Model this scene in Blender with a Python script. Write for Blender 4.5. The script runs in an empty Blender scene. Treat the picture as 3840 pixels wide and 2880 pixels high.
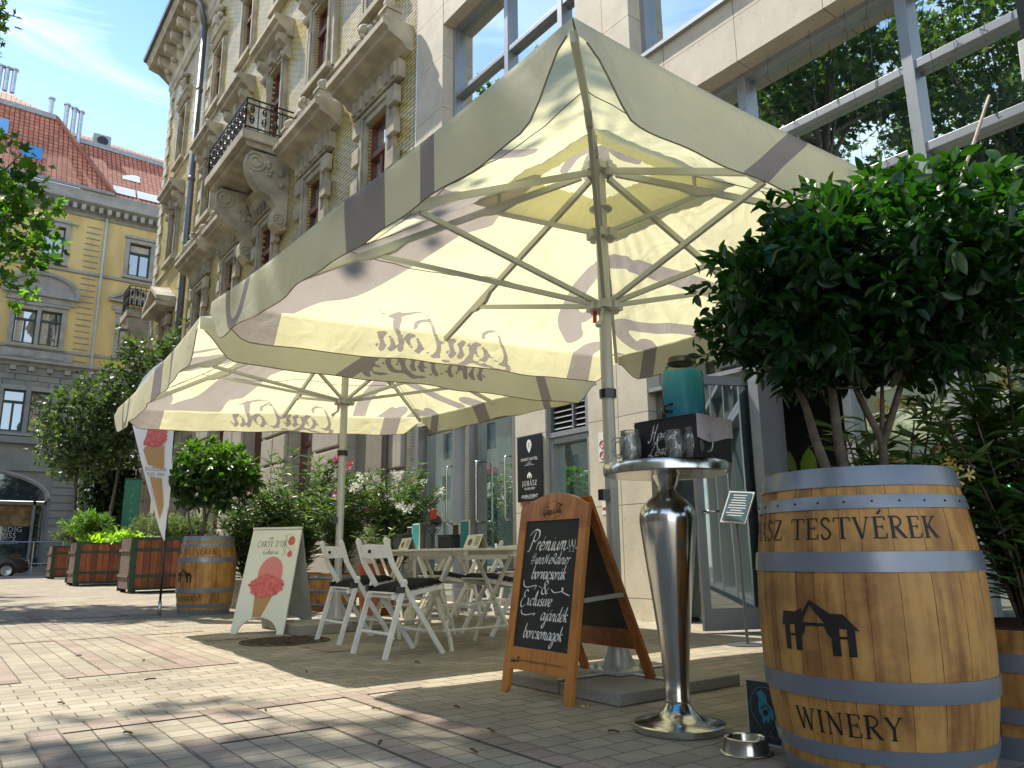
import bpy, math, random
import numpy as np
from mathutils import Vector, Matrix, Euler
rnd = random.Random(7); rng = np.random.default_rng(11)
S = bpy.context.scene
PI = math.pi
# ---------------- camera ----------------
cd = bpy.data.cameras.new('camera'); cam = bpy.data.objects.new('camera', cd); S.collection.objects.link(cam)
h_, p_, r_ = [math.radians(v) for v in (36.951, 12.517, -0.633)]
fw = Vector((math.sin(h_)*math.cos(p_), math.cos(h_)*math.cos(p_), math.sin(p_)))
s_ = Vector((math.cos(h_), -math.sin(h_), 0)); u_ = s_.cross(fw)
s2 = s_*math.cos(r_)+u_*math.sin(r_); u2 = -s_*math.sin(r_)+u_*math.cos(r_)
M = Matrix((s2, u2, -fw)).transposed().to_4x4(); M.translation = Vector((0, 0, .68)); cam.matrix_world = M
cd.sensor_width = 36; cd.lens = 26.84; cd.clip_start = .05; cd.clip_end = 2000
S.camera = cam
# ---------------- sky ----------------
w = bpy.data.worlds.new('World'); S.world = w; w.use_nodes = True
nt = w.node_tree; nt.nodes.clear()
def N(t, typ, **k):
    n = t.nodes.new(typ)
    for a, b in k.items():
        if a.startswith('i_'): n.inputs[a[2:].replace('_', ' ')].default_value = b
        elif isinstance(a, str): setattr(n, a, b)
    return n
SUN = Vector((-.27, .57, 1)).normalized()
sky = N(nt, 'ShaderNodeTexSky', sky_type='NISHITA', sun_disc=False, sun_elevation=math.asin(SUN.z), sun_rotation=math.atan2(SUN.x, SUN.y), altitude=100, air_density=1.0, dust_density=.6, ozone_density=2.2)
tc = N(nt, 'ShaderNodeTexCoord'); mp = N(nt, 'ShaderNodeMapping'); mp.inputs['Scale'].default_value = (1.1, 1.6, 7.0); mp.inputs['Rotation'].default_value = (0.12, .1, 0)
nz = N(nt, 'ShaderNodeTexNoise'); nz.inputs['Scale'].default_value = 2.0; nz.inputs['Detail'].default_value = 9; nz.inputs['Roughness'].default_value = .58; nz.inputs['Distortion'].default_value = .5
cr = N(nt, 'ShaderNodeValToRGB'); cr.color_ramp.elements[0].position = .52; cr.color_ramp.elements[1].position = .76
sep = N(nt, 'ShaderNodeSeparateXYZ'); mr = N(nt, 'ShaderNodeMapRange'); mr.inputs['From Min'].default_value = .72; mr.inputs['From Max'].default_value = .22
hs = N(nt, 'ShaderNodeHueSaturation'); hs.inputs['Saturation'].default_value = 1.55; hs.inputs['Value'].default_value = .95; hs.inputs['Hue'].default_value = .493
mx = N(nt, 'ShaderNodeMix', data_type='RGBA'); mul = N(nt, 'ShaderNodeMath', operation='MAXIMUM'); mad = N(nt, 'ShaderNodeMath', operation='MULTIPLY_ADD')
bg = N(nt, 'ShaderNodeBackground'); bg.inputs['Strength'].default_value = .15; wo = N(nt, 'ShaderNodeOutputWorld')
L = nt.links.new
L(tc.outputs['Generated'], mp.inputs['Vector']); L(mp.outputs[0], nz.inputs['Vector']); mX = N(nt, 'ShaderNodeMapRange'); mX.inputs['From Min'].default_value = .1; mX.inputs['From Max'].default_value = -.6; mX.inputs['To Max'].default_value = .24; L(sep.outputs['X'], mX.inputs['Value']); aX = N(nt, 'ShaderNodeMath', operation='ADD'); L(mX.outputs[0], aX.inputs[0]); L(nz.outputs['Fac'], aX.inputs[1]); L(aX.outputs[0], cr.inputs[0])
L(tc.outputs['Generated'], sep.inputs[0]); L(sep.outputs['Z'], mr.inputs['Value'])
L(sky.outputs[0], hs.inputs['Color']); L(hs.outputs[0], mx.inputs['A']); mx.inputs['B'].default_value = (10.5, 10.6, 10.6, 1)
L(cr.outputs[0], mad.inputs[0]); L(mr.outputs[0], mad.inputs[1]); mad.inputs[2].default_value = .02
m3 = N(nt, 'ShaderNodeMath', operation='MULTIPLY'); L(mr.outputs[0], m3.inputs[0]); m3.inputs[1].default_value = .40
L(mad.outputs[0], mul.inputs[0]); L(m3.outputs[0], mul.inputs[1]); L(mul.outputs[0], mx.inputs['Factor']); L(mx.outputs['Result'], bg.inputs['Color']); L(bg.outputs[0], wo.inputs['Surface'])
# ---------------- sun ----------------
sd = bpy.data.lights.new('sun', 'SUN'); sd.energy = 4.3; sd.angle = math.radians(.53); sd.color = (1, .93, .80)
so = bpy.data.objects.new('sun', sd); S.collection.objects.link(so); so.rotation_euler = (-SUN).to_track_quat('-Z', 'Y').to_euler(); so.location = (0, 0, 30)
S.view_settings.view_transform = 'Standard'; S.view_settings.look = 'None'; S.view_settings.exposure = .86; S.view_settings.gamma = 1
S.render.engine = 'CYCLES'
try:
    S.cycles.use_denoising = True; S.cycles.denoiser = 'OPENIMAGEDENOISE'
    S.cycles.max_bounces = 10; S.cycles.transparent_max_bounces = 12; S.cycles.diffuse_bounces = 4; S.cycles.sample_clamp_indirect = 8; S.cycles.caustics_reflective = False; S.cycles.caustics_refractive = False
except Exception: pass
# ---------------- materials ----------------
def newmat(name):
    m = bpy.data.materials.new(name); m.use_nodes = True; t = m.node_tree
    return m, t, t.nodes['Principled BSDF']
def rgba(c): return (c[0], c[1], c[2], 1)
def mat(name, col, rough=.6, metal=0, var=.12, vs=6., bump=0, bs=60., spec=.5, col2=None, coat=0, stretch=(1, 1, 1), streak=0):
    """procedural: base colour varied by noise, optional bump"""
    m, t, b = newmat(name)
    tc = N(t, 'ShaderNodeTexCoord'); mp = N(t, 'ShaderNodeMapping'); mp.inputs['Scale'].default_value = stretch
    nz = N(t, 'ShaderNodeTexNoise'); nz.inputs['Scale'].default_value = vs; nz.inputs['Detail'].default_value = 6
    mx = N(t, 'ShaderNodeMix', data_type='RGBA'); c2 = col2 or tuple(c*(1-2.2*var) for c in col)
    mr = N(t, 'ShaderNodeMapRange'); mr.inputs['From Min'].default_value = .3; mr.inputs['From Max'].default_value = .7
    l = t.links.new; l(tc.outputs['Object'], mp.inputs[0]); l(mp.outputs[0], nz.inputs['Vector']); l(nz.outputs['Fac'], mr.inputs[0]); l(mr.outputs[0], mx.inputs['Factor'])
    mx.inputs['A'].default_value = rgba(c2); mx.inputs['B'].default_value = rgba(tuple(min(1, c*(1+.35*var)) for c in col))
    l(mx.outputs['Result'], b.inputs['Base Color'])
    b.inputs['Roughness'].default_value = rough; b.inputs['Metallic'].default_value = metal; b.inputs['Specular IOR Level'].default_value = spec
    if coat: b.inputs['Coat Weight'].default_value = coat; b.inputs['Coat Roughness'].default_value = .1
    if bump:
        n2 = N(t, 'ShaderNodeTexNoise'); n2.inputs['Scale'].default_value = bs; n2.inputs['Detail'].default_value = 4
        bp = N(t, 'ShaderNodeBump'); bp.inputs['Strength'].default_value = bump; bp.inputs['Distance'].default_value = .01
        l(mp.outputs[0], n2.inputs['Vector']); l(n2.outputs['Fac'], bp.inputs['Height']); l(bp.outputs[0], b.inputs['Normal'])
    return m
def wood(name, a, b_, axis=2, scale=1., rough=.45, spec=.4, coat=0):
    m, t, b = newmat(name); l = t.links.new
    tc = N(t, 'ShaderNodeTexCoord'); mp = N(t, 'ShaderNodeMapping'); sc = [38*scale]*3; sc[axis] = 1.8*scale; mp.inputs['Scale'].default_value = sc
    nz = N(t, 'ShaderNodeTexNoise'); nz.inputs['Scale'].default_value = 1.0; nz.inputs['Detail'].default_value = 8; nz.inputs['Distortion'].default_value = .6
    n2 = N(t, 'ShaderNodeTexNoise'); n2.inputs['Scale'].default_value = 3; n2.inputs['Detail'].default_value = 3
    at = N(t, 'ShaderNodeAttribute', attribute_name='rnd')
    cr = N(t, 'ShaderNodeValToRGB'); cr.color_ramp.elements[0].position = .3; cr.color_ramp.elements[1].position = .68; cr.color_ramp.elements[0].color = rgba(b_); cr.color_ramp.elements[1].color = rgba(a)
    ad = N(t, 'ShaderNodeMath', operation='ADD'); m1 = N(t, 'ShaderNodeMath', operation='MULTIPLY_ADD'); m1.inputs[1].default_value = .5; m1.inputs[2].default_value = -.22
    m2 = N(t, 'ShaderNodeMath', operation='MULTIPLY_ADD'); m2.inputs[1].default_value = .55
    l(tc.outputs['Object'], mp.inputs[0]); l(mp.outputs[0], nz.inputs['Vector']); l(tc.outputs['Object'], n2.inputs['Vector'])
    l(at.outputs['Fac'], m1.inputs[0]); l(n2.outputs['Fac'], m2.inputs[0]); l(m1.outputs[0], m2.inputs[2]); l(nz.outputs['Fac'], ad.inputs[0]); l(m2.outputs[0], ad.inputs[1])
    gn = N(t, 'ShaderNodeTexNoise'); gn.inputs['Scale'].default_value = 7; gn.inputs['Detail'].default_value = 9; gn.inputs['Roughness'].default_value = .7; l(tc.outputs['Object'], gn.inputs['Vector']); gm = N(t, 'ShaderNodeMapRange'); gm.inputs['From Min'].default_value = .42; gm.inputs['From Max'].default_value = .6; gm.inputs['To Min'].default_value = -.16; gm.inputs['To Max'].default_value = .02; l(gn.outputs['Fac'], gm.inputs[0]); l(gm.outputs[0], ad.inputs[1]) if False else None; a3 = N(t, 'ShaderNodeMath', operation='ADD'); l(m2.outputs[0], a3.inputs[0]); l(gm.outputs[0], a3.inputs[1]); l(a3.outputs[0], ad.inputs[1])
    sb = N(t, 'ShaderNodeMath', operation='SUBTRACT'); sb.inputs[1].default_value = .22; l(ad.outputs[0], sb.inputs[0]); l(sb.outputs[0], cr.inputs[0]); l(cr.outputs[0], b.inputs['Base Color'])
    bp = N(t, 'ShaderNodeBump'); bp.inputs['Strength'].default_value = .25; bp.inputs['Distance'].default_value = .002; l(nz.outputs['Fac'], bp.inputs['Height']); l(bp.outputs[0], b.inputs['Normal'])
    b.inputs['Roughness'].default_value = rough; b.inputs['Specular IOR Level'].default_value = spec
    if coat: b.inputs['Coat Weight'].default_value = coat; b.inputs['Coat Roughness'].default_value = .18
    return m
def leafmat(name, dark, light, rough=.35, trans=.35, tcol=None, spec=.5):
    m, t, b = newmat(name); l = t.links.new
    at = N(t, 'ShaderNodeAttribute', attribute_name='rnd'); cr = N(t, 'ShaderNodeValToRGB')
    cr.color_ramp.elements[0].color = rgba(dark); cr.color_ramp.elements[1].color = rgba(light); cr.color_ramp.elements[0].position = .25
    l(at.outputs['Fac'], cr.inputs[0]); l(cr.outputs[0], b.inputs['Base Color']); b.inputs['Roughness'].default_value = rough; b.inputs['Specular IOR Level'].default_value = spec
    tr = N(t, 'ShaderNodeBsdfTranslucent'); ms = N(t, 'ShaderNodeMixShader'); ms.inputs[0].default_value = trans
    g = N(t, 'ShaderNodeMix', data_type='RGBA', blend_type='MULTIPLY'); g.inputs['Factor'].default_value = 1; g.inputs['B'].default_value = rgba(tcol or (2.2, 2.6, .7)); l(cr.outputs[0], g.inputs['A']); l(g.outputs['Result'], tr.inputs[0])
    l(b.outputs[0], ms.inputs[1]); l(tr.outputs[0], ms.inputs[2]); l(ms.outputs[0], t.nodes['Material Output'].inputs[0])
    return m
def glassmat(name, tint=(.02, .035, .035), refl=.62, rough=.012, gcol=(.9, .97, .95)):
    """coated facade glass: mirror layer over a dark room"""
    m, t, b = newmat(name); l = t.links.new
    b.inputs['Base Color'].default_value = rgba(tint); b.inputs['Roughness'].default_value = .9; b.inputs['Specular IOR Level'].default_value = 0
    gl = N(t, 'ShaderNodeBsdfGlossy'); gl.inputs['Roughness'].default_value = rough; gl.inputs['Color'].default_value = rgba(gcol)
    lw = N(t, 'ShaderNodeLayerWeight'); lw.inputs['Blend'].default_value = .35; ma = N(t, 'ShaderNodeMapRange'); ma.inputs['To Min'].default_value = refl; ma.inputs['To Max'].default_value = 1
    ms = N(t, 'ShaderNodeMixShader'); l(lw.outputs['Facing'], ma.inputs[0]); l(ma.outputs[0], ms.inputs[0]); l(b.outputs[0], ms.inputs[1]); l(gl.outputs[0], ms.inputs[2]); l(ms.outputs[0], t.nodes['Material Output'].inputs[0])
    tc = N(t, 'ShaderNodeTexCoord'); nz = N(t, 'ShaderNodeTexNoise'); nz.inputs['Scale'].default_value = .8; bp = N(t, 'ShaderNodeBump'); bp.inputs['Strength'].default_value = .06; bp.inputs['Distance'].default_value = .05
    l(tc.outputs['Object'], nz.inputs['Vector']); l(nz.outputs['Fac'], bp.inputs['Height']); l(bp.outputs[0], gl.inputs['Normal'])
    return m
def clearglass(name, col=(.93, .97, .96), fac=.86):
    """thin clear glass: transparent with mirror sheen"""
    m, t, b = newmat(name); l = t.links.new
    tr = N(t, 'ShaderNodeBsdfTransparent'); tr.inputs[0].default_value = rgba(col); gl = N(t, 'ShaderNodeBsdfGlossy'); gl.inputs['Roughness'].default_value = .03
    lw = N(t, 'ShaderNodeLayerWeight'); lw.inputs['Blend'].default_value = 1-fac; ms = N(t, 'ShaderNodeMixShader')
    l(lw.outputs['Fresnel'], ms.inputs[0]); l(tr.outputs[0], ms.inputs[1]); l(gl.outputs[0], ms.inputs[2]); l(ms.outputs[0], t.nodes['Material Output'].inputs[0])
    return m
# ---------------- mesh building ----------------
def smooth_pts(pts, n=8):
    """Catmull-Rom through the points"""
    P = [np.array(p, float) for p in pts]
    if len(P) < 3: return [tuple(p) for p in P]
    out = []; Q = [2*P[0]-P[1]]+P+[2*P[-1]-P[-2]]
    for i in range(1, len(Q)-2):
        for k in range(n):
            t = k/n; a, b, c, d = Q[i-1:i+3]
            out.append(tuple(.5*((2*b)+(c-a)*t+(2*a-5*b+4*c-d)*t*t+(3*b-a-3*c+d)*t**3)))
    out.append(tuple(P[-1])); return out
class MB:
    def __init__(s): s.v = []; s.f = []; s.r = []
    def add(s, vs, fs, r=None):
        o = len(s.v); s.v += [tuple(v) for v in vs]; s.f += [tuple(i+o for i in f) for f in fs]; s.r += [rnd.random() if r is None else r]*len(vs); return s
    def box(s, a, b, rot=0, piv=None, r=None):
        (x0, y0, z0), (x1, y1, z1) = a, b
        vs = [(x, y, z) for z in (z0, z1) for x, y in ((x0, y0), (x1, y0), (x1, y1), (x0, y1))]
        if rot:
            px, py = piv or ((x0+x1)/2, (y0+y1)/2); c, q = math.cos(rot), math.sin(rot)
            vs = [(px+(x-px)*c-(y-py)*q, py+(x-px)*q+(y-py)*c, z) for x, y, z in vs]
        return s.add(vs, [(3, 2, 1, 0), (4, 5, 6, 7), (0, 1, 5, 4), (1, 2, 6, 5), (2, 3, 7, 6), (3, 0, 4, 7)], r)
    def beam(s, p, q, w, d=None, up=(0, 0, 1)):
        """rectangular bar from p to q: w across, d along up"""
        p, q = Vector(p), Vector(q); d = d or w; a = (q-p).normalized(); u = Vector(up)
        if abs(a.dot(u.normalized())) > .98: u = Vector((1, 0, 0)) if abs(a.x) < .9 else Vector((0, 1, 0))
        sd = a.cross(u).normalized(); uu = sd.cross(a)
        vs = [e+sd*(i*w/2)+uu*(j*d/2) for e in (p, q) for i, j in ((-1, -1), (1, -1), (1, 1), (-1, 1))]
        return s.add(vs, [(3, 2, 1, 0), (4, 5, 6, 7), (0, 1, 5, 4), (1, 2, 6, 5), (2, 3, 7, 6), (3, 0, 4, 7)])
    def lathe(s, prof, n=32, c=(0, 0, 0), r=None, a0=0, a1=2*PI, cap=False):
        full = abs(a1-a0-2*PI) < 1e-6; m = n if full else n+1
        vs = [(c[0]+R_*math.cos(a0+(a1-a0)*i/n), c[1]+R_*math.sin(a0+(a1-a0)*i/n), c[2]+z) for R_, z in prof for i in range(m)]
        fs = [(j*m+i, j*m+(i+1) % m, (j+1)*m+(i+1) % m, (j+1)*m+i) for j in range(len(prof)-1) for i in range(n)]
        if cap: fs += [tuple(range(m))[::-1], tuple(range((len(prof)-1)*m, len(prof)*m))]
        return s.add(vs, fs, r)
    def tube(s, pts, r=.01, n=8, r1=None, closed=False):
        P = [Vector(p) for p in pts]; k = len(P); vs = []; fs = []; prev = None
        for i, p in enumerate(P):
            t = (P[min(i+1, k-1)]-P[max(i-1, 0)]).normalized() if not closed else (P[(i+1) % k]-P[i-1]).normalized()
            if prev is None: u = t.cross(Vector((0, 0, 1))) if abs(t.z) < .95 else t.cross(Vector((1, 0, 0)))
            else: u = prev-t*prev.dot(t)
            u.normalize(); prev = u; v = t.cross(u); rr = r if r1 is None else r+(r1-r)*i/(k-1)
            if callable(r): rr = r(i/(k-1))
            vs += [p+(u*math.cos(2*PI*j/n)+v*math.sin(2*PI*j/n))*rr for j in range(n)]
        for i in range(k if closed else k-1):
            for j in range(n): a = i*n; b = ((i+1) % k)*n; fs.append((a+j, a+(j+1) % n, b+(j+1) % n, b+j))
        if not closed: fs += [tuple(range(n))[::-1], tuple(range((k-1)*n, k*n))]
        return s.add(vs, fs)
    def prism(s, poly, fn, d0, d1):
        """2-D polygon extruded between two depths; fn(u,v,d)->xyz"""
        n = len(poly); vs = [fn(u, v, d) for d in (d0, d1) for u, v in poly]
        return s.add(vs, [tuple(range(n))[::-1], tuple(range(n, 2*n))]+[(i, (i+1) % n, n+(i+1) % n, n+i) for i in range(n)])
    def grid(s, fn, nu, nv):
        vs = [fn(i/nu, j/nv) for j in range(nv+1) for i in range(nu+1)]
        return s.add(vs, [(j*(nu+1)+i, j*(nu+1)+i+1, (j+1)*(nu+1)+i+1, (j+1)*(nu+1)+i) for j in range(nv) for i in range(nu)])
    def ball(s, c, r, n=10, sz=1.):
        return s.lathe([(max(1e-4, r*math.sin(PI*k/n)), -r*sz*math.cos(PI*k/n)) for k in range(n+1)], max(8, n), c)
    def build(s, name, m, parent=None, smooth=False, bevel=0, world=None, org=None, auto=False):
        base = Vector((0, 0, 0))
        vs = s.v
        if world is not None:
            b = world.location; rz = world.rotation_euler.z; c, q = math.cos(-rz), math.sin(-rz)
            vs = [((x-b.x)*c-(y-b.y)*q, (x-b.x)*q+(y-b.y)*c, z-b.z) for x, y, z in vs]
        elif org is not None: vs = [(x-org[0], y-org[1], z-org[2]) for x, y, z in vs]
        me = bpy.data.meshes.new(name); me.from_pydata([tuple(v) for v in vs], [], s.f)
        me.attributes.new('rnd', 'FLOAT', 'POINT').data.foreach_set('value', s.r)
        me.materials.append(m)
        if smooth: me.polygons.foreach_set('use_smooth', [True]*len(me.polygons))
        me.update(); o = bpy.data.objects.new(name, me); S.collection.objects.link(o)
        if parent: o.parent = parent
        if org is not None: o.location = org
        if auto:
            import bmesh
            bm = bmesh.new(); bm.from_mesh(me); bmesh.ops.recalc_face_normals(bm, faces=bm.faces); bm.to_mesh(me); bm.free()
            try: me.set_sharp_from_angle(angle=math.radians(40))
            except Exception: pass
        if bevel:
            bv = o.modifiers.new('bevel', 'BEVEL'); bv.width = bevel; bv.segments = 2; bv.limit_method = 'ANGLE'
        return o
def tag(o, label, cat=None, group=None, kind=None):
    if label: o['label'] = label
    if cat: o['category'] = cat
    if group: o['group'] = group
    if kind: o['kind'] = kind
    return o
def thing(name, loc, label, cat, rz=0, group=None):
    o = bpy.data.objects.new(name, None); S.collection.objects.link(o); o.location = loc; o.rotation_euler = (0, 0, rz); o.empty_display_size = .1
    return tag(o, label, cat, group)
def kids(o): return [c for c in bpy.data.objects if c.parent == o]
def dup(o, loc=None, rz=None, label=None, parent=None):
    c = o.copy(); S.collection.objects.link(c); c.parent = parent
    for k in kids(o): dup(k, parent=c)
    if loc is not None: c.location = loc
    if rz is not None: c.rotation_euler = (0, 0, rz)
    if label: c['label'] = label
    return c
# many small meshes (leaves) merged with numpy
def rotmats(n, tilt=None, dirs=None):
    q = rng.normal(size=(n, 4)); q /= np.linalg.norm(q, axis=1)[:, None]; a, b, c, d = q.T
    return np.stack([1-2*(c*c+d*d), 2*(b*c-a*d), 2*(b*d+a*c), 2*(b*c+a*d), 1-2*(b*b+d*d), 2*(c*d-a*b), 2*(b*d-a*c), 2*(c*d+a*b), 1-2*(b*b+c*c)], 1).reshape(n, 3, 3)
def dirmats(d, flat=.6):
    """frames whose Y axis is d; Z roughly up with jitter"""
    d = d/np.linalg.norm(d, axis=1)[:, None]; up = np.array([0, 0, 1.])+rng.normal(size=d.shape)*flat
    x = np.cross(d, up); x /= np.linalg.norm(x, axis=1)[:, None]+1e-9; z = np.cross(x, d)
    return np.stack([x, d, z], 2)
def cloud(name, bv, bf, R_, pos, sc, m, parent=None, org=(0, 0, 0), rv=None, smooth=True):
    bv = np.array(bv, float); n = len(pos); k = len(bv); pos = np.asarray(pos, float)-np.array(org)
    V = np.einsum('nij,kj->nki', R_, bv)*np.asarray(sc).reshape(-1, 1, 1)+pos[:, None, :]
    me = bpy.data.meshes.new(name); me.vertices.add(n*k); me.vertices.foreach_set('co', V.reshape(-1).astype(np.float32))
    tot = np.array([len(f) for f in bf]); idx = np.concatenate([np.array(f) for f in bf])
    I = (idx[None, :]+(np.arange(n)*k)[:, None]).reshape(-1); T = np.tile(tot, n)
    me.loops.add(len(I)); me.loops.foreach_set('vertex_index', I.astype(np.int32)); me.polygons.add(len(T))
    st = np.concatenate([[0], np.cumsum(T)[:-1]]); me.polygons.foreach_set('loop_start', st.astype(np.int32))
    try: me.polygons.foreach_set('loop_total', T.astype(np.int32))
    except Exception: pass
    me.update(calc_edges=True); me.validate()
    rv = rng.random(n) if rv is None else rv
    me.attributes.new('rnd', 'FLOAT', 'POINT').data.foreach_set('value', np.repeat(rv, k).astype(np.float32))
    if smooth: me.polygons.foreach_set('use_smooth', [True]*len(me.polygons))
    me.materials.append(m); o = bpy.data.objects.new(name, me); S.collection.objects.link(o)
    if parent: o.parent = parent
    o.location = org if parent is None else (0, 0, 0)
    return o
def leafshape(w=.42, fold=.12, droop=.12, n=4, tip=1.):
    vs = [(0, 0, 0)]; 
    for i in range(1, n):
        t = i/n; ww = w/2*math.sin(PI*t**.85)**.8; z = -droop*t*t
        vs += [(-ww, t, z+fold*ww*2), (0, t, z), (ww, t, z+fold*ww*2)]
    vs.append((0, tip, -droop)); fs = [(0, 1, 2), (0, 2, 3)]
    for i in range(n-2): a = 1+3*i; fs += [(a, a+3, a+4, a+1), (a+1, a+4, a+5, a+2)]
    a = 1+3*(n-2); e = len(vs)-1; fs += [(a, e, a+1), (a+1, e, a+2)]; return vs, fs
def mapleleaf():
    pts = []
    for a, r in ((-90, .12), (-60, .42), (-20, .62), (0, .38), (15, .5), (38, .9), (58, .5), (72, .62), (90, 1.1), (108, .62), (122, .5), (142, .9), (165, .5), (180, .38), (200, .62), (240, .42)):
        a = math.radians(a); pts.append((r*.62*math.cos(a), .35+r*.62*math.sin(a), .06*abs(math.cos(a))))
    return [(0, .35, 0)]+pts, [(0, i+1, (i+1) % len(pts)+1) for i in range(len(pts))]
# ---------------- hand lettering ----------------
BW = [(.85, .88), (.55, 1), (.22, .8), (.1, .35), (.28, .02), (.6, .15), (.85, .7)]
G = {
 'a': (1.08, [BW, [(.9, 1), (.84, .35), (.95, .02), (1.12, .15)]]), 'á': (1.08, [BW, [(.9, 1), (.84, .35), (.95, .02), (1.12, .15)], [(.6, 1.25), (.85, 1.6)]]),
 'b': (.98, [[(.32, 2.05), (.18, 1.2), (.14, .3), (.4, 0), (.78, .2), (.85, .7), (.6, .98), (.22, .7)]]),
 'c': (.88, [[(.8, .8), (.52, 1), (.2, .75), (.12, .3), (.36, 0), (.85, .25)]]),
 'd': (1.08, [BW, [(1.05, 2.05), (.9, 1), (.84, .3), (.95, .02), (1.12, .15)]]),
 'e': (.9, [[(.12, .42), (.5, .5), (.78, .75), (.62, 1), (.3, .85), (.12, .4), (.34, 0), (.88, .25)]]), 'é': (.9, [[(.12, .42), (.5, .5), (.78, .75), (.62, 1), (.3, .85), (.12, .4), (.34, 0), (.88, .25)], [(.5, 1.25), (.75, 1.6)]]),
 'g': (1.08, [BW, [(.9, 1), (.84, .1), (.75, -.75), (.4, -1.05), (.15, -.75), (.6, -.25), (1.12, .15)]]),
 'h': (1.0, [[(.35, 2.05), (.2, 1), (.14, 0)], [(.16, .5), (.5, .98), (.75, .8), (.72, .2), (.85, 0), (1.02, .15)]]),
 'i': (.5, [[(.28, 1), (.2, .3), (.3, .02), (.5, .15)], [(.32, 1.35), (.36, 1.45)]]),
 'j': (.5, [[(.34, 1), (.28, 0), (.2, -.8), (-.1, -1.05), (-.3, -.75), (.1, -.3), (.5, .15)], [(.36, 1.35), (.4, 1.45)]]),
 'k': (.98, [[(.35, 2.05), (.2, 1), (.14, 0)], [(.85, .98), (.55, .95), (.25, .5), (.5, .45), (.7, .05), (.98, .15)]]),
 'l': (.5, [[(.12, .3), (.45, 1.3), (.46, 1.95), (.3, 1.9), (.2, 1.1), (.2, .3), (.32, .02), (.5, .15)]]),
 'm': (1.5, [[(.22, 1), (.14, 0)], [(.15, .5), (.42, .98), (.62, .8), (.56, 0)], [(.57, .5), (.86, .98), (1.1, .8), (1.05, .25), (1.18, 0), (1.5, .15)]]),
 'n': (1.05, [[(.22, 1), (.14, 0)], [(.15, .5), (.5, .98), (.72, .8), (.66, .25), (.8, 0), (1.05, .15)]]), 'N': (1.5, [[(.1, -.05), (.3, .3), (.4, 1.5)], [(.4, 1.5), (.9, 0)], [(.9, 0), (1.0, 1.2), (1.3, 1.6)]]),
 'o': (.95, [[(.5, 1), (.2, .85), (.1, .35), (.35, 0), (.7, .2), (.82, .7), (.5, 1), (.7, .82), (1, .9)]]), 'p': (.98, [[(.25, 1), (.14, 0), (.05, -1.05)], [(.15, .5), (.5, 1), (.82, .75), (.72, .15), (.4, 0), (.15, .2)]]),
 'r': (.72, [[(.22, 1), (.14, 0)], [(.15, .45), (.4, .95), (.7, .85)]]), 's': (.72, [[(.62, .85), (.4, 1), (.2, .75), (.6, .35), (.45, .02), (.1, .15)]]),
 't': (.55, [[(.35, 1.6), (.2, .5), (.3, .02), (.55, .15)], [(.05, 1.05), (.55, 1.08)]]),
 'u': (1.08, [[(.18, 1), (.12, .3), (.35, 0), (.7, .25), (.88, 1)], [(.9, 1), (.84, .3), (.95, .02), (1.12, .15)]]),
 'v': (.9, [[(.12, .95), (.25, .95), (.35, .05), (.7, .5), (.78, 1), (.95, .9)]]), 'w': (1.3, [[(.12, .95), (.2, .3), (.4, 0), (.62, .4), (.66, 1)], [(.66, 1), (.64, .3), (.85, 0), (1.1, .5), (1.15, 1), (1.35, .9)]]),
 'x': (.9, [[(.12, .95), (.3, .9), (.55, .1), (.85, .12)], [(.78, 1), (.1, 0)]]), 'z': (.85, [[(.12, .95), (.75, .95), (.12, .05), (.8, .08)]]), 'y': (1.05, [[(.18, 1), (.12, .35), (.35, 0), (.7, .25), (.88, 1)], [(.9, 1), (.8, -.2), (.5, -1), (.2, -.8), (.7, -.2), (1.1, .15)]]),
 'P': (1.45, [[(-.5, 1.75), (-.15, 2.1), (.45, 2.45), (1.3, 2.25), (1.5, 1.6), (1.0, 1.05), (.5, 1.2)], [(.62, 2.2), (.4, 1), (.2, 0), (-.15, -.15)]]),
 'R': (1.2, [[(.3, 1.55), (.12, 0)], [(.2, 1.5), (.7, 1.6), (.95, 1.2), (.6, .85), (.25, .8), (.7, .4), (1.15, 0)]]),
 'E': (1.4, [[(1.15, 1.9), (.8, 2.2), (.35, 1.9), (.45, 1.3), (.8, 1.2), (.4, 1.1), (.05, .6), (.1, -.1), (.6, -.3), (1.3, .1)]]),
 'H': (1.55, [[(.05, .1), (.3, -.2), (.55, .4), (.65, 2.3)], [(1.35, 2.4), (1.1, 1), (1.05, 0)], [(.3, .9), (.8, 1.2), (1.3, 1.1)]]),
 'L': (1.3, [[(.3, 1.7), (.75, 2.2), (.95, 1.8), (.6, 1), (.2, .1), (.0, .2), (.35, .25), (.8, -.1), (1.35, .2)]]),
 'G': (1.5, [[(1.15, 1.7), (.9, 2.1), (.4, 1.9), (.1, 1), (.35, .1), (.9, .2), (1.1, .9)], [(1.1, .9), (1, -.2), (.5, -.7)]]),
 'C': (1.5, [[(1.35, 1.75), (1.2, 2.1), (.75, 2.15), (.3, 1.55), (.15, .7), (.4, .02), (.95, .12), (1.4, .6)]]), '-': (.5, [[(.08, .62), (.4, .68)]]),
 '#': (1.5, [[(.7, 1.75), (.35, -.1)], [(1.2, 1.75), (.85, -.1)], [(.15, 1.1), (1.45, 1.2)], [(.05, .5), (1.35, .6)]]),
 '&': (1.6, [[(1.5, .15), (1.1, .1), (.5, 1.2), (.35, 1.75), (.7, 2.1), (1.0, 1.75), (.7, 1.3), (.15, .75), (.2, .1), (.7, -.05), (1.2, .5), (1.4, 1.0)]]),
 ' ': (.6, []), '.': (.4, [[(.2, .02), (.24, .1)]])}
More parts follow.
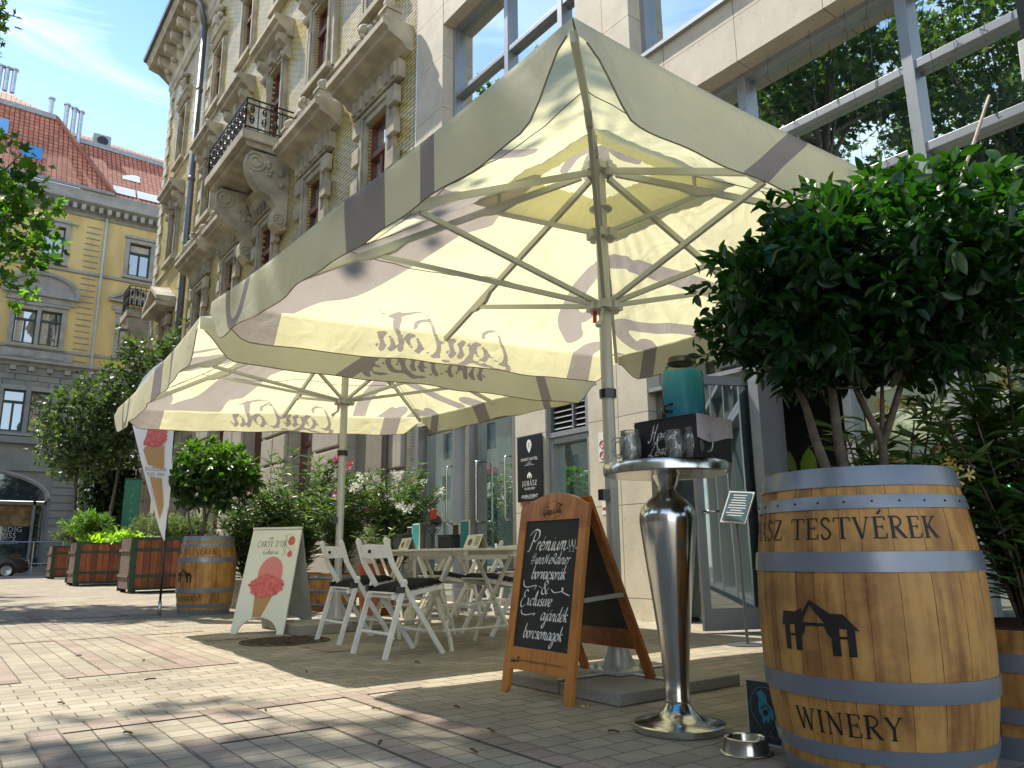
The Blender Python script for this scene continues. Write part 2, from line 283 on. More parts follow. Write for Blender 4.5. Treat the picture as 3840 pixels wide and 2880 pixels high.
def script(text, size, slant=.28, sx=1., x0=0, y0=0, gap=0):
    """list of (points, width factor) ; size = x-height"""
    out = []; x = 0
    for ch in text:
        adv, st = G.get(ch, G['o'])
        for p in st: out.append([(x0+((x+a)*sx+slant*b)*size, y0+b*size) for a, b in smooth_pts(p, 6)])
        x += adv+gap
    return out, x*sx*size
def strips(strokes, w0, mn=.28, nib=.6, wf=None):
    """calligraphic ribbons -> 2-D verts, faces"""
    vs = []; fs = []
    for k, P in enumerate(strokes):
        P = np.array(P); 
        if len(P) < 2: continue
        T = np.gradient(P, axis=0); T /= np.linalg.norm(T, axis=1)[:, None]+1e-9; Nn = np.stack([-T[:, 1], T[:, 0]], 1)
        th = np.arctan2(T[:, 1], T[:, 0]); ww = w0*(mn+(1-mn)*np.abs(np.sin(th-nib))**1.3)
        q = np.linspace(0, 1, len(P)); ww = ww*np.clip(np.minimum(q, 1-q)*9+.45, 0, 1)
        o = len(vs)
        for p, n_, b in zip(P, Nn, ww): vs += [tuple(p-n_*b/2), tuple(p+n_*b/2)]
        fs += [(o+2*i, o+2*i+2, o+2*i+3, o+2*i+1) for i in range(len(P)-1)]
    return vs, fs
def cocacola(width):
    """the flowing two-word drink script, centred, given total width"""
    st = [smooth_pts(p, 7) for p in (
      [(1.75, 1.55), (1.9, 2.0), (1.6, 2.35), (.95, 2.2), (.35, 1.3), (.2, .4), (.55, -.1), (1.2, .1), (1.7, .75)],
      [(2.35, 1.0), (1.95, .95), (1.7, .45), (1.9, .02), (2.3, .2), (2.5, .7), (2.35, 1.0), (2.55, .85), (2.85, .95)],
      [(3.5, .8), (3.25, 1), (2.9, .75), (2.8, .3), (3.05, .02), (3.5, .3)],
      [(4.2, .9), (3.9, 1), (3.6, .7), (3.55, .25), (3.8, .02), (4.1, .35), (4.3, .95)], [(4.32, 1), (4.22, .3), (4.4, .02), (4.65, .3)],
      [(4.7, .72), (5.0, .8)],
      [(6.7, 1.6), (6.75, 2.2), (6.3, 2.45), (5.75, 2.1), (5.25, 1.2), (5.15, .35), (5.55, -.12), (6.1, .1), (6.6, .7)],
      [(5.75, 2.15), (6.5, 3.1), (7.6, 3.05), (8.6, 2.55), (9.3, 2.75), (9.6, 3.1)],
      [(7.1, 1.0), (6.7, .95), (6.5, .45), (6.7, .02), (7.1, .2), (7.3, .7), (7.1, 1.0), (7.35, .85), (7.6, .95)],
      [(7.65, .5), (8.15, 1.8), (8.35, 2.75), (8.1, 2.9), (7.9, 1.8), (7.8, .5), (7.95, .02), (8.25, .3)],
      [(9.0, .9), (8.7, 1), (8.4, .7), (8.35, .25), (8.6, .02), (8.95, .35), (9.12, .95)], [(9.15, 1), (9.02, .3), (9.2, .02), (9.5, .35)],
      [(.55, -.1), (.1, -.25), (.5, -.62), (1.5, -.45), (3.0, -.2), (3.9, -.55), (4.9, -.35), (5.3, -.1)])]
    k = width/10.; sl = .22
    return [[((a+sl*b-4.9)*k, (b-1.1)*k) for a, b in p] for p in st], k
T_, t_ = .125, .05
def sf(x, y, w=.2): return ([(x-w/2, y), (x+w/2, y)], t_)
SG = {
 'T': (.84, [([(.42, .02), (.42, .98)], T_), ([(.04, .97), (.8, .97)], t_), sf(.42, .02, .3), ([(.05, .98), (.02, .8)], t_), ([(.79, .98), (.82, .8)], t_)]),
 'E': (.74, [([(.2, .02), (.2, .98)], T_), ([(.06, .97), (.64, .97)], t_), ([(.2, .52), (.52, .52)], t_), ([(.06, .02), (.66, .02)], t_), ([(.64, .97), (.65, .8)], t_), ([(.66, .02), (.69, .22)], t_), ([(.52, .42), (.52, .62)], t_)]),
 'S': (.66, [(smooth_pts([(.52, .8), (.42, .96), (.22, .96), (.12, .76), (.28, .56), (.46, .42), (.54, .22), (.4, .03), (.2, .03), (.09, .22)], 5), .085)]),
 'V': (.86, [([(.14, .97), (.45, .0)], T_), ([(.45, .0), (.73, .97)], t_), sf(.14, .97, .24), sf(.73, .97, .22)]),
 'R': (.84, [([(.2, .02), (.2, .98)], T_), (smooth_pts([(.06, .97), (.4, .98), (.6, .86), (.6, .66), (.42, .52), (.2, .51)], 5), .07), ([(.36, .5), (.74, .02)], T_), sf(.2, .02, .28), sf(.76, .02, .14)]),
 'K': (.86, [([(.2, .02), (.2, .98)], T_), ([(.68, .95), (.22, .42)], t_), ([(.34, .56), (.72, .02)], T_), sf(.2, .02, .28), sf(.2, .97, .28), sf(.7, .97, .22), sf(.75, .02, .2)]),
 'Z': (.76, [([(.08, .97), (.66, .97)], t_), ([(.62, .95), (.1, .04)], T_), ([(.08, .02), (.66, .02)], t_), ([(.08, .97), (.08, .8)], t_), ([(.66, .02), (.69, .2)], t_)]),
 'A': (.86, [([(.4, 1), (.12, .02)], t_), ([(.4, 1), (.7, .02)], T_), ([(.2, .36), (.6, .36)], t_), sf(.12, .02, .22), sf(.7, .02, .24)]),
 'W': (1.2, [([(.12, .97), (.36, .0)], T_), ([(.36, .0), (.6, .9)], t_), ([(.58, .97), (.82, .0)], T_), ([(.82, .0), (1.06, .97)], t_), sf(.12, .97), sf(.58, .97), sf(1.06, .97)]),
 'I': (.42, [([(.2, .02), (.2, .98)], T_), sf(.2, .02, .28), sf(.2, .97, .28)]),
 'N': (.92, [([(.18, .02), (.18, .97)], t_), ([(.16, .97), (.72, .03)], T_), ([(.73, .03), (.73, .97)], t_), sf(.18, .02), sf(.1, .97, .18), sf(.73, .97)]),
 'Y': (.82, [([(.12, .97), (.42, .48)], T_), ([(.7, .97), (.42, .48)], t_), ([(.42, .5), (.42, .02)], T_), sf(.42, .02, .28), sf(.12, .97), sf(.7, .97)]),
 'J': (.5, [([(.28, .98), (.28, .2), (.2, -.05), (.04, -.1)], T_), sf(.28, .97, .26)]), 'U': (.88, [(smooth_pts([(.18, .97), (.18, .3), (.4, .02), (.66, .25), (.68, .97)], 5), .09), sf(.18, .97), sf(.68, .97)]),
 'H': (.9, [([(.2, .02), (.2, .98)], T_), ([(.7, .02), (.7, .98)], T_), ([(.2, .5), (.7, .5)], t_), sf(.2, .02, .26), sf(.2, .97, .26), sf(.7, .02, .26), sf(.7, .97, .26)]),
 'C': (.82, [(smooth_pts([(.72, .78), (.55, .97), (.3, .93), (.1, .6), (.14, .22), (.4, .02), (.62, .06), (.76, .22)], 5), .09), ([(.72, .95), (.72, .72)], t_)]),
 'D': (.88, [([(.2, .02), (.2, .98)], T_), (smooth_pts([(.06, .97), (.4, .97), (.72, .75), (.76, .4), (.55, .06), (.06, .02)], 5), .08)]),
 'O': (.9, [(smooth_pts([(.45, .98), (.15, .8), (.1, .4), (.3, .05), (.6, .05), (.8, .4), (.75, .8), (.45, .98)], 5), .1)]), "'": (.3, [([(.15, 1), (.1, .75)], T_)]), ' ': (.5, []), '?': (.5, [])}
def serif(text, size, sx=1., gap=.04):
    """2-D ribbons for roman capitals, returns verts, faces, width"""
    vs = []; fs = []; x = 0
    for ch in text:
        acc = ch in 'ÁÉ'; ch = {'Á': 'A', 'É': 'E'}.get(ch, ch); adv, st = SG[ch]
        st = list(st)+([([(.34, 1.1), (.52, 1.3)], .1)] if acc else [])
        for P, w0 in st:
            P = np.array(P, float)*[sx, 1]+[x*sx, 0]; T = np.gradient(P, axis=0); T /= np.linalg.norm(T, axis=1)[:, None]+1e-9; Nn = np.stack([-T[:, 1], T[:, 0]], 1); 
            if len(P) == 2:  # subdivide straight strokes so that they wrap
                P = np.array([P[0]+(P[1]-P[0])*i/3 for i in range(4)]); Nn = np.repeat(Nn[:1], 4, 0)
            o = len(vs)
            for p, n_ in zip(P, Nn): vs += [tuple((p-n_*w0/2)*size), tuple((p+n_*w0/2)*size)]
            fs += [(o+2*i, o+2*i+2, o+2*i+3, o+2*i+1) for i in range(len(P)-1)]
        x += adv+gap
    return vs, fs, x*sx*size
def sans(text, size):
    """built-in face as flat 2-D mesh, centred"""
    c = bpy.data.curves.new('text', 'FONT'); c.body = text; c.size = size; c.align_x = 'CENTER'; c.resolution_u = 2
    o = bpy.data.objects.new('text', c); S.collection.objects.link(o); bpy.context.view_layer.update()
    me = o.to_mesh(); vs = [(v.co.x, v.co.y) for v in me.vertices]; fs = [tuple(p.vertices) for p in me.polygons]; o.to_mesh_clear()
    bpy.data.objects.remove(o); bpy.data.curves.remove(c); return vs, fs
def put(mb, vf, fn):
    """map flat lettering onto a surface: fn(u,v)->xyz"""
    mb.add([fn(a, b) for a, b in vf[0]], vf[1]); return mb
# ================= SETTING =================
def paver(name, cA, cB, mort):
    m, t, b = newmat(name); l = t.links.new
    ge = N(t, 'ShaderNodeNewGeometry'); sp = N(t, 'ShaderNodeSeparateXYZ'); l(ge.outputs['Position'], sp.inputs[0])
    nzw = N(t, 'ShaderNodeTexNoise'); nzw.inputs['Scale'].default_value = 9; wv = N(t, 'ShaderNodeVectorMath', operation='MULTIPLY_ADD'); l(ge.outputs['Position'], nzw.inputs['Vector']); l(nzw.outputs['Color'], wv.inputs[0]); wv.inputs[1].default_value = (.012, .010, 0); sh_ = N(t, 'ShaderNodeVectorMath', operation='ADD'); sh_.inputs[1].default_value = (.034, 0, 0); l(ge.outputs['Position'], sh_.inputs[0]); l(sh_.outputs[0], wv.inputs[2])
    br = []
    for off in (.5, 0.):
        k = N(t, 'ShaderNodeTexBrick'); k.offset = off; k.inputs['Scale'].default_value = 1; k.inputs['Brick Width'].default_value = .165 if off else .11; k.inputs['Row Height'].default_value = .115; k.inputs['Mortar Size'].default_value = .0036; k.inputs['Mortar Smooth'].default_value = .4
        k.inputs['Color1'].default_value = rgba(cA); k.inputs['Color2'].default_value = rgba(cB); k.inputs['Mortar'].default_value = rgba(mort); k.inputs['Bias'].default_value = -.1
        l(wv.outputs[0], k.inputs['Vector']); br.append(k)
    g1 = N(t, 'ShaderNodeMath', operation='LESS_THAN'); g1.inputs[1].default_value = 1.836; l(sp.outputs['X'], g1.inputs[0])
    y1 = N(t, 'ShaderNodeMath', operation='SUBTRACT'); y1.inputs[1].default_value = 4.55; l(sp.outputs['Y'], y1.inputs[0]); y2 = N(t, 'ShaderNodeMath', operation='ABSOLUTE'); l(y1.outputs[0], y2.inputs[0]); y3 = N(t, 'ShaderNodeMath', operation='GREATER_THAN'); y3.inputs[1].default_value = .75; l(y2.outputs[0], y3.inputs[0])
    y4 = N(t, 'ShaderNodeMath', operation='LESS_THAN'); y4.inputs[1].default_value = 11; l(sp.outputs['Y'], y4.inputs[0]); y5 = N(t, 'ShaderNodeMath', operation='MULTIPLY'); l(y3.outputs[0], y5.inputs[0]); l(y4.outputs[0], y5.inputs[1])
    gt = N(t, 'ShaderNodeMath', operation='MULTIPLY'); l(g1.outputs[0], gt.inputs[0]); l(y5.outputs[0], gt.inputs[1])
    mx = N(t, 'ShaderNodeMix', data_type='RGBA'); mf = N(t, 'ShaderNodeMix', data_type='FLOAT'); l(gt.outputs[0], mx.inputs['Factor']); l(gt.outputs[0], mf.inputs['Factor'])
    l(br[0].outputs['Color'], mx.inputs['A']); l(br[1].outputs['Color'], mx.inputs['B']); l(br[0].outputs['Fac'], mf.inputs['A']); l(br[1].outputs['Fac'], mf.inputs['B'])
    gr = N(t, 'ShaderNodeTexNoise'); gr.inputs['Scale'].default_value = 260; gr.inputs['Detail'].default_value = 3; l(ge.outputs['Position'], gr.inputs['Vector'])
    st = N(t, 'ShaderNodeTexNoise'); st.inputs['Scale'].default_value = 1.3; st.inputs['Detail'].default_value = 9; st.inputs['Roughness'].default_value = .68; l(ge.outputs['Position'], st.inputs['Vector'])
    v1 = N(t, 'ShaderNodeMapRange'); v1.inputs['From Min'].default_value = .3; v1.inputs['From Max'].default_value = .7; v1.inputs['To Min'].default_value = .66; v1.inputs['To Max'].default_value = 1.22; l(gr.outputs['Fac'], v1.inputs[0])
    v2 = N(t, 'ShaderNodeMapRange'); v2.inputs['From Min'].default_value = .35; v2.inputs['From Max'].default_value = .62; v2.inputs['To Min'].default_value = .72; v2.inputs['To Max'].default_value = 1.08; l(st.outputs['Fac'], v2.inputs[0])
    sp3 = N(t, 'ShaderNodeTexVoronoi'); sp3.inputs['Scale'].default_value = 5.5; l(ge.outputs['Position'], sp3.inputs['Vector']); s4 = N(t, 'ShaderNodeMapRange'); s4.inputs['From Min'].default_value = .05; s4.inputs['From Max'].default_value = .075; s4.inputs['To Min'].default_value = .62; s4.inputs['To Max'].default_value = 1; l(sp3.outputs['Distance'], s4.inputs[0])
    v3 = N(t, 'ShaderNodeMath', operation='MULTIPLY'); l(v2.outputs[0], v3.inputs[0]); l(s4.outputs[0], v3.inputs[1])
    mm = N(t, 'ShaderNodeMath', operation='MULTIPLY'); l(v1.outputs[0], mm.inputs[0]); l(v3.outputs[0], mm.inputs[1])
    vm = N(t, 'ShaderNodeVectorMath', operation='SCALE'); l(mx.outputs['Result'], vm.inputs[0]); l(mm.outputs[0], vm.inputs['Scale']); l(vm.outputs[0], b.inputs['Base Color'])
    hh = N(t, 'ShaderNodeMath', operation='MULTIPLY_ADD'); hh.inputs[1].default_value = -1; hh.inputs[2].default_value = 1; l(mf.outputs['Result'], hh.inputs[0])
    h2 = N(t, 'ShaderNodeMath', operation='MULTIPLY_ADD'); h2.inputs[1].default_value = .18; l(gr.outputs['Fac'], h2.inputs[0]); l(hh.outputs[0], h2.inputs[2])
    bp = N(t, 'ShaderNodeBump'); bp.inputs['Strength'].default_value = .75; bp.inputs['Distance'].default_value = .008; l(h2.outputs[0], bp.inputs['Height']); l(bp.outputs[0], b.inputs['Normal'])
    b.inputs['Roughness'].default_value = .82; b.inputs['Specular IOR Level'].default_value = .3
    return m
M_pave = paver('grey_pavers', (.41, .362, .28), (.31, .27, .205), (.14, .12, .088))
M_red = paver('red_pavers', (.385, .305, .25), (.30, .235, .19), (.14, .115, .085))
M_asph = mat('asphalt', (.05, .05, .052), .85, bump=.3, bs=120)
g = MB().grid(lambda u, v: (-150+300*u, -20+57.6*v, 0), 2, 2); tag(g.build('pavement', M_pave), None, kind='structure')
def rect(mb, x0, x1, y0, y1, z): mb.add([(x0, y0, z), (x1, y0, z), (x1, y1, z), (x0, y1, z)], [(0, 1, 2, 3)])
g = MB()
X_ = lambda k: .406+.11*k; Y_ = lambda k: .115*k
for q in ((0, 1, 15, 32), (0, 13, 32, 33), (4, 5, 12, 27), (4, 10, 27, 28), (9, 10, 10, 27), (12, 13, 8, 32), (13, 16, 32, 33), (-4, 0, 21, 22), (3, 12, 46, 48), (5, 6, 48, 67), (9, 11, 48, 67), (0, 1, 46, 66), (-12, 0, 46, 47), (2, 16, 67, 68), (6, 7, 77, 104), (14, 15, 74, 104), (0, 18, 90, 91), (18, 20, 47, 55), (14, 17, 59, 60), (-8, 18, 113, 114), (6, 8, 30, 32), (2, 3, 33, 34)): q = (X_(q[0]), X_(q[1]), Y_(q[2]), Y_(q[3])); rect(g, *q, .004)
tag(g.build('pavement_red_bricks', M_red), None, kind='structure')
g = MB().grid(lambda u, v: (-150+300*u, 37.6+5.9*v, -.11), 2, 2); tag(g.build('road', M_asph), None, kind='structure')
M_kerb = mat('kerb_stone', (.42, .41, .38), .8, bump=.3)
g = MB().box((-60, 37.45, -.15), (60, 37.75, .006)); g.box((-60, 43.3, -.15), (60, 43.5, .0)); tag(g.build('kerb', M_kerb), None, kind='structure')
g = MB().grid(lambda u, v: (-150+300*u, 43.4+150*v, -.006), 2, 2); tag(g.build('far_pavement', mat('far_paving', (.34, .34, .33), .85)), None, kind='structure')
# ---------- facade helpers; local (u along, n outwards, z up) ----------
def mapper(kind, c):
    return (lambda u, n, z: (c-n, u, z)) if kind == 'x' else (lambda u, n, z: (u, c-n, z))
def fbox(mb, f, u0, u1, n0, n1, z0, z1):
    vs = [f(u, n, z) for z in (z0, z1) for u, n in ((u0, n0), (u1, n0), (u1, n1), (u0, n1))]
    return mb.add(vs, [(3, 2, 1, 0), (4, 5, 6, 7), (0, 1, 5, 4), (1, 2, 6, 5), (2, 3, 7, 6), (3, 0, 4, 7)])
def fwall(mb, f, u0, u1, z0, z1, holes, depth=.3, n=0.):
    us = sorted({u0, u1}|{h[0] for h in holes}|{h[1] for h in holes}); zs = sorted({z0, z1}|{h[2] for h in holes}|{h[3] for h in holes})
    us = [u for u in us if u0 <= u <= u1]; zs = [z for z in zs if z0 <= z <= z1]
    for a, b in zip(us, us[1:]):
        for c, d in zip(zs, zs[1:]):
            if any(h[0] < (a+b)/2 < h[1] and h[2] < (c+d)/2 < h[3] for h in holes): continue
            mb.add([f(a, n, c), f(b, n, c), f(b, n, d), f(a, n, d)], [(0, 1, 2, 3)])
    for a, b, c, d in holes:
        for q in (((a, c), (a, d)), ((b, c), (b, d)), ((a, c), (b, c)), ((a, d), (b, d))):
            (p, r), (s, v) = q; mb.add([f(p, n, r), f(s, n, v), f(s, n-depth, v), f(p, n-depth, r)], [(0, 1, 2, 3)])
def molding(mb, f, u0, u1, prof):
    """profile [(n,z)...] swept along u with returned ends"""
    k = len(prof); vs = [f(u, n, z) for u in (u0, u1) for n, z in prof]
    mb.add(vs, [(i, i+1, k+i+1, k+i) for i in range(k-1)]+[tuple(range(k)), tuple(range(k, 2*k))[::-1]])
M_glass = glassmat('facade_glass', (.015, .03, .03), .55, .008, (.86, .95, .93))
M_glass_low = glassmat('shop_glass', (.10, .155, .145), .30, .02, (.85, .96, .94))
M_glass_old = glassmat('house_glass', (.05, .055, .06), .35, .02, (.9, .93, .95))
M_alu = mat('grey_aluminium', (.36, .38, .40), .38, .6, var=.04)
M_alud = mat('dark_aluminium', (.13, .135, .14), .4, .5, var=.05)
def limestone(name, col, hj=.95, z0=.22, vj=.93):
    m = mat(name, col, .72, var=.10, vs=3.5, bump=.15, bs=40, col2=tuple(c*.84 for c in col)); t = m.node_tree; l = t.links.new; b = t.nodes['Principled BSDF']
    ge = N(t, 'ShaderNodeNewGeometry'); sp = N(t, 'ShaderNodeSeparateXYZ'); l(ge.outputs['Position'], sp.inputs[0])
    fs = []
    for ax, per, o in (('Z', hj, z0), ('Y', vj, .28)):
        a = N(t, 'ShaderNodeMath', operation='SUBTRACT'); a.inputs[1].default_value = o-.5*per; l(sp.outputs[ax], a.inputs[0])
        p = N(t, 'ShaderNodeMath', operation='PINGPONG'); p.inputs[1].default_value = per/2; l(a.outputs[0], p.inputs[0])
        c = N(t, 'ShaderNodeMath', operation='GREATER_THAN'); c.inputs[1].default_value = per/2-.0045; l(p.outputs[0], c.inputs[0]); fs.append(c)
    # spots of weathering
    sp2 = N(t, 'ShaderNodeTexNoise'); sp2.inputs['Scale'].default_value = 26; sp2.inputs['Detail'].default_value = 6; l(ge.outputs['Position'], sp2.inputs['Vector'])
    mr = N(t, 'ShaderNodeMapRange'); mr.inputs['From Min'].default_value = .60; mr.inputs['From Max'].default_value = .72; mr.inputs['To Max'].default_value = .35; l(sp2.outputs['Fac'], mr.inputs[0])
    ad = N(t, 'ShaderNodeMath', operation='MAXIMUM'); l(fs[0].outputs[0], ad.inputs[0]); l(fs[1].outputs[0], ad.inputs[1])
    a2 = N(t, 'ShaderNodeMath', operation='MAXIMUM'); l(ad.outputs[0], a2.inputs[0]); l(mr.outputs[0], a2.inputs[1])
    old = b.inputs['Base Color'].links[0].from_socket; mx = N(t, 'ShaderNodeMix', data_type='RGBA'); l(a2.outputs[0], mx.inputs['Factor']); l(old, mx.inputs['A']); mx.inputs['B'].default_value = (.16, .14, .11, 1); l(mx.outputs['Result'], b.inputs['Base Color'])
    return m
M_lime = limestone('limestone_panels', (.60, .54, .43))
# ================= MODERN BUILDING =================
mb_root = thing('modern_building', (5.85, 5, 0), 'modern pale limestone building with aluminium framed mirror glass beside the old brick house', 'building')
F = mapper('x', 5.85)
def Bm(mb, name, m, parent=mb_root, **k): return mb.build(name, m, parent, world=mb_root, **k)
g = MB()
fbox(g, F, 9.59, 10.45, -.6, 0, 2.6, 14)          # pilaster beside the old house
Bm(g, 'stone_pillar', M_lime)
g = MB(); fbox(g, F, 5.42, 6.34, -.6, 0, 0, 14); Bm(g, 'stone_pillar', M_lime)
g = MB(); fbox(g, F, 7.11, 7.73, -.5, 0, 0, 2.62); Bm(g, 'door_pillar', M_lime)
g = MB(); fbox(g, F, 6.345, 10.44, -.5, -.004, 2.62, 3.6); Bm(g, 'lintel', M_lime); g = MB(); fbox(g, F, 6.345, 9.585, -.34, -.004, 9.35, 14); Bm(g, 'lintel', M_lime)
g = MB(); fbox(g, F, -6, 5.415, -.5, .0, 5.43, 6.14); Bm(g, 'spandrel', M_lime)
g = MB(); fbox(g, F, -6, 5.41, -.3, .05, 6.142, 6.19); Bm(g, 'metal_sill', M_alu)
def glazing(u0, u1, z0, z1, us, zs, n=-.3, gm=M_glass, fw_=.075, name='window', fd=.1, wh=None):
    g = MB()
    for u in [u0, u1]+list(us):
        wv = fw_*(1.25 if u in us else 1); fbox(g, F, u-wv/2, u+wv/2, n-.02, n+fd, z0, z1)
    o = sorted([u0, u1]+list(us))
    for z in [z0, z1]+list(zs):
        for a, b in zip(o, o[1:]): fbox(g, F, a+fw_/2, b-fw_/2, n-.02, n+fd-.012, z-fw_/2, z+fw_/2)
    fr = Bm(g, name, wh or M_alu, bevel=.004); fr['label'] = 'aluminium framed window'
    g = MB(); g.add([F(u0, n, z0), F(u1, n, z0), F(u1, n, z1), F(u0, n, z1)], [(0, 1, 2, 3)]); Bm(g, 'pane', gm, fr)
    return fr
glazing(6.38, 9.55, 3.62, 9.33, (8.1, 6.87), (8.06, 6.4, 5.0))
glazing(-5.9, 5.38, 6.2, 13.8, (4.1, 2.5, .9, -.8, -2.4), (8.06, 10.5, 12.4))
glazing(-5.9, 5.40, 2.36, 5.40, (4.12, 2.51, .9, -.8, -2.4), (4.6, 3.85, 3.05))
glazing(-5.9, 3.36, .12, 2.30, (2.51, .9, -.8, -2.4), (), gm=M_glass_low)
# dark open passage between the doors
g = MB(); fbox(g, F, 4.05, 5.4, -.92, -.91, 0, 2.3); fbox(g, F, 3.4, 5.4, -.9, -.3, 2.3, 2.305); g.add([F(3.40, -.9, 0), F(4.05, -.9, 0), F(4.05, -.9, 2.3), F(3.40, -.9, 2.3)], [(0, 1, 2, 3)]); fbox(g, F, 3.36, 3.40, -.9, -.25, 0, 2.3); Bm(g, 'dark_passage', mat('dark_interior', (.012, .012, .014), .9))
g = MB(); fbox(g, F, 4.06, 4.16, -.35, .02, 0, 2.33); fbox(g, F, 3.40, 5.40, -.34, .0, 2.31, 2.35); Bm(g, 'door_frame', M_alu)
g = MB(); g.add([F(4.16, -.3, .05), F(5.4, -.3, .05), F(5.4, -.3, 2.3), F(4.16, -.3, 2.3)], [(0, 1, 2, 3)]); Bm(g, 'side_pane', M_glass_low)
# grey return beside the pillar
g = MB(); fbox(g, F, 5.28, 5.41, -.45, -.12, 0, 2.3); Bm(g, 'grey_panel', mat('grey_panel', (.16, .165, .15), .5))
# window with louvre
g = MB(); fbox(g, F, 6.42, 7.05, -.2, -.1, 2.06, 2.60)
lv = Bm(g, 'louvre', mat('black_void', (.01, .01, .01), .9))
g = MB()
for k in range(7): 
    z = 2.13+k*.068; g.add([F(6.44, -.1, z+.03), F(7.03, -.1, z+.03), F(7.03, -.055, z), F(6.44, -.055, z), F(6.44, -.05, z+.004), F(7.03, -.05, z+.004), F(7.03, -.095, z+.036), F(6.44, -.095, z+.036)], [(0, 1, 2, 3), (4, 5, 6, 7), (3, 2, 5, 4), (0, 3, 4, 7)])
fbox(g, F, 6.36, 6.42, -.12, -.03, 2.04, 2.6); fbox(g, F, 7.05, 7.11, -.12, -.03, 2.04, 2.6); fbox(g, F, 6.42, 7.05, -.12, -.03, 2.04, 2.10); fbox(g, F, 6.64, 6.66, -.12, -.04, 2.1, 2.6); Bm(g, 'slat', M_alu, lv)
glazing(6.39, 7.08, .5, 2.0, (), (), n=-.15, gm=M_glass_low)
g = MB(); fbox(g, F, 6.345, 7.105, -.3, -.02, 0, .46); Bm(g, 'stone_base', M_lime)
# double glass doors in the entrance bay
M_alub = mat('brushed_frame', (.30, .285, .265), .4, .5, var=.04)
for a, b, dark in ((9.25, 10.1, 0), (7.82, 8.72, 0)):
    g = MB()
    for u in (a, b): fbox(g, F, u-.035, u+.035, -.16, -.08, .02, 2.55)
    fbox(g, F, a+.036, b-.036, -.15, -.09, .02, .12); fbox(g, F, a+.036, b-.036, -.15, -.09, 2.47, 2.55); d = Bm(g, 'glass_door', M_alub)
    g = MB(); g.add([F(a, -.12, .1), F(b, -.12, .1), F(b, -.12, 2.5), F(a, -.12, 2.5)], [(0, 1, 2, 3)]); Bm(g, 'pane', M_glass_low, d)
    for hu in ((a+.12, b-.12) if b < 9 else (a+.1,)):
        g = MB(); g.tube([F(hu, -.11, 1.92)]+smooth_pts([F(hu, -.03, 1.92), F(hu, .0, 1.90), F(hu, .01, 1.86)], 3)+smooth_pts([F(hu, .01, 1.16), F(hu, .0, 1.12), F(hu, -.03, 1.10)], 3)+[F(hu, -.11, 1.10)], .016, 10)
        Bm(g, 'handle', mat('steel_handle', (.62, .6, .56), .2, 1, var=.02), d, smooth=True)
g = MB(); g.add([F(8.76, -.45, 0), F(9.22, -.45, 0), F(9.22, -.45, 2.6), F(8.76, -.45, 2.6)], [(0, 1, 2, 3)]); Bm(g, 'open_doorway', bpy.data.materials['dark_interior'])
g = MB(); fbox(g, F, 8.74, 8.80, -.2, .03, 0, 2.6); fbox(g, F, 9.19, 9.23, -.2, -.02, 0, 2.6); fbox(g, F, 7.74, 7.79, -.2, .0, 0, 2.6); fbox(g, F, 10.13, 10.22, -.25, .04, 0, 2.6); Bm(g, 'door_post', M_alub)
g = MB(); fbox(g, F, 10.22, 10.45, -.25, -.01, 0, 2.6); Bm(g, 'corner_stone', M_lime)
# wooden threshold
g = MB(); fbox(g, F, 7.8, 10.2, -.3, .25, 0, .03); Bm(g, 'doorstep', M_lime)
# swung-out glass door
dr = thing('open_glass_door', (5.97, 4.19, 0), 'open aluminium glass door leaf standing ajar between the stone pillar and the big barrel', 'door', rz=math.atan2(4.45-4.19, 5.36-5.97))
g = MB()
for x in (.035, .63): g.box((x-.035, -.025, .02), (x+.035, .025, 2.25))
g.box((.071, -.02, .02), (.594, .02, .2)); g.box((.071, -.02, 2.17), (.594, .02, 2.25)); g.build('door_leaf_frame', M_alud, dr)
g = MB(); g.add([(.05, 0, .2), (.62, 0, .2), (.62, 0, 2.2), (.05, 0, 2.2)], [(0, 1, 2, 3)]); g.build('pane', glassmat('leaf_glass', (.012, .02, .018), .22, .02), dr)
g = MB(); g.tube([(.60, .03, 1.02), (.60, .09, 1.02), (.5, .09, 1.02)], .012); g.lathe([(.0001, 0), (.03, 0), (.03, .012), (.0001, .012)], 16, (.60, .03, 1.0)); g.build('handle', bpy.data.materials['steel_handle'], dr, smooth=True)
# black notice board on the pillar
M_blk = mat('black_board', (.012, .013, .016), .25, spec=.6, var=.05)
M_white = mat('white_print', (.72, .72, .70), .6, var=.02); M_whited = mat('faded_white_print', (.45, .46, .47), .6, var=.02)
nb = thing('notice_board', (5.83, 7.405, 0), 'tall black notice board with white emblems and names screwed to the stone door pillar', 'sign')
g = MB(); g.box((-.006, -.245, 1.30), (.012, .245, 2.11)); g.build('panel', M_blk, nb, bevel=.002)
def onface(y0, z0, x=-.008, my=-1): return lambda a, b: (x, y0+my*a, z0+b)
g = MB(); pin = [(.0, -.085), (-.02, -.06), (-.046, -.01), (-.05, .03), (-.03, .07), (0, .083), (.03, .07), (.05, .03), (.046, -.01), (.02, -.06)]
g.add([onface(0, 1.98)(*p) for p in pin], [tuple(range(len(pin)))])
for s, y, z, sz in (('SMART HOTEL', 0, 1.80, .052), ('B U D A', 0, 1.775, .018), ('APARTMENTS', 0, 1.752, .018), ('TESTVÉREK WINERY', 0, 1.452, .024), ('AURA EVENT', 0, 1.345, .055)): put(g, sans(s, sz), onface(y, z))
v = serif('JUHÁSZ', .062); g.add([onface(-(a-v[2]/2)*-1, 1.487)(0, b) if 0 else (-.008, -(a-v[2]/2), 1.49+b) for a, b in v[0]], v[1])
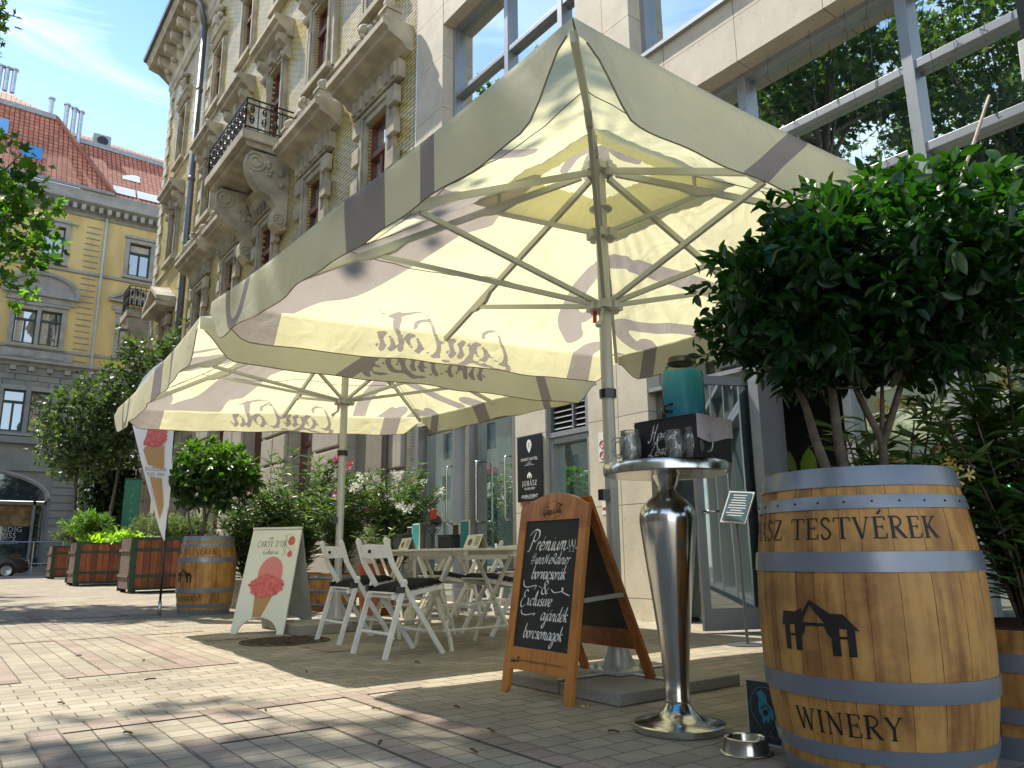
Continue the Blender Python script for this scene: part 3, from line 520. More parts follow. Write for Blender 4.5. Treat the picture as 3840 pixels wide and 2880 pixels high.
hut = [(-.045, 0), (-.045, .035), (-.02, .06), (0, .075), (.02, .06), (.045, .035), (.045, 0), (.027, 0), (.027, .025), (.012, .03), (.012, 0), (-.012, 0), (-.012, .03), (-.027, .025), (-.027, 0)]
g.add([onface(0, 1.585)(a, b) for a, b in hut], [tuple(range(len(hut)))])
for z in (1.742, 1.444, 1.335): g.add([onface(0, z)(a, b) for a, b in ((-.1, 0), (.1, 0), (.1, .003), (-.1, .003))], [(0, 1, 2, 3)])
g.build('lettering', M_white, nb)
g = MB(); 
for s, z in (('S', .0),): put(g, sans(s, .075), onface(0, 1.965, -.0095))
g.build('emblem_letter', M_blk, nb)
# small white notices with red prohibition rings
for k, (y, z, hh) in enumerate(((6.12, 1.66, .32), (6.10, 1.08, .14))):
    t = thing('wall_sticker', (5.85, y, z), ['tall white sticker with red prohibition rings on the stone pillar', 'small white sticker with a red bar low on the stone pillar'][k], 'sticker')
    MB().box((-.004, -.06, 0), (.0, .06, hh)).build('backing', mat('sticker_white', (.75, .75, .72), .5, var=.02), t)
    g = MB()
    if k == 0:
        for zz in (.07, .19): g.tube([(-.006, .04*math.cos(a), zz+.04*math.sin(a)) for a in np.linspace(0, 2*PI, 20, endpoint=False)], .005, 5, closed=True); g.beam((-.006, -.028, zz-.028), (-.006, .028, zz+.028), .008)
    else: g.box((-.006, -.05, .05), (-.004, .05, .08))
    g.build('red_mark', mat('sticker_red', (.5, .03, .03), .5), t)
# hanging strings of lights on the glass
M_wire = mat('dark_wire', (.03, .05, .035), .6)
ys = [4.75, 3.75, 3.3, 2.95, 2.75, 2.3, 2.12, 1.9]
ls0 = None
for k, y in enumerate(ys):
    ln = 1.0+.8*rnd.random(); o = thing('light_string', (5.98, y, 5.41), 'thin dark hanging string of tiny lamps in front of the tall shop glass', 'light string', group='light strings on the shop glass')
    g = MB(); z = 0; P = [(0, 0, 0)]
    while z > -ln: z -= .07; P.append((rnd.uniform(-.008, .008), rnd.uniform(-.012, .012), z))
    g.tube(P, .0024, 4); g.build('wire', M_wire, o)
    g = MB()
    for p in P[1::2]: g.tube([p, (p[0]-.01, p[1]+rnd.choice((-.03, .03)), p[2]-.008)], .004, 4)
    g.build('bulb', M_wire, o)
# black blade sign with floodlight at the edge of the frame
bs = thing('blade_sign', (5.84, 1.50, 0), 'black upright sign board fixed to the glass front at the right edge', 'sign')
MB().box((-.35, -.04, 3.55), (.0, .04, 6.2)).build('board', M_blk, bs, bevel=.003)
fl = thing('floodlight', (5.52, 1.40, 3.85), 'grey boxy floodlight fixed beside the black sign board', 'lamp')
g = MB(); g.prism([(-.1, -.16), (.08, -.2), (.12, .12), (-.06, .16)], lambda u, v, d: (u, d, v), -.02, .16); g.build('housing', mat('lamp_grey', (.34, .35, .33), .5), fl, bevel=.01)
g = MB(); g.beam((.1, .02, 0), (.33, -.03, 0), .03); g.build('bracket', M_blk, fl)
rp = MB(); rp.tube(smooth_pts([(5.74, 1.86, 3.87), (5.55, 2.0, 3.35), (5.3, 2.18, 2.75), (4.9, 2.4, 2.2)], 5), .011, 6); tag(rp.build('rope', mat('pale_rope', (.5, .42, .33), .8, bump=.6, bs=200), org=(5.74, 1.86, 3.87), smooth=True), 'pale rope stretched from the window rail down behind the leafy bay bush', 'rope')

# ================= HOUSE ACROSS THE STREET (mirrored in the glass) =================
F3 = lambda u, n, z: (-22+n, u, z)
op = thing('opposite_house', (-22, 10, 0), 'plain pale house across the street, mirrored in the shop glass', 'building')
hl = [(y-.6, y+.6, z, z+2.1) for y in np.arange(-16, 118, 3.2) for z in (1.2, 5.0, 8.6)]
g = MB(); fwall(g, F3, -20, 120, 0, 12, hl, .25); fbox(g, F3, -20, 120, .01, .5, 11.9, 12.4); g.add([F3(-20, .4, 12.4), F3(120, .4, 12.4), F3(120, -6, 15), F3(-20, -6, 15)], [(0, 1, 2, 3)]); g.build('wall', mat('pale_render', (.48, .42, .32), .85, vs=1), op, world=op)
for i, h in enumerate(hl):
    g = MB(); fbox(g, F3, h[0], h[1], -.25, -.2, h[2], h[3]); g.build('window', mat('dim_window', (.05, .06, .07), .2), op, world=op) if i == 0 else g.build('window', bpy.data.materials['dim_window'], op, world=op)
# ================= OLD BRICK HOUSE =================
def brickmat(name, cA, cB, mort, ax='Y', bw=.26, rh=.078, ms=.011, rough=.35):
    m, t, b = newmat(name); l = t.links.new
    ge = N(t, 'ShaderNodeNewGeometry'); sp = N(t, 'ShaderNodeSeparateXYZ'); cm = N(t, 'ShaderNodeCombineXYZ'); l(ge.outputs['Position'], sp.inputs[0]); l(sp.outputs[ax], cm.inputs['X']); l(sp.outputs['Z'], cm.inputs['Y'])
    k = N(t, 'ShaderNodeTexBrick'); k.inputs['Scale'].default_value = 1; k.inputs['Brick Width'].default_value = bw; k.inputs['Row Height'].default_value = rh; k.inputs['Mortar Size'].default_value = ms; k.inputs['Mortar Smooth'].default_value = .2
    k.inputs['Color1'].default_value = rgba(cA); k.inputs['Color2'].default_value = rgba(cB); k.inputs['Mortar'].default_value = rgba(mort); l(cm.outputs[0], k.inputs['Vector'])
    nz = N(t, 'ShaderNodeTexNoise'); nz.inputs['Scale'].default_value = .7; nz.inputs['Detail'].default_value = 8; nz.inputs['Roughness'].default_value = .65; l(ge.outputs['Position'], nz.inputs['Vector'])
    mr = N(t, 'ShaderNodeMapRange'); mr.inputs['From Min'].default_value = .35; mr.inputs['From Max'].default_value = .62; mr.inputs['To Min'].default_value = .7; mr.inputs['To Max'].default_value = 1.1; l(nz.outputs['Fac'], mr.inputs[0])
    vm = N(t, 'ShaderNodeVectorMath', operation='SCALE'); l(k.outputs['Color'], vm.inputs[0]); l(mr.outputs[0], vm.inputs['Scale']); l(vm.outputs[0], b.inputs['Base Color'])
    bp = N(t, 'ShaderNodeBump'); bp.inputs['Strength'].default_value = 1; bp.inputs['Distance'].default_value = .012; iv = N(t, 'ShaderNodeMath', operation='SUBTRACT'); iv.inputs[0].default_value = 1; l(k.outputs['Fac'], iv.inputs[1]); l(iv.outputs[0], bp.inputs['Height']); l(bp.outputs[0], b.inputs['Normal'])
    b.inputs['Roughness'].default_value = rough; return m
M_brick = brickmat('glazed_yellow_brick', (.62, .51, .21), (.52, .42, .155), (.10, .065, .02))
M_stone = mat('weathered_stone', (.45, .40, .29), .8, var=.2, vs=2.2, bump=.25, bs=25, col2=(.24, .215, .17))
M_stonep = mat('pale_quoin_stone', (.50, .465, .36), .8, var=.15, vs=2.2, bump=.25, bs=25, col2=(.36, .33, .25))
M_rust = limestone('rusticated_stone', (.40, .36, .29), .62, .1, 1.3)
M_wred = mat('dark_red_window_wood', (.16, .045, .03), .45, var=.2)
M_iron = mat('wrought_iron', (.02, .02, .022), .45, .4)
M_pipe = mat('zinc_downpipe', (.17, .185, .205), .45, .5, var=.12, vs=2)
ob = thing('brick_apartment_house', (5.85, 20, 0), 'old yellow brick apartment house with carved stone window hoods and an iron balcony', 'building')
def Bo(mb, name, m, parent=ob, **k): return mb.build(name, m, parent, world=ob, **k)
bays = {'a': 11.83, 'b': 14.82, 'c': 17.75, 'd': 20.7, 'e': 23.75, 'f': 28.3}
HW = .45
holes = []
for k, u in bays.items(): holes += [(u-HW, u+HW, 6.65, 8.78), (u-HW, u+HW, 11.25, 13.15), (u-HW, u+HW, 15.2, 17.25)]
holes = [h if not (h[0] == bays['c']-HW and h[2] == 11.25) else (h[0], h[1], 10.4, 13.15) for h in holes]
g = MB(); fwall(g, F, 10.46, 31.0, 5.7, 20.0, holes, .28); Bo(g, 'brick_wall', M_brick)
gh = [(u-.62, u+.62, .9, 4.2) for u in bays.values()]; gh[0] = (11.25, 12.75, 0, 4.2)
g = MB(); fwall(g, F, 10.46, 31.0, 0, 5.7, gh, .35, n=.05)
for z in np.arange(.15, 5.5, .62):   # raised courses
    segs = [10.5]+sorted(v for h in gh for v in (h[0]-.12, h[1]+.12) if h[2] < z+.3 < h[3]+.3)+[30.95]
    for a, b in zip(segs[::2], segs[1::2]):
        if b-a < .15: continue
        m_ = (a+b)/2 if b-a > 1.4 else None
        for c, d in ([(a, m_-.015), (m_+.015, b)] if m_ else [(a, b)]): fbox(g, F, c, d, .05, .13, z, z+.56)
Bo(g, 'rusticated_base', M_rust, bevel=.02)
for u in list(bays.values())[1:]:
    g = MB()
    for a in (-.6, -.03, .54): fbox(g, F, u+a, u+a+.06, -.24, -.17, .92, 4.18)
    fbox(g, F, u-.6, u+.6, -.24, -.19, 2.9, 3.0); o = Bo(g, 'window', M_wred)
    g = MB(); fbox(g, F, u-.6, u+.6, -.3, -.24, .95, 4.15); Bo(g, 'pane', M_glass_old, o)
g = MB(); fbox(g, F, 11.3, 12.7, -.25, -.15, 0, 4.1); Bo(g, 'shutter_door', mat('taupe_shutter', (.25, .225, .18), .7, var=.08))
# side return and chamfered corner
g = MB(); g.add([(5.85, 31, 0), (9, 34.2, 0), (9, 34.2, 20), (5.85, 31, 20)], [(0, 1, 2, 3)]); g.add([(9, 34.2, 0), (30, 34.2, 0), (30, 34.2, 20), (9, 34.2, 20)], [(0, 1, 2, 3)]); Bo(g, 'corner_wall', M_brick)
# cornice and eave
g = MB(); molding(g, F, 10.47, 31.1, [(0, 19.3), (.08, 19.35), (.08, 19.5), (.14, 19.6), (.14, 19.95), (.3, 20.2), (.3, 20.55), (0, 20.55)])
molding(g, F, 10.47, 31.9, [(0, 20.56), (.85, 20.75), (.85, 20.85), (.95, 21.0), (.95, 21.15), (0, 21.2)])
g.add([(5.85, 31, 19.5), (9, 34.2, 19.5), (8.9, 34.5, 20.6), (5.6, 31.25, 20.6)], [(0, 1, 2, 3)]); g.add([(5.0, 31.6, 20.75), (8.3, 35, 20.75), (8.2, 35.1, 21.15), (4.9, 31.7, 21.15)], [(0, 1, 2, 3)]); g.add([(5.0, 31.6, 20.75), (8.3, 35, 20.75), (9, 34.2, 20.56), (5.85, 31, 20.56)], [(0, 1, 2, 3)])
Bo(g, 'cornice', M_stone)
for u in np.arange(11, 31.3, .98):
    g = MB(); g.prism([(0, 19.95), (.35, 20.2), (.68, 20.35), (.72, 20.62), (0, 20.62)], lambda n, z, d: F(u+d, n, z), -.13, .13); g.ball(F(u, .33, 20.12), .13, 6)
    Bo(g, 'console', M_stone)
g = MB(); molding(g, F, 10.47, 31.9, [(.93, 21.0), (1.06, 21.02), (1.08, 21.16), (.94, 21.2)]); Bo(g, 'gutter', M_pipe)
g = MB(); g.add([(4.85, 10.4, 21.18), (4.85, 31.9, 21.18), (9, 34, 24.5), (9, 10.4, 24.5)], [(0, 1, 2, 3)]); Bo(g, 'roof', mat('dark_roof', (.1, .08, .07), .8))
g = MB()
for i, z in enumerate(np.arange(5.9, 19.2, .42)):
    w_ = .62 if i % 2 else .40
    for a, b, d in ((31.02-w_, 31.03, .07), (26.45-w_/2, 26.5+w_/2, .06))+(((24.92-w_/3, 24.92+w_/3, .05),) if i % 2 else ()): g = MB(); fbox(g, F, a, b, -.01, d, z, z+.38); Bo(g, 'quoin', M_stonep, bevel=.015)
g = MB(); molding(g, F, 10.47, 31.05, [(0, 5.5), (.18, 5.6), (.22, 5.72), (.1, 5.86), (0, 5.9)])
for z in (11.0, 14.9): 
    for a, b in ((13.3, 16.3), (19.6, 25.3), (26.8, 30.4), (10.5, 13.2)): molding(g, F, a, b, [(0, z-.08), (.07, z-.06), (.07, z+.05), (0, z+.08)])
Bo(g, 'string_course', M_stone)
pp = MB(); pp.tube([F(25.6, .17, 19.2), F(25.6, .17, 4.5)], .105, 12); 
for z in (6.8, 10.1, 13.2, 16.6): pp.tube([F(25.6, .17, z), F(25.6, .17, z+.14)], .125, 12)
pp.tube([F(25.6, .17, 19.2), F(25.6, .35, 20.0), F(25.6, .95, 20.9)], .10, 10); Bo(pp, 'downpipe', M_pipe, smooth=True)
pp = MB(); pp.tube([F(10.98, .16, 0), F(10.98, .16, 5)], .06, 10); Bo(pp, 'narrow_downpipe', mat('brown_pipe', (.14, .10, .09), .5), smooth=True)
def oldwin(u, z0, z1, tr=.64, cur=False):
    g = MB(); n0, n1 = -.15, -.06; s = .075
    for a, b in ((u-HW, u-HW+s), (u+HW-s, u+HW)): fbox(g, F, a, b, n0, n1, z0, z1)
    fbox(g, F, u-HW+s, u+HW-s, n0, n1, z0, z0+.09); fbox(g, F, u-HW+s, u+HW-s, n0, n1, z1-.07, z1); zt = z0+(z1-z0)*tr
    fbox(g, F, u-HW+s, u+HW-s, n0, n1+.05, zt, zt+.12); fbox(g, F, u-.045, u+.045, n0, n1+.01, z0+.09, zt); o = Bo(g, 'window', M_wred)
    g = MB(); g.add([F(u-HW, -.11, z0), F(u+HW, -.11, z0), F(u+HW, -.11, z1), F(u-HW, -.11, z1)], [(0, 1, 2, 3)]); Bo(g, 'pane', M_glass_old, o)
for k, u in bays.items():
    oldwin(u, 6.65, 8.78); oldwin(u, 10.4 if k == 'c' else 11.25, 13.15); oldwin(u, 15.2, 17.25)
# surrounds, friezes, hoods
def surround(g, u, z0, z1, w=.26, d=.09):
    for s in (-1, 1):
        a, b = sorted((u+s*HW, u+s*(HW+w))); fbox(g, F, a, b, -.02, d, z0-.05, z1+w); a, b = sorted((u+s*(HW+.05), u+s*(HW+.14))); fbox(g, F, a, b, d+.002, d+.045, z0, z1+w-.08)
    fbox(g, F, u-HW, u+HW, -.02, d-.003, z1, z1+w-.003); fbox(g, F, u-HW-.14, u+HW+.14, d, d+.04, z1+w-.13, z1+w-.05)
    fbox(g, F, u-HW-w-.08, u+HW+w+.08, -.02, d+.12, z0-.2, z0-.052)
strips_ = []
for k, u in bays.items():
    g = MB(); surround(g, u, 10.6 if k == 'c' else 11.25, 13.15, .2); Bo(g, 'window_surround', M_stone, bevel=.012)
    g = MB(); surround(g, u, 15.2, 17.25, .17, .07); Bo(g, 'window_surround', M_stone, bevel=.012)
    g = MB(); surround(g, u, 6.65, 8.78)
    for s in (-1, 1):        # blocky pilasters at floor one
        for z in (6.7, 7.35, 8.0, 8.6):
            a, b = sorted((u+s*(HW+.12), u+s*(HW+.42))); fbox(g, F, a, b, .02, .16, z, z+.34)
        a, b = sorted((u+s*(HW+.27), u+s*(HW+.36))); strips_.append((a, b)) if k in 'ab' else None
    Bo(g, 'window_surround', M_stone, bevel=.012)
for a, b in strips_: g = MB(); fbox(g, F, a, b, .0, .1, 11.1, 14.6); Bo(g, 'wall_strip', M_stone)
for k, u in bays.items():
    g = MB()
    fbox(g, F, u-.95, u+.95, -.02, .14, 9.06, 9.42)
    for q in np.linspace(-.8, .8, 7):
        for e in (-.05, 0, .05): fbox(g, F, u+q+e-.014, u+q+e+.014, .14, .19, 9.1, 9.38)
    Bo(g, 'frieze', M_stone)
def hood(u, z, hw, pj, ped=False):
    g = MB(); pr = [(0, z), (.12, z+.02), (.2, z+.12), (pj-.12, z+.22), (pj-.1, z+.3), (pj, z+.34), (pj, z+.46), (pj-.04, z+.5), (0, z+.53)]
    if ped:   # small gabled hood: raking cornices
        for s in (-1, 1):
            vs = [F(u+s*e, n, z+zz) for e, zz0 in ((hw, 0), (0, .62)) for n, zz in ((0, zz0), (pj, zz0+.05), (pj, zz0+.2), (0, zz0+.25))]
            g.add(vs, [(0, 1, 5, 4), (1, 2, 6, 5), (2, 3, 7, 6), (3, 0, 4, 7), (0, 1, 2, 3)])
        fbox(g, F, u-hw, u+hw, 0, pj, z-.14, z-.001); fbox(g, F, u-hw*.7, u+hw*.7, 0, .12, z, z+.3)
    else: molding(g, F, u-hw, u+hw, pr)
    return Bo(g, 'window_hood', M_stone)
def ornament(u, z, pj, h):
    g = MB(); n = pj*.55
    for i in range(26): a = rnd.uniform(0, 2*PI); rr = rnd.uniform(0, .2); zz = rnd.uniform(.05, .62); g.ball(F(u+rr*math.cos(a), n+rnd.uniform(-.1, .12), z+zz), rnd.uniform(.05, .12)*(1.2-zz), 5)
    g.ball(F(u, n+.05, z+.5), .13, 7); g.lathe([(.17, 0), (.13, .08), (.16, .14)], 10, F(u, n, z), cap=True)
    Bo(g, 'carved_bust', M_stone, h, smooth=True)
    for s in (-1,) if u < 13 else (-1, 1):
        g = MB(); uu = u+s*.95; fbox(g, F, uu-.13, uu+.13, n-.13, n+.13, z, z+.28); fbox(g, F, uu-.16, uu+.16, n-.16, n+.16, z+.282, z+.34); g.ball(F(uu, n, z+.47), .13, 9); Bo(g, 'finial', M_stone, h, smooth=False)
    g = MB(); uu = u+.85 if u < 13 else u+.5; g.ball(F(uu, n, z+.14), .13, 8); g.tube([F(u+.25, n, z+.3), F(u+.5, n, z+.12), F(u+.8, n, z+.1)], .06, 6); Bo(g, 'scroll', M_stone, h, smooth=True)
for k, u in bays.items():
    if k == 'f': hood(u, 9.3, 1.1, .62, True)
    elif k != 'c':
        h = hood(u, 9.43, 1.22, .6)
        ornament(u, 9.93, .6, h)
    else: hood(u, 9.25, 1.0, .35)
    h = hood(u, 13.5, .95, .52)
    for s in (-1, 1):
        g = MB(); g.prism([(0, -.55), (.12, -.5), (.14, -.2), (.34, -.08), (.36, .08), (0, .1)], lambda n, z, d: F(u+s*.72+d, n, 13.5+z), -.11, .11); g.ball(F(u+s*.72, .16, 13.08), .1, 6); Bo(g, 'hood_bracket', M_stone, h)
    g = MB(); fbox(g, F, u-.1, u+.1, .05, .26, 13.18, 13.52)
    Bo(g, 'keystone', M_stone, h)
    h = hood(u, 17.5, .72, .2)
    g = MB()
    for i in range(14): g.ball(F(u+rnd.uniform(-.16, .16), .12, 17.9+rnd.uniform(0, .75)), rnd.uniform(.07, .14), 5)
    fbox(g, F, u-.2, u+.2, 0, .24, 18.65, 18.78); Bo(g, 'carved_crest', M_stone, h, smooth=True)
# balcony
def railing(g, p, q, z0, z1, n):
    p, q = Vector(p), Vector(q)
    def at(t, z): v = p.lerp(q, t); return (v.x, v.y, z)
    for z in (z0, z0+.07, z1-.14, z1): g.beam(at(0, z), at(1, z), .03)
    d = (q-p).normalized(); H = z1-z0-.21
    for i in range(n+1):
        t = i/n; g.beam(at(t, z0), at(t, z1), .022)
        if i < n:
            c = p.lerp(q, (i+.5)/n); L_ = (q-p).length/n
            for zz, rr in ((z0+.09+H*.28, H*.24), (z0+.07+H*.76, H*.2)):
                for s in (-1, 1):
                    pts = [(c.x+d.x*s*rr*(.12+.88*(1-a/9))*math.cos(a)*.8*L_/H*2*.5, c.y+d.y*s*rr*(.12+.88*(1-a/9))*math.cos(a)*.8*L_/H*2*.5, zz+rr*(1-a/11)*math.sin(a)) for a in np.linspace(0, 7.5, 18)]; g.tube(pts, .013, 4)
bu = bays['c']; g = MB(); y0, y1 = 16.4, 19.5
fbox(g, F, y0, y1, 0, 1.2, 10.12, 10.36); molding(g, F, y0+.1, y1-.1, [(0, 9.95), (1.05, 10.02), (1.08, 10.12), (0, 10.12)]); bal = Bo(g, 'balcony', M_stone, bevel=.02)
g = MB()
for uu in (y0+.3, y1-.45):
    g = MB(); prof = [(0, 8.15), (.16, 8.1), (.34, 8.25), (.36, 8.5), (.28, 8.7), (.42, 8.9), (.68, 9.0), (.84, 9.2), (.98, 9.45), (1.02, 9.72), (.94, 9.93), (0, 9.96)]
    g.prism(prof, lambda n, z, d: F(uu+d, n, z), -.17, .17)
    for (n, z, r) in ((.82, 9.66, .22), (.2, 8.36, .15)):
        for rr in (r, r*.55): g.tube([F(uu-.18, n+rr*math.cos(a), z+rr*math.sin(a)) for a in np.linspace(0, 2*PI, 18, endpoint=False)], .032, 6, closed=True)
    for i in range(10): g.ball(F(uu-.17, rnd.uniform(.15, .55), rnd.uniform(9.15, 9.75)), rnd.uniform(.05, .1), 5)
    Bo(g, 'scroll_bracket', M_stone, bal, bevel=.012)
g = MB(); railing(g, F(y0+.06, 0, 0), F(y0+.06, 1.13, 0), 10.38, 11.18, 4); railing(g, F(y0+.06, 1.13, 0), F(y1-.06, 1.13, 0), 10.38, 11.18, 10); railing(g, F(y1-.06, 1.13, 0), F(y1-.06, 0, 0), 10.38, 11.18, 4); Bo(g, 'railing', M_iron, bal)
g = MB(); q = [(5.0, 31.05), (5.85, 31.05), (6.6, 32.4), (5.0, 32.4)]
g.add([(x, y, z) for z in (9.7, 9.95) for x, y in q], [(3, 2, 1, 0), (4, 5, 6, 7), (0, 1, 5, 4), (1, 2, 6, 5), (2, 3, 7, 6), (3, 0, 4, 7)])
g.prism([(0, 8.4), (.25, 8.5), (.3, 8.9), (.75, 9.3), (.8, 9.68), (0, 9.68)], lambda n, z, d: F(31.3+d, n, z), -.2, .2); b2 = Bo(g, 'corner_balcony', M_stone)
g = MB(); railing(g, (5.04, 31.1, 0), (5.8, 31.1, 0), 9.97, 10.95, 4); railing(g, (5.04, 31.1, 0), (5.04, 32.3, 0), 9.97, 10.95, 5); Bo(g, 'corner_railing', M_iron, b2)
# ================= YELLOW CORNER HOUSE =================
F2 = mapper('y', 45.)
yb = thing('yellow_corner_house', (5, 45, 0), 'yellow plastered corner house with red tiled roof and grey stone ground floor across the street', 'building')
def By(mb, name, m, parent=yb, **k): return mb.build(name, m, parent, world=yb, **k)
M_yel = mat('yellow_plaster', (.68, .53, .24), .85, var=.2, vs=.9, bump=.15, bs=8, col2=(.52, .40, .18), stretch=(1.6, 1.6, .5))
M_gst = mat('blue_grey_stone', (.27, .29, .30), .85, var=.12, vs=1.2, bump=.15, bs=10)
M_gsts = mat('grey_stone_trim', (.36, .365, .36), .85, var=.12, vs=2)
M_green = mat('green_window_wood', (.025, .06, .05), .4)
def tiles(name):
    m, t, b = newmat(name); l = t.links.new; tc = N(t, 'ShaderNodeUVMap'); k = N(t, 'ShaderNodeTexBrick'); k.offset = 0; k.inputs['Scale'].default_value = 1; k.inputs['Brick Width'].default_value = .24; k.inputs['Row Height'].default_value = .36; k.inputs['Mortar Size'].default_value = .03; k.inputs['Mortar Smooth'].default_value = .9
    k.inputs['Color1'].default_value = (.56, .20, .10, 1); k.inputs['Color2'].default_value = (.42, .135, .07, 1); k.inputs['Mortar'].default_value = (.10, .03, .022, 1)
    nz = N(t, 'ShaderNodeTexNoise'); nz.inputs['Scale'].default_value = .5; nz.inputs['Detail'].default_value = 5; l(tc.outputs[0], nz.inputs['Vector']); mr = N(t, 'ShaderNodeMapRange'); mr.inputs['To Min'].default_value = .7; mr.inputs['To Max'].default_value = 1.35; l(nz.outputs['Fac'], mr.inputs[0])
    vm = N(t, 'ShaderNodeVectorMath', operation='SCALE'); l(k.outputs['Color'], vm.inputs[0]); l(mr.outputs[0], vm.inputs['Scale']); l(vm.outputs[0], b.inputs['Base Color'])
    l(tc.outputs[0], k.inputs['Vector']); iv = N(t, 'ShaderNodeMath', operation='SUBTRACT'); iv.inputs[0].default_value = 1; l(k.outputs['Fac'], iv.inputs[1]); bp = N(t, 'ShaderNodeBump'); bp.inputs['Strength'].default_value = 1; bp.inputs['Distance'].default_value = .06; l(iv.outputs[0], bp.inputs['Height']); l(bp.outputs[0], b.inputs['Normal']); b.inputs['Roughness'].default_value = .7; return m
M_tile = tiles('red_roof_tiles')
def roofpoly(name, pts):
    P = [Vector(p) for p in pts]; n = (P[1]-P[0]).cross(P[2]-P[0]).normalized(); ux = (P[1]-P[0]).normalized(); uy = n.cross(ux)
    g = MB(); g.add(pts, [tuple(range(len(pts)))]); o = By(g, name, M_tile); uv = o.data.uv_layers.new(name='UVMap')
    for li, lo in enumerate(o.data.loops): v = P[lo.vertex_index]-P[0]; uv.data[li].uv = (v.dot(ux), v.dot(uy))
    return o
wins = [(2.95, 3.9, 16.1, 18.05), (7.05, 8.15, 16.1, 18.0), (2.12, 3.08, 11.45, 13.25), (3.25, 4.2, 11.45, 13.3), (6.95, 8.05, 11.45, 13.55), (2.09, 3.04, 6.9, 9.0), (3.26, 4.2, 6.9, 9.0), (.1, 1.0, 16.1, 18.05), (-1.2, -.2, 11.45, 13.3), (7.0, 8.0, 6.9, 9.0)]
wins2 = [h for h in wins if h[2] > 10]; wins1 = [h for h in wins if h[2] < 10]+[(-3.4, 4.55, .3, 3.5), (6.65, 9.6, .2, 3.5)]
g = MB(); fwall(g, F2, -12, 14, 10.5, 20.0, wins2, .22); By(g, 'plaster_wall', M_yel)
g = MB(); fwall(g, F2, -12, 14, -.05, 10.5, wins1, .3, n=.03)
for z in np.arange(.4, 4.6, .38): fbox(g, F2, 4.65, 6.45, .03, .09, z, z+.33)
for i, z in enumerate(np.arange(9.2, 10.15, .32)):
    for x in np.arange(-9+(i % 2)*.5, 12, 1.0): fbox(g, F2, x, x+.94, .03, .085, z, z+.27)
for x in (1.9, 3.15, 4.35): fbox(g, F2, x-.1, x+.1, .03, .12, 6.7, 9.15)
fbox(g, F2, -11, 13, .03, .28, 6.3, 6.62); fbox(g, F2, -11, 13, .03, .14, 4.95, 5.15) 
By(g, 'stone_base', M_gst)
g = MB(); molding(g, F2, -12, 13, [(.02, 10.2), (.12, 10.24), (.2, 10.36), (.42, 10.45), (.42, 10.58), (.02, 10.62)]); molding(g, F2, -12, 13, [(0, 15.62), (.12, 15.66), (.12, 15.8), (0, 15.84)]); molding(g, F2, -12, 13, [(0, 11.15), (.1, 11.17), (.1, 11.3), (0, 11.33)])
molding(g, F2, -12, 13, [(0, 18.9), (.1, 18.95), (.15, 19.3), (.75, 19.55), (.8, 19.85), (.9, 20.1), (0, 20.15)])
for x in np.arange(-9, 12, .42): fbox(g, F2, x, x+.2, .12, .6, 19.12, 19.42)
for x in np.arange(-9, 5, .8): fbox(g, F2, x, x+.25, .05, .3, 9.98, 10.2)
By(g, 'stone_cornice', M_gsts)
for wi, (a, b, c, d) in enumerate(wins):
    g = MB(); e_ = .004*(wi % 2)
    for s in ((a-.2, a), (b, b+(.2 if b not in (3.08, 3.04) else .0))): fbox(g, F2, s[0]+(.03 if a in (3.25, 3.26) and s[1] == a else 0), s[1]+.001, -.02, .1+e_, c-.1, d+.22)
    fbox(g, F2, a, b, -.02, .096+e_, d, d+.22); fbox(g, F2, a-.28, b+.28, -.02, .2+e_, d+.225, d+.36) if c > 10 else None
    fbox(g, F2, a-.25, b+.25, -.02, .2+e_, c-.22, c-.1); By(g, 'window_surround', M_gsts)
g = MB()
fbox(g, F2, 1.6, 4.75, .0, .12, 13.7, 14.1); fbox(g, F2, 6.5, 8.6, 0, .12, 13.95, 14.2)
ar = [(1.55, 14.1)]+[(3.2+1.65*math.cos(a), 14.12+1.15*math.sin(a)) for a in np.linspace(PI, 0, 18)]+[(4.85, 14.1)]
g.prism(ar, lambda u, z, d: F2(u, d, z), 0, .12)
g.tube([F2(u, .2, z) for u, z in ar[1:-1]], .12, 6); fbox(g, F2, 1.45, 4.95, .1, .3, 14.02, 14.15); By(g, 'arched_pediment', M_gsts); g = MB()
tr = [(6.4, 14.5), (8.8, 14.5), (7.6, 15.25)]; g.prism(tr, lambda u, z, d: F2(u, d, z), 0, .12)
for q in (((6.3, 14.52), (7.6, 15.3)), ((7.6, 15.3), (8.9, 14.52)), ((6.3, 14.45), (8.9, 14.45))): g.beam(F2(q[0][0], .18, q[0][1]), F2(q[1][0], .18, q[1][1]), .3, .12)
By(g, 'triangular_pediment', M_gsts); g = MB()
for a, b in ((1.5, 4.9),):
    fbox(g, F2, a, b, 0, .16, 10.66, 11.12)
    for c in (2.0, 3.4): fbox(g, F2, c, c+1.15, .16, .2, 10.74, 11.04)
By(g, 'balustrade_panel', M_gsts); g = MB()
for i, z in enumerate(np.arange(10.8, 18.7, .33)): fbox(g, F2, 4.85, 5.55, .0, .05, z, z+.05)
By(g, 'wall_grooves', M_gsts)
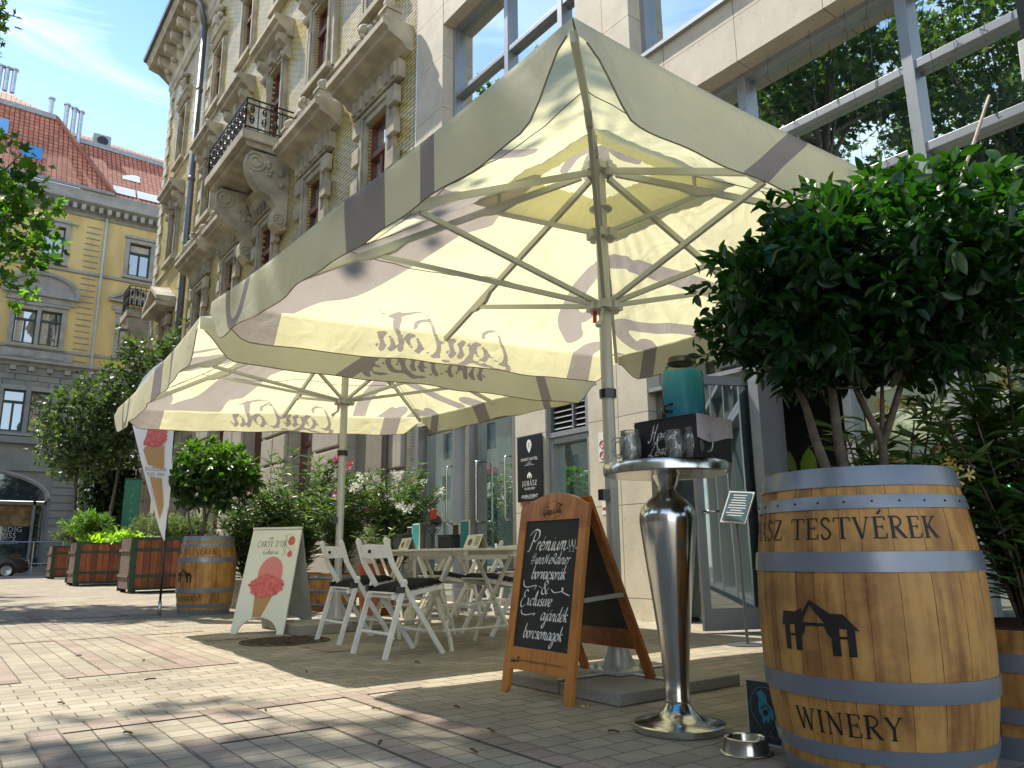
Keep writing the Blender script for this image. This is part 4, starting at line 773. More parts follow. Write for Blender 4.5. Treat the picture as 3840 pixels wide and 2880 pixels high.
for a, b, c, d in wins:
    g = MB()
    for s in ((a, a+.08), (b-.08, b), ((a+b)/2-.05, (a+b)/2+.05)): fbox(g, F2, s[0], s[1], -.2, -.1, c, d if s[0] != (a+b)/2-.05 else c+(d-c)*.68)
    fbox(g, F2, a+.08, b-.08, -.2, -.09, c, c+.08); fbox(g, F2, a+.08, b-.08, -.2, -.09, d-.08, d); fbox(g, F2, a+.08, b-.08, -.2, -.07, c+(d-c)*.68, c+(d-c)*.74); o = By(g, 'window', M_green)
    g = MB(); g.add([F2(a, -.16, c), F2(b, -.16, c), F2(b, -.16, d), F2(a, -.16, d)], [(0, 1, 2, 3)]); By(g, 'pane', M_glass_old, o)
    if c > 11: g = MB(); fbox(g, F2, a+.1, b-.1, -.155, -.15, d-.6, d-.1) if d > 15 else fbox(g, F2, a+.1, a+.4, -.155, -.15, c+.1, d-.1); By(g, 'blind', mat('pale_blind', (.55, .52, .44), .8), o)
# storefront
g = MB()
for x in (-3.4, -1.0, 1.6, 4.02, 4.5): fbox(g, F2, x-.06, x+.06, -.28, -.12, .3, 3.5)
fbox(g, F2, -3.4, 4.5, -.28, -.12, 3.3, 3.46); sf_ = By(g, 'shop_frame', M_gst)
g = MB(); g.add([F2(-3.4, -.24, 0), F2(4.55, -.24, 0), F2(4.55, -.24, 3.4), F2(-3.4, -.24, 3.4)], [(0, 1, 2, 3)]); By(g, 'shop_pane', glassmat('dim_glass', (.02, .035, .05), .12, .03), sf_)
g = MB(); g.add([F2(-3.4, -.235, 2.25), F2(4.02, -.235, 2.25), F2(4.02, -.235, 3.3), F2(-3.4, -.235, 3.3)], [(0, 1, 2, 3)]); By(g, 'warm_interior', mat('warm_shop_wall', (.30, .19, .08), .8, var=.3, vs=3), sf_)
g = MB()
for s, x, z, sz in (('MINDIG', 3.0, 1.98, .36), ('FRISS', 3.0, 1.68, .38)): put(g, sans(s, sz), lambda a, b: F2(x+a, -.22, z+b))
st, _ = script('gyumolcs', .13, x0=2.5, y0=1.4); put(g, strips(st, .04), lambda a, b: F2(a, -.22, b)); By(g, 'lettering', M_whited, sf_)
g = MB(); ap = [(-3.4, 3.5), (4.55, 3.5)]+[(.57+3.98*math.cos(a), 3.6+1.45*math.sin(a)) for a in np.linspace(0, PI, 16)]; g.prism(ap, lambda u, z, d: F2(u, d, z), .035, .04); By(g, 'dark_fanlight', bpy.data.materials['dim_glass']); g = MB(); g.tube([F2(x, .04, z) for x, z in ap[2:]], .13, 6); By(g, 'arch_stone', M_gsts)
g = MB(); fbox(g, F2, 6.65, 9.6, -.25, -.2, .2, 3.5); By(g, 'dark_shopfront', mat('dim_shop', (.015, .02, .025), .3))
g = MB(); st, wd = script('Hely', .2, x0=6.75, y0=1.35); st2, _ = script('bei', .2, x0=7.85, y0=1.35); put(g, strips(st+st2, .05), lambda a, b: F2(a, -.18, b)); By(g, 'script_lettering', M_whited)
g = MB(); g.tube([F2(5.78, .14, 19.4), F2(5.78, .14, .2)], .07, 8); By(g, 'downpipe', mat('pale_zinc', (.42, .45, .47), .4, .5))
# roofs
roofpoly('roof', [(-12, 44.1, 20.2), (5.9, 44.1, 20.2), (2.95, 47.6, 25.6), (-12, 47.6, 25.9)])
roofpoly('upper_roof', [(-12, 47.5, 25.95), (2.95, 47.5, 25.6), (.6, 49.5, 27.3), (-12, 49.5, 27.6)])
roofpoly('wing_roof', [(4.3, 44.5, 20.15), (14, 44.5, 20.15), (14, 48.2, 24.6), (3.9, 48.2, 24.9)])
roofpoly('upper_wing_roof', [(3.9, 48.2, 24.95), (14, 48.2, 24.65), (14, 50, 25.8), (3.2, 50, 26.3)])
roofpoly('hip_roof', [(5.9, 44.1, 20.2), (6.4, 48, 22.6), (3.6, 50, 26.6), (2.95, 47.6, 25.6)])
g = MB()
for p, q in (((-12, 47.55, 25.9), (2.95, 47.55, 25.58)), ((3.9, 48.15, 24.9), (14, 48.15, 24.6))): g.beam(p, q, .25, .3)
g.tube([(-12, 44.05, 20.2), (5.9, 44.05, 20.2)], .1, 8); g.tube([(5.9, 44.3, 20.15), (14, 44.3, 20.15)], .1, 8); By(g, 'roof_gutter', mat('grey_flashing', (.35, .36, .37), .5, .4))
g = MB(); g.beam((5.9, 44.1, 20.3), (2.95, 47.6, 25.7), .26, .16); By(g, 'ridge_tiles', mat('ridge_tile', (.28, .1, .06), .7))
def rp_(x, t, off=.05): return (x, 44.1+3.5*t, 20.2+5.5*t+off)
g = MB(); g.add([rp_(1.4, .24), rp_(2.4, .24), rp_(2.4, .42), rp_(1.4, .42)], [(0, 1, 2, 3)]); By(g, 'skylight', M_glass); g = MB(); g.add([rp_(-.3, .5), rp_(.75, .5), rp_(.75, .72), rp_(-.3, .72)], [(0, 1, 2, 3)]); By(g, 'skylight', glassmat('sky_glass', (.3, .4, .5), .5))
def rw(x, t, off=.06): return (x, 44.5+3.7*t, 20.15+4.5*t+off)
M_shiny = mat('white_roof_panel', (.8, .8, .82), .3, var=.02)
g = MB(); g.add([rw(6.5, .46), rw(7.45, .46), rw(7.45, .6), rw(6.5, .6)], [(0, 1, 2, 3)]); By(g, 'roof_hatch', M_shiny)
g = MB()
for a in (5.95, 7.2, 8.45): g.add([rw(a, .12), rw(a+1.15, .12), rw(a+1.15, .27), rw(a, .27)], [(0, 1, 2, 3)])
By(g, 'roof_light_panel', M_shiny)
M_flue = mat('steel_flue', (.55, .57, .6), .3, .8)
for k, (x, z0, hgt_) in enumerate(((2.65, 25.0, 1.9), (3.45, 24.5, 2.3), (3.85, 24.2, 2.5), (4.2, 24.0, 2.6), (.02, 26.6, 1.4), (.35, 26.6, 1.4), (.7, 26.6, 1.4), (-.35, 26.6, 1.4))):
    g = MB(); y = 48.0; g.tube([(x, y, z0), (x, y, z0+hgt_)], .13, 10); g.tube([(x, y, z0+hgt_), (x, y, z0+hgt_+.1)], .2, 10); By(g, 'flue_pipe', M_flue)
g = MB().box((5.0, 48.3, 24.9), (5.95, 49.1, 25.75)); o = By(g, 'air_conditioner', mat('ac_grey', (.33, .36, .36), .5)); g = MB(); g.lathe([(.0001, 0), (.3, 0)], 16, (0, 0, 0)); g.v = [(5.5+a, 48.28, 25.35+b) for a, b, _ in g.v]; By(g, 'fan_grille', M_blk, o)
# railing by the road, seen between planter and car
rl = thing('street_railing', (0, 43.1, 0), 'thin pale metal railing along the far pavement in front of the shop', 'railing')
g = MB(); g.tube([(-4, 0, 1.45), (5.2, 0, 1.45)], .035, 6); g.tube([(-4, 0, .45), (5.2, 0, .45)], .03, 6); g.build('rail', M_flue, rl)
g = MB()
for x in (-4, -2, 0, 2, 4, 5.2): g.tube([(x, 0, 0), (x, 0, 1.45)], .03, 6)
g.build('post', M_flue, rl)
# ================= PARASOLS =================
def sdf(pts, strokes):
    """distance from points to polylines minus half width (negative = printed)"""
    d = np.full(len(pts), 9.)
    for P, w in strokes:
        P = np.array(P, float); W = np.broadcast_to(np.asarray(w, float), (len(P),))
        lo = P.min(0)-.3; hi = P.max(0)+.3; m = np.all((pts > lo) & (pts < hi), 1)
        if not m.any(): continue
        q = pts[m]; best = np.full(len(q), 9.)
        for a, b, wa, wb in zip(P[:-1], P[1:], W[:-1], W[1:]):
            ab = b-a; t = np.clip(((q-a)@ab)/(ab@ab+1e-12), 0, 1); dd = np.hypot(*(q-(a+t[:, None]*ab)).T)-(wa+(wb-wa)*t)/2; best = np.minimum(best, dd)
        d[m] = np.minimum(d[m], best)
    return d
def nibw(P, w0, mn=.3, nib=.6):
    P = np.array(P); T = np.gradient(P, axis=0); th = np.arctan2(T[:, 1], T[:, 0]); return w0*(mn+(1-mn)*np.abs(np.sin(th-nib)))
def fabric():
    m, t, b = newmat('cream_fabric'); l = t.links.new
    at = N(t, 'ShaderNodeAttribute', attribute_name='sd'); lt = N(t, 'ShaderNodeMath', operation='LESS_THAN'); lt.inputs[1].default_value = 0; l(at.outputs['Fac'], lt.inputs[0])
    tc = N(t, 'ShaderNodeTexCoord'); nz = N(t, 'ShaderNodeTexNoise'); nz.inputs['Scale'].default_value = 2.2; nz.inputs['Detail'].default_value = 7; l(tc.outputs['Object'], nz.inputs['Vector'])
    mr = N(t, 'ShaderNodeMapRange'); mr.inputs['From Min'].default_value = .3; mr.inputs['From Max'].default_value = .6; mr.inputs['To Min'].default_value = .88; mr.inputs['To Max'].default_value = 1; l(nz.outputs['Fac'], mr.inputs[0])
    def colr(base, pr):
        mx = N(t, 'ShaderNodeMix', data_type='RGBA'); mx.inputs['A'].default_value = rgba(base); mx.inputs['B'].default_value = rgba(pr); l(lt.outputs[0], mx.inputs['Factor'])
        vm = N(t, 'ShaderNodeVectorMath', operation='SCALE'); l(mx.outputs['Result'], vm.inputs[0]); l(mr.outputs[0], vm.inputs['Scale']); return vm.outputs[0]
    l(colr((.62, .63, .56), (.25, .25, .30)), b.inputs['Base Color']); b.inputs['Roughness'].default_value = .75; b.inputs['Specular IOR Level'].default_value = .2
    tr = N(t, 'ShaderNodeBsdfTranslucent'); l(colr((.93, .89, .55), (.43, .385, .34)), tr.inputs[0])
    wv = N(t, 'ShaderNodeTexNoise'); wv.inputs['Scale'].default_value = 5; wv.inputs['Detail'].default_value = 3; wv.inputs['Distortion'].default_value = 1.2; l(tc.outputs['Object'], wv.inputs['Vector'])
    bp = N(t, 'ShaderNodeBump'); bp.inputs['Strength'].default_value = .5; bp.inputs['Distance'].default_value = .03; l(wv.outputs['Fac'], bp.inputs['Height']); l(bp.outputs[0], b.inputs['Normal']); l(bp.outputs[0], tr.inputs['Normal'])
    ms = N(t, 'ShaderNodeMixShader'); ms.inputs[0].default_value = .52; l(b.outputs[0], ms.inputs[1]); l(tr.outputs[0], ms.inputs[2]); l(ms.outputs[0], t.nodes['Material Output'].inputs[0]); return m
M_fab = fabric()
M_pole = mat('pale_grey_metal', (.50, .51, .49), .4, .25, var=.06, vs=3)
M_hem = mat('hem_thread', (.22, .17, .09), .8)
def nsmooth(a, b, seed):
    return math.sin(a*3.1+seed)*math.cos(b*2.3+seed*1.7)*.5+math.sin(a*7.3+b*5.1+seed*2.1)*.3+math.sin(a*13+seed)*.2
def parasol(root_loc, ctr, corners, hub, run, label, seed):
    root = thing('parasol', root_loc, label, 'parasol', group='square cream parasols with grey script print'); B_ = lambda mb, name, m, parent=root, **k: mb.build(name, m, parent, world=root, **k)
    NL, FL, FR, NR = [np.array(c, float) for c in corners]; cx, cy = ctr; ap = np.array([cx, cy, hub+.09])
    sides = [('W', NL, FL), ('N', FL, FR), ('E', FR, NR), ('S', NR, NL)]
    K = 1.075; VH = .285
    roofst = [(smooth_pts([(.92, 1.3), (.7, 1.13), (.62, .92), (.61, .75), (.7, .54), (.86, .36), (1.07, .2), (1.4, .02)]), .15), (smooth_pts([(.72, 1.13), (.86, 1.1), (.9, .98), (.98, .86)]), .11),
      (smooth_pts([(1.55, .45), (1.4, .64), (1.3, .85), (1.21, 1.04), (1.28, 1.13), (1.45, 1.13), (1.62, 1.02), (1.62, .82)]), .13), (smooth_pts([(1.2, 1.72), (1.38, 1.62), (1.5, 1.45), (1.64, 1.25)]), .15),
      (smooth_pts([(-.42, .3), (-.75, .85), (-1.0, 1.25), (-1.25, 1.45), (-1.55, 1.85)]), .32), (smooth_pts([(-1.75, -.3), (-1.4, .05), (-1.0, .32), (-.5, .55)]), .34), (smooth_pts([(-1.75, -.75), (-1.35, -.52), (-.8, -.35)]), .11),
      (smooth_pts([(-1.75, 1.25), (-1.5, 1.1), (-1.35, .85)]), .1), (smooth_pts([(.2, -1.75), (.5, -1.3), (.5, -.8)]), .12), (smooth_pts([(1.75, -1.0), (1.3, -.7), (.8, -.7)]), .14)]
    valst = {'W': [([(-.35, -.02), (-.28, .3)], .36), ([(-.85, -.02), (-.8, .3)], .1), (smooth_pts([(1.05, .33), (1.1, .08), (1.2, .03), (1.32, .12), (1.38, .35)]), .07)],
             'N': [([(1.44, -.02), (1.38, .34)], .40), ([(-1.22, -.02), (-1.3, .3)], .2)], 'E': [([(1.2, -.02), (1.1, .3)], .14), ([(.2, -.02), (.35, .3)], .2), ([(-.8, -.02), (-.7, .3)], .1)], 'S': [([(-.75, -.02), (-.35, .3)], .09), ([(1.2, -.02), (1.1, .3)], .1)]}
    logo = [(p, nibw(p, .043)) for p in cocacola(1.15)[0]]
    valst['N'] = valst['N']+[([(a-.0, b+.19) for a, b in p], w) for p, w in logo]; valst['S'] = valst['S']+[] if seed < 2 else valst['S']+[([(a+.0, b+.24) for a, b in p], w) for p, w in logo]
    g = MB(); SD = []; VH0 = VH
    T = .83
    for si, (sn, A, Bc) in enumerate(sides):
        VH = VH0 if sn in 'WS' else .225 if seed < 2 else .205
        ab = Bc-A; Ls = np.hypot(ab[0], ab[1]); nrm = np.array([ab[1], -ab[0], 0])/Ls; nrm = -nrm if nrm@(A-ap)*1. < 0 else nrm; nu = 200
        mid = (A+Bc)/2; sgn = 1
        def rim(u):
            p = A+ab*u; sag = -.016*abs(math.sin(2*PI*u)); pull = .03*math.sin(PI*u); return p+np.array([0, 0, sag])-nrm*(pull*.5)
        rows = [0, .006, .013, .021, .03, .04, .052, .066, .082, .1, .12, .145, .175, .21, .25, .3, .36, .42, .48, .55, .62, .7, .76, .83]
        base = len(g.v); pts = []; uh = []; plan = []
        for h in np.linspace(0, 1, 11):     # valance, from hem (0) to rim (1)
            for i in range(nu+1):
                u = i/nu; e = min(u, 1-u); r_ = rim(u); dn = 1-h
                out = (.010*math.sin(u*23+seed+si)+.006*math.sin(u*51+seed*2))*dn+.015*dn; slit = .10*dn*math.exp(-e*60)*(1 if u < .5 else -1)*(1 if dn > .45 else 0)
                q_ = min(1, e*Ls/.24); q_ = .30+.70*(q_*q_*(3-2*q_)); p = r_+nrm*out+np.array([0, 0, -VH*dn*q_+.005*dn*math.sin(u*31+seed)])
                pts.append(tuple(p)); uh.append(((u-.5)*Ls, VH*h)); plan.append((9, 9))
        for k in rows[1:]:
            for i in range(nu+1):
                u = i/nu; p = rim(u)*(1-k)+ap*k; bil = -.05*abs(math.sin(2*PI*u))*math.sin(PI*min(1, k/.83))*(1-k); p = p+np.array([0, 0, bil+.010*nsmooth(u*6, k*5, seed+si)*min(1, k*12)])
                pts.append(tuple(p)); slope = np.linalg.norm(mid-ap); uh.append(((u-.5)*Ls*(1-k), VH+k*slope)); plan.append((p[0]-cx, p[1]-cy))
        nr = 11+len(rows)-1; m = nu+1; g.add(pts, [(j*m+i, j*m+i+1, (j+1)*m+i+1, (j+1)*m+i) for j in range(nr-1) for i in range(nu)])
        UH = np.array(uh); UH = UH*([1, 1] if sn in 'WE' else [1, 1])
        # outside reading direction: sides run counter-clockwise seen from above when walking NL>FL>FR>NR, so mirror
        flip = -1 if sn in 'WNES' else 1
        UV = UH*[flip*(-1 if sn == 'W' else 1), 1] if sn == 'W' else UH*[-1, 1]
        dv = sdf(UV, valst[sn]); dv[UH[:, 1] > .48] = 9; dr = sdf(np.array(plan), roofst); dr[np.array(plan)[:, 0] > 5] = 9; 
        if sn in 'NS': dr[(UH[:, 1] < .46) & (abs(UH[:, 0]) < .65)] = 9
        SD.append(np.minimum(dv, dr))
    # vent cap above the opening
    base = len(g.v); n = 12; capst = []
    for a in np.linspace(0, 2*PI, 8, endpoint=False)+.35: capst.append((smooth_pts([(.07*math.cos(a), .07*math.sin(a)), (.15*math.cos(a+.14), .15*math.sin(a+.14)), (.24*math.cos(a-.03), .24*math.sin(a-.03))]), .065))
    for si, (sn, A, Bc) in enumerate(sides):
        pts = []; pl = []
        for j in range(26):
            k = 1-.34*(1-j/25); 
            for i in range(41):
                u = i/40; p = (A+(Bc-A)*u)*(1-k)+(ap+np.array([0, 0, .075]))*k; p = p+np.array([0, 0, .035-.04*(1-k)*math.sin(PI*u)]); pts.append(tuple(p)); pl.append((p[0]-cx, p[1]-cy))
        g.add(pts, [(j*41+i, j*41+i+1, (j+1)*41+i+1, (j+1)*41+i) for j in range(25) for i in range(40)]); SD.append(sdf(np.array(pl), capst))
    can = B_(g, 'canopy', M_fab, smooth=True); can.data.attributes.new('sd', 'FLOAT', 'POINT').data.foreach_set('value', np.concatenate(SD).astype(np.float32))
    g = MB()
    for si, (sn, A, Bc) in enumerate(sides):
        m0 = si*(201*34); g.tube([can.data.vertices[m0+i].co for i in range(0, 201, 3)], .0035, 4)
        g.tube([Vector(can.data.vertices[m0+kk*201].co)-Vector((0, 0, .002)) for kk in range(11, 34)], .0035, 4)
        for kk in (11+15,): g.tube([Vector(can.data.vertices[m0+kk*201+i].co)-Vector((0, 0, .003)) for i in range(0, 201, 5)], .003, 4)
    g.v = [tuple(v) for v in g.v]; g.build('hem_piping', M_hem, can)
    # frame
    g = MB(); g.tube([(cx, cy, root_loc[2]+.02), (cx, cy, hub+.02)], .036, 20); g.tube([(cx, cy, root_loc[2]), (cx, cy, root_loc[2]+.14)], .06, 16, r1=.045); B_(g, 'pole', M_pole, smooth=True, auto=True)
    g = MB(); z = root_loc[2]; g.box((cx-.11, cy-.11, z), (cx+.11, cy+.11, z+.02)); 
    for sx in (-1, 1):
        for sy in (-1, 1): g.lathe([(.012, 0), (.012, .03)], 8, (cx+sx*.085, cy+sy*.085, z+.02), cap=True)
        g.beam((cx+sx*.02, cy, z+.16), (cx+sx*.1, cy, z+.02), .012, .05)
    for a, b in ((1, 0), (-1, 0), (0, 1), (0, -1)): g.beam((cx+a*.11, cy+b*.11, z+.004), (cx+a*.42, cy+b*.42, z+.004), .035, .008)
    B_(g, 'base_plate', M_pole, bevel=.003)
    for nm, zz, r1 in (('top_hub', hub, .085), ('upper_collar', run+.41*(hub-run)/.8, .07), ('runner', run, .085)):
        g = MB(); g.lathe([(.036, -.035), (r1, -.03), (r1, .012), (.05, .03), (.036, .04)], 20, (cx, cy, zz))
        for a in range(8): q = a*PI/4; g.box((cx+math.cos(q)*r1-.016, cy+math.sin(q)*r1-.016, zz-.03), (cx+math.cos(q)*r1+.016, cy+math.sin(q)*r1+.016, zz+.02))
        B_(g, nm, M_pole)
    g = MB(); g.lathe([(.036, -.01), (.07, -.004), (.07, .004), (.036, .01)], 18, (cx, cy, run+.7*(hub-run))); B_(g, 'disc', M_pole)
    ends = [NL, (NL+FL)/2, FL, (FL+FR)/2, FR, (FR+NR)/2, NR, (NR+NL)/2]; hb = np.array([cx, cy, hub-.01]); rn = np.array([cx, cy, run]); cl = np.array([cx, cy, run+.41*(hub-run)/.8])
    for i, e in enumerate(ends):
        e = e+np.array([0, 0, -.055 if i % 2 == 0 else -.06]); tip = hb+(e-hb)*.985; g = MB(); g.beam(hb+(e-hb)*.045, tip, .026, .036); r = B_(g, 'rib', M_pole)
        k = .55 if i % 2 == 0 else .72; a = hb+(e-hb)*(k-.07); b = hb+(e-hb)*(k+.07); m = hb+(e-hb)*k-np.array([0, 0, .05]); up = np.array([0, 0, .012]); sd = np.cross((e-hb)/np.linalg.norm(e-hb), [0, 0, 1])*.017
        g = MB(); q = [a-up, hb+(e-hb)*(k-.035)-np.array([0, 0, .05]), m, hb+(e-hb)*(k+.035)-np.array([0, 0, .04]), b-up]; g.add([tuple(x+sd) for x in q]+[tuple(x-sd) for x in q], [(0, 1, 2, 3, 4), (9, 8, 7, 6, 5)]+[(j, (j+1) % 5, 5+(j+1) % 5, 5+j) for j in range(5)]); B_(g, 'gusset', M_pole, r)
        g = MB(); g.beam(rn+(m-rn)*.05, m, .022, .028); B_(g, 'strut', M_pole, r)
        if i % 2 == 0:
            k2 = .25; m2 = hb+(e-hb)*k2-np.array([0, 0, .045]); g = MB(); g.beam(cl+(m2-cl)*.1, m2, .02, .026); g.beam(m2, hb+(e-hb)*(k2+.0)+np.array([0, 0, .09]), .016); B_(g, 'vent_strut', M_pole, r)
            q = [hb+(e-hb)*(k2-.07), m2, hb+(e-hb)*(k2+.07)]; g = MB(); g.add([tuple(x+sd) for x in q]+[tuple(x-sd) for x in q], [(0, 1, 2), (5, 4, 3), (0, 1, 4, 3), (1, 2, 5, 4)]); B_(g, 'vent_gusset', M_pole, r)
    g = MB(); g.tube([(cx-.06, cy-.05, run-.03), (cx-.10, cy-.07, run-.12), (cx-.17, cy-.12, run-.17)], .012, 8); g.ball((cx-.17, cy-.12, run-.17), .018, 8); B_(g, 'crank_handle', M_pole, smooth=True)
    g = MB(); g.tube([(cx-.05, cy+.03, run-.02), (cx-.052, cy+.032, run-.1)], .012, 6); B_(g, 'red_catch', mat('red_plastic', (.6, .03, .02), .4))
    g = MB(); g.tube([(cx, cy, run-.55), (cx, cy, run-.5)], .05, 12); B_(g, 'collar', M_blk); g = MB(); g.box((cx-.085, cy-.02, root_loc[2]+.9), (cx-.03, cy+.02, root_loc[2]+.96)); B_(g, 'clamp', M_blk)
    return root
parasol((3.01, 3.09, .06), (3.01, 3.09), ((1.43, 1.56, 2.335), (1.26, 4.85, 2.265), (4.52, 4.52, 2.31), (4.6, 1.5, 2.33)), 2.97, 2.09, 'nearest square cream parasol, its pole behind the chalkboard, seen from below', 1.3)
parasol((3.2, 7.08, .089), (3.2, 7.08), ((1.28, 5.18, 2.26), (1.39, 8.57, 2.18), (4.6, 7.95, 2.3), (4.8, 5.1, 2.3)), 3.03, 2.2, 'farther square cream parasol, its pole rising behind the white folding chairs', 4.1)
# concrete ballast slabs
M_conc = mat('concrete_slab', (.36, .34, .285), .9, var=.16, vs=90, bump=.5, bs=180, col2=(.22, .21, .19))
slabs = [(2.57, 2.64), (2.57, 3.07), (3.02, 2.66), (3.03, 3.09)]; slabs2 = [(2.66, 6.66), (2.70, 7.12), (3.15, 6.70), (3.17, 7.14)]
names = ['front left', 'rear left', 'front right', 'rear right']
for base, L_, who in ((0, slabs, 'near parasol pole'), (1, slabs2, 'far parasol pole')):
    for i, (x, y) in enumerate(L_):
        o = MB().box((0, 0, 0), (.44, .42, .055+.03*base)).build('concrete_slab', M_conc, bevel=.006); o.location = (x, y, .002); o.rotation_euler = (0, 0, rnd.uniform(-.02, .02))
        tag(o, ['grey concrete slab nearest the camera', 'grey concrete slab at the left corner behind the chalkboard', 'grey concrete slab at the right end beside the steel table', 'grey concrete slab farthest back'][i]+' under the '+who, 'slab', 'ballast slabs under the parasol poles')
# ================= STREET OBJECTS =================
M_oak = wood('orange_oak', (.49, .195, .036), (.28, .095, .018), 2, .8, .4, coat=.25)
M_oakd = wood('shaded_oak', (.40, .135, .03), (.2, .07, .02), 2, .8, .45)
M_slate = mat('chalkboard_slate', (.026, .030, .029), .6, var=.3, vs=3, spec=.3, col2=(.010, .013, .012))
M_chalk = mat('chalk', (.80, .80, .78), .9, var=.1, vs=80)
M_burn = mat('burnt_brand', (.07, .025, .01), .7)
def ribbon(mb, text, sx_width, xh, w0, x, y, fn, slant=.28, nib=.6, mn=.25, gap=0):
    _, wd = script(text, xh, slant, 1, gap=gap); st, _ = script(text, xh, slant, sx_width/wd, gap=gap); 
    put(mb, strips([[(a+x-sx_width/2, b+y) for a, b in p] for p in st], w0, mn, nib), fn)
# ---- chalkboard A-frame ----
ab = thing('chalkboard_stand', (2.41, 3.06, 0), 'orange wooden A-frame chalkboard with white script lettering in front of the nearer parasol pole', 'chalkboard')
SL = .155/.95
def fa(a, b, d): return (SL*b-d, .27-a, b)      # local, a: left to right 0..0.54
g = MB()
top = lambda a: .915+.07*math.sin(PI*a/.54)
arch = [(0, .80)]+[(a, top(a)) for a in np.linspace(0, .54, 15)]+[(.54, .80)]
g.prism([(.058, .845), (.058, .80), (0, .80)]+[(a, top(a)) for a in np.linspace(0, .54, 15)]+[(.54, .80), (.482, .80), (.482, .845)], fa, -.024, 0); ft = g.build('top_rail', M_oak, ab, bevel=.002)
for a in (0, .482):
    g = MB(); g.prism([(a, .0), (a+.04, -.0), (a+.058, .03), (a+.058, .7995), (a, .7995)] if a == 0 else [(a+.018, 0), (a+.058, 0), (a+.058, .7995), (a, .7995), (a, .03)], fa, -.024, 0); g.build('leg', M_oak, ab, bevel=.002)
g = MB(); g.prism([(.0585, .115), (.4815, .115), (.4815, .22), (.0585, .22)], fa, -.022, -.001); g.build('bottom_rail', M_oak, ab, bevel=.002)
g = MB(); g.prism([(.05, .21), (.49, .21), (.49, .85), (.05, .85)], fa, -.018, -.008); sl = g.build('board', M_slate, ab)
on = lambda a, b: fa(a, b, -.0065)
g = MB()
for s, wd, xh, w0, x, y in (('Prémium', .30, .043, .013, .245, .695), ('#winNeRdiner', .31, .031, .0085, .275, .627), ('borvacsorák', .265, .034, .010, .275, .553), ('&', .06, .030, .010, .262, .482), ('Exclusive', .245, .034, .0095, .20, .423), ('ajándék', .20, .034, .010, .35, .357), ('borcsomagok', .30, .034, .010, .275, .268)): ribbon(g, s, wd, xh, w0, x, y, on)
for p in ([(.085, .545), (.09, .52), (.12, .51), (.19, .52), (.175, .5)], [(.21, .518), (.235, .51)], [(.31, .505), (.34, .49), (.40, .50), (.395, .515), (.40, .495), (.455, .478)], [(.09, .40), (.095, .382), (.13, .375), (.2, .385), (.19, .372)]): put(g, strips([smooth_pts(p, 8)], .007, .35), on)
for cx in (.425, .45):   # two wine glasses
    put(g, strips([smooth_pts([(cx-.01, .745), (cx-.009, .72), (cx, .71), (cx+.009, .72), (cx+.01, .745)], 5), [(cx, .71), (cx, .69)], [(cx-.008, .688), (cx+.008, .688)]], .004, .8), on)
put(g, strips([smooth_pts([(.40, .70), (.405, .707), (.412, .70)], 4), smooth_pts([(.462, .70), (.468, .707), (.474, .70)], 4)], .004, .8), on)
g.build('chalk_lettering', M_chalk, sl)
g = MB(); lg, _ = cocacola(.15); put(g, strips([[(a+.27, b+.897) for a, b in p] for p in lg], .0085, .3), lambda a, b: fa(a, b, .0015))
ring = [(.27+.085*math.cos(q), .897+.042*math.sin(q)) for q in np.linspace(0, 2*PI, 40)]; put(g, strips([ring], .002, 1), lambda a, b: fa(a, b, .0015)); g.build('burnt_emblem', M_burn, ft); g = MB()
put(g, sans('THE MOST REFRESHING DRINK IN THE WORLD', .0155), lambda a, b: fa(a+.30, b+.155, .001)); lg, _ = cocacola(.075); put(g, strips([[(a+.095, b+.16) for a, b in p] for p in lg], .005, .3), lambda a, b: fa(a, b, .001)); g.build('burnt_lettering', M_burn, ft)
# rear leaf
def fr(a, b, d): return (.175+.405*(1-(b-.057)/.9)+d, .31-a*1.02, b)
for a in (0, .482):
    g = MB(); g.prism([(a, .057), (a+.058, .057), (a+.058, .955), (a, .955)], fr, 0, .024); g.build('leg', M_oakd, ab, bevel=.002)
g = MB(); g.prism([(.0585, .2), (.4815, .2), (.4815, .30), (.0585, .30)], fr, .001, .022); g.build('rear_rail', M_oakd, ab); g = MB(); g.prism([(.0585, .86), (.4815, .86), (.4815, .95), (.0585, .95)], fr, .001, .022); g.build('rear_rail', M_oakd, ab)
g = MB(); g.prism([(.05, .29), (.49, .29), (.49, .87), (.05, .87)], fr, .004, .016); g.build('rear_board', M_slate, ab)
g = MB(); g.beam((SL*.47+.024, -.272, .46), (.40, -.232, .475), .012, .02); g.build('stay_strap', mat('grey_strap', (.35, .36, .33), .5), ab)
g = MB(); g.tube([(SL*.93+.03, .16, .93), (SL*.93+.05, .16, .94)], .012, 8); g.tube([(SL*.93+.03, -.16, .93), (SL*.93+.05, -.16, .94)], .012, 8); g.build('hinge', M_flue, ab)
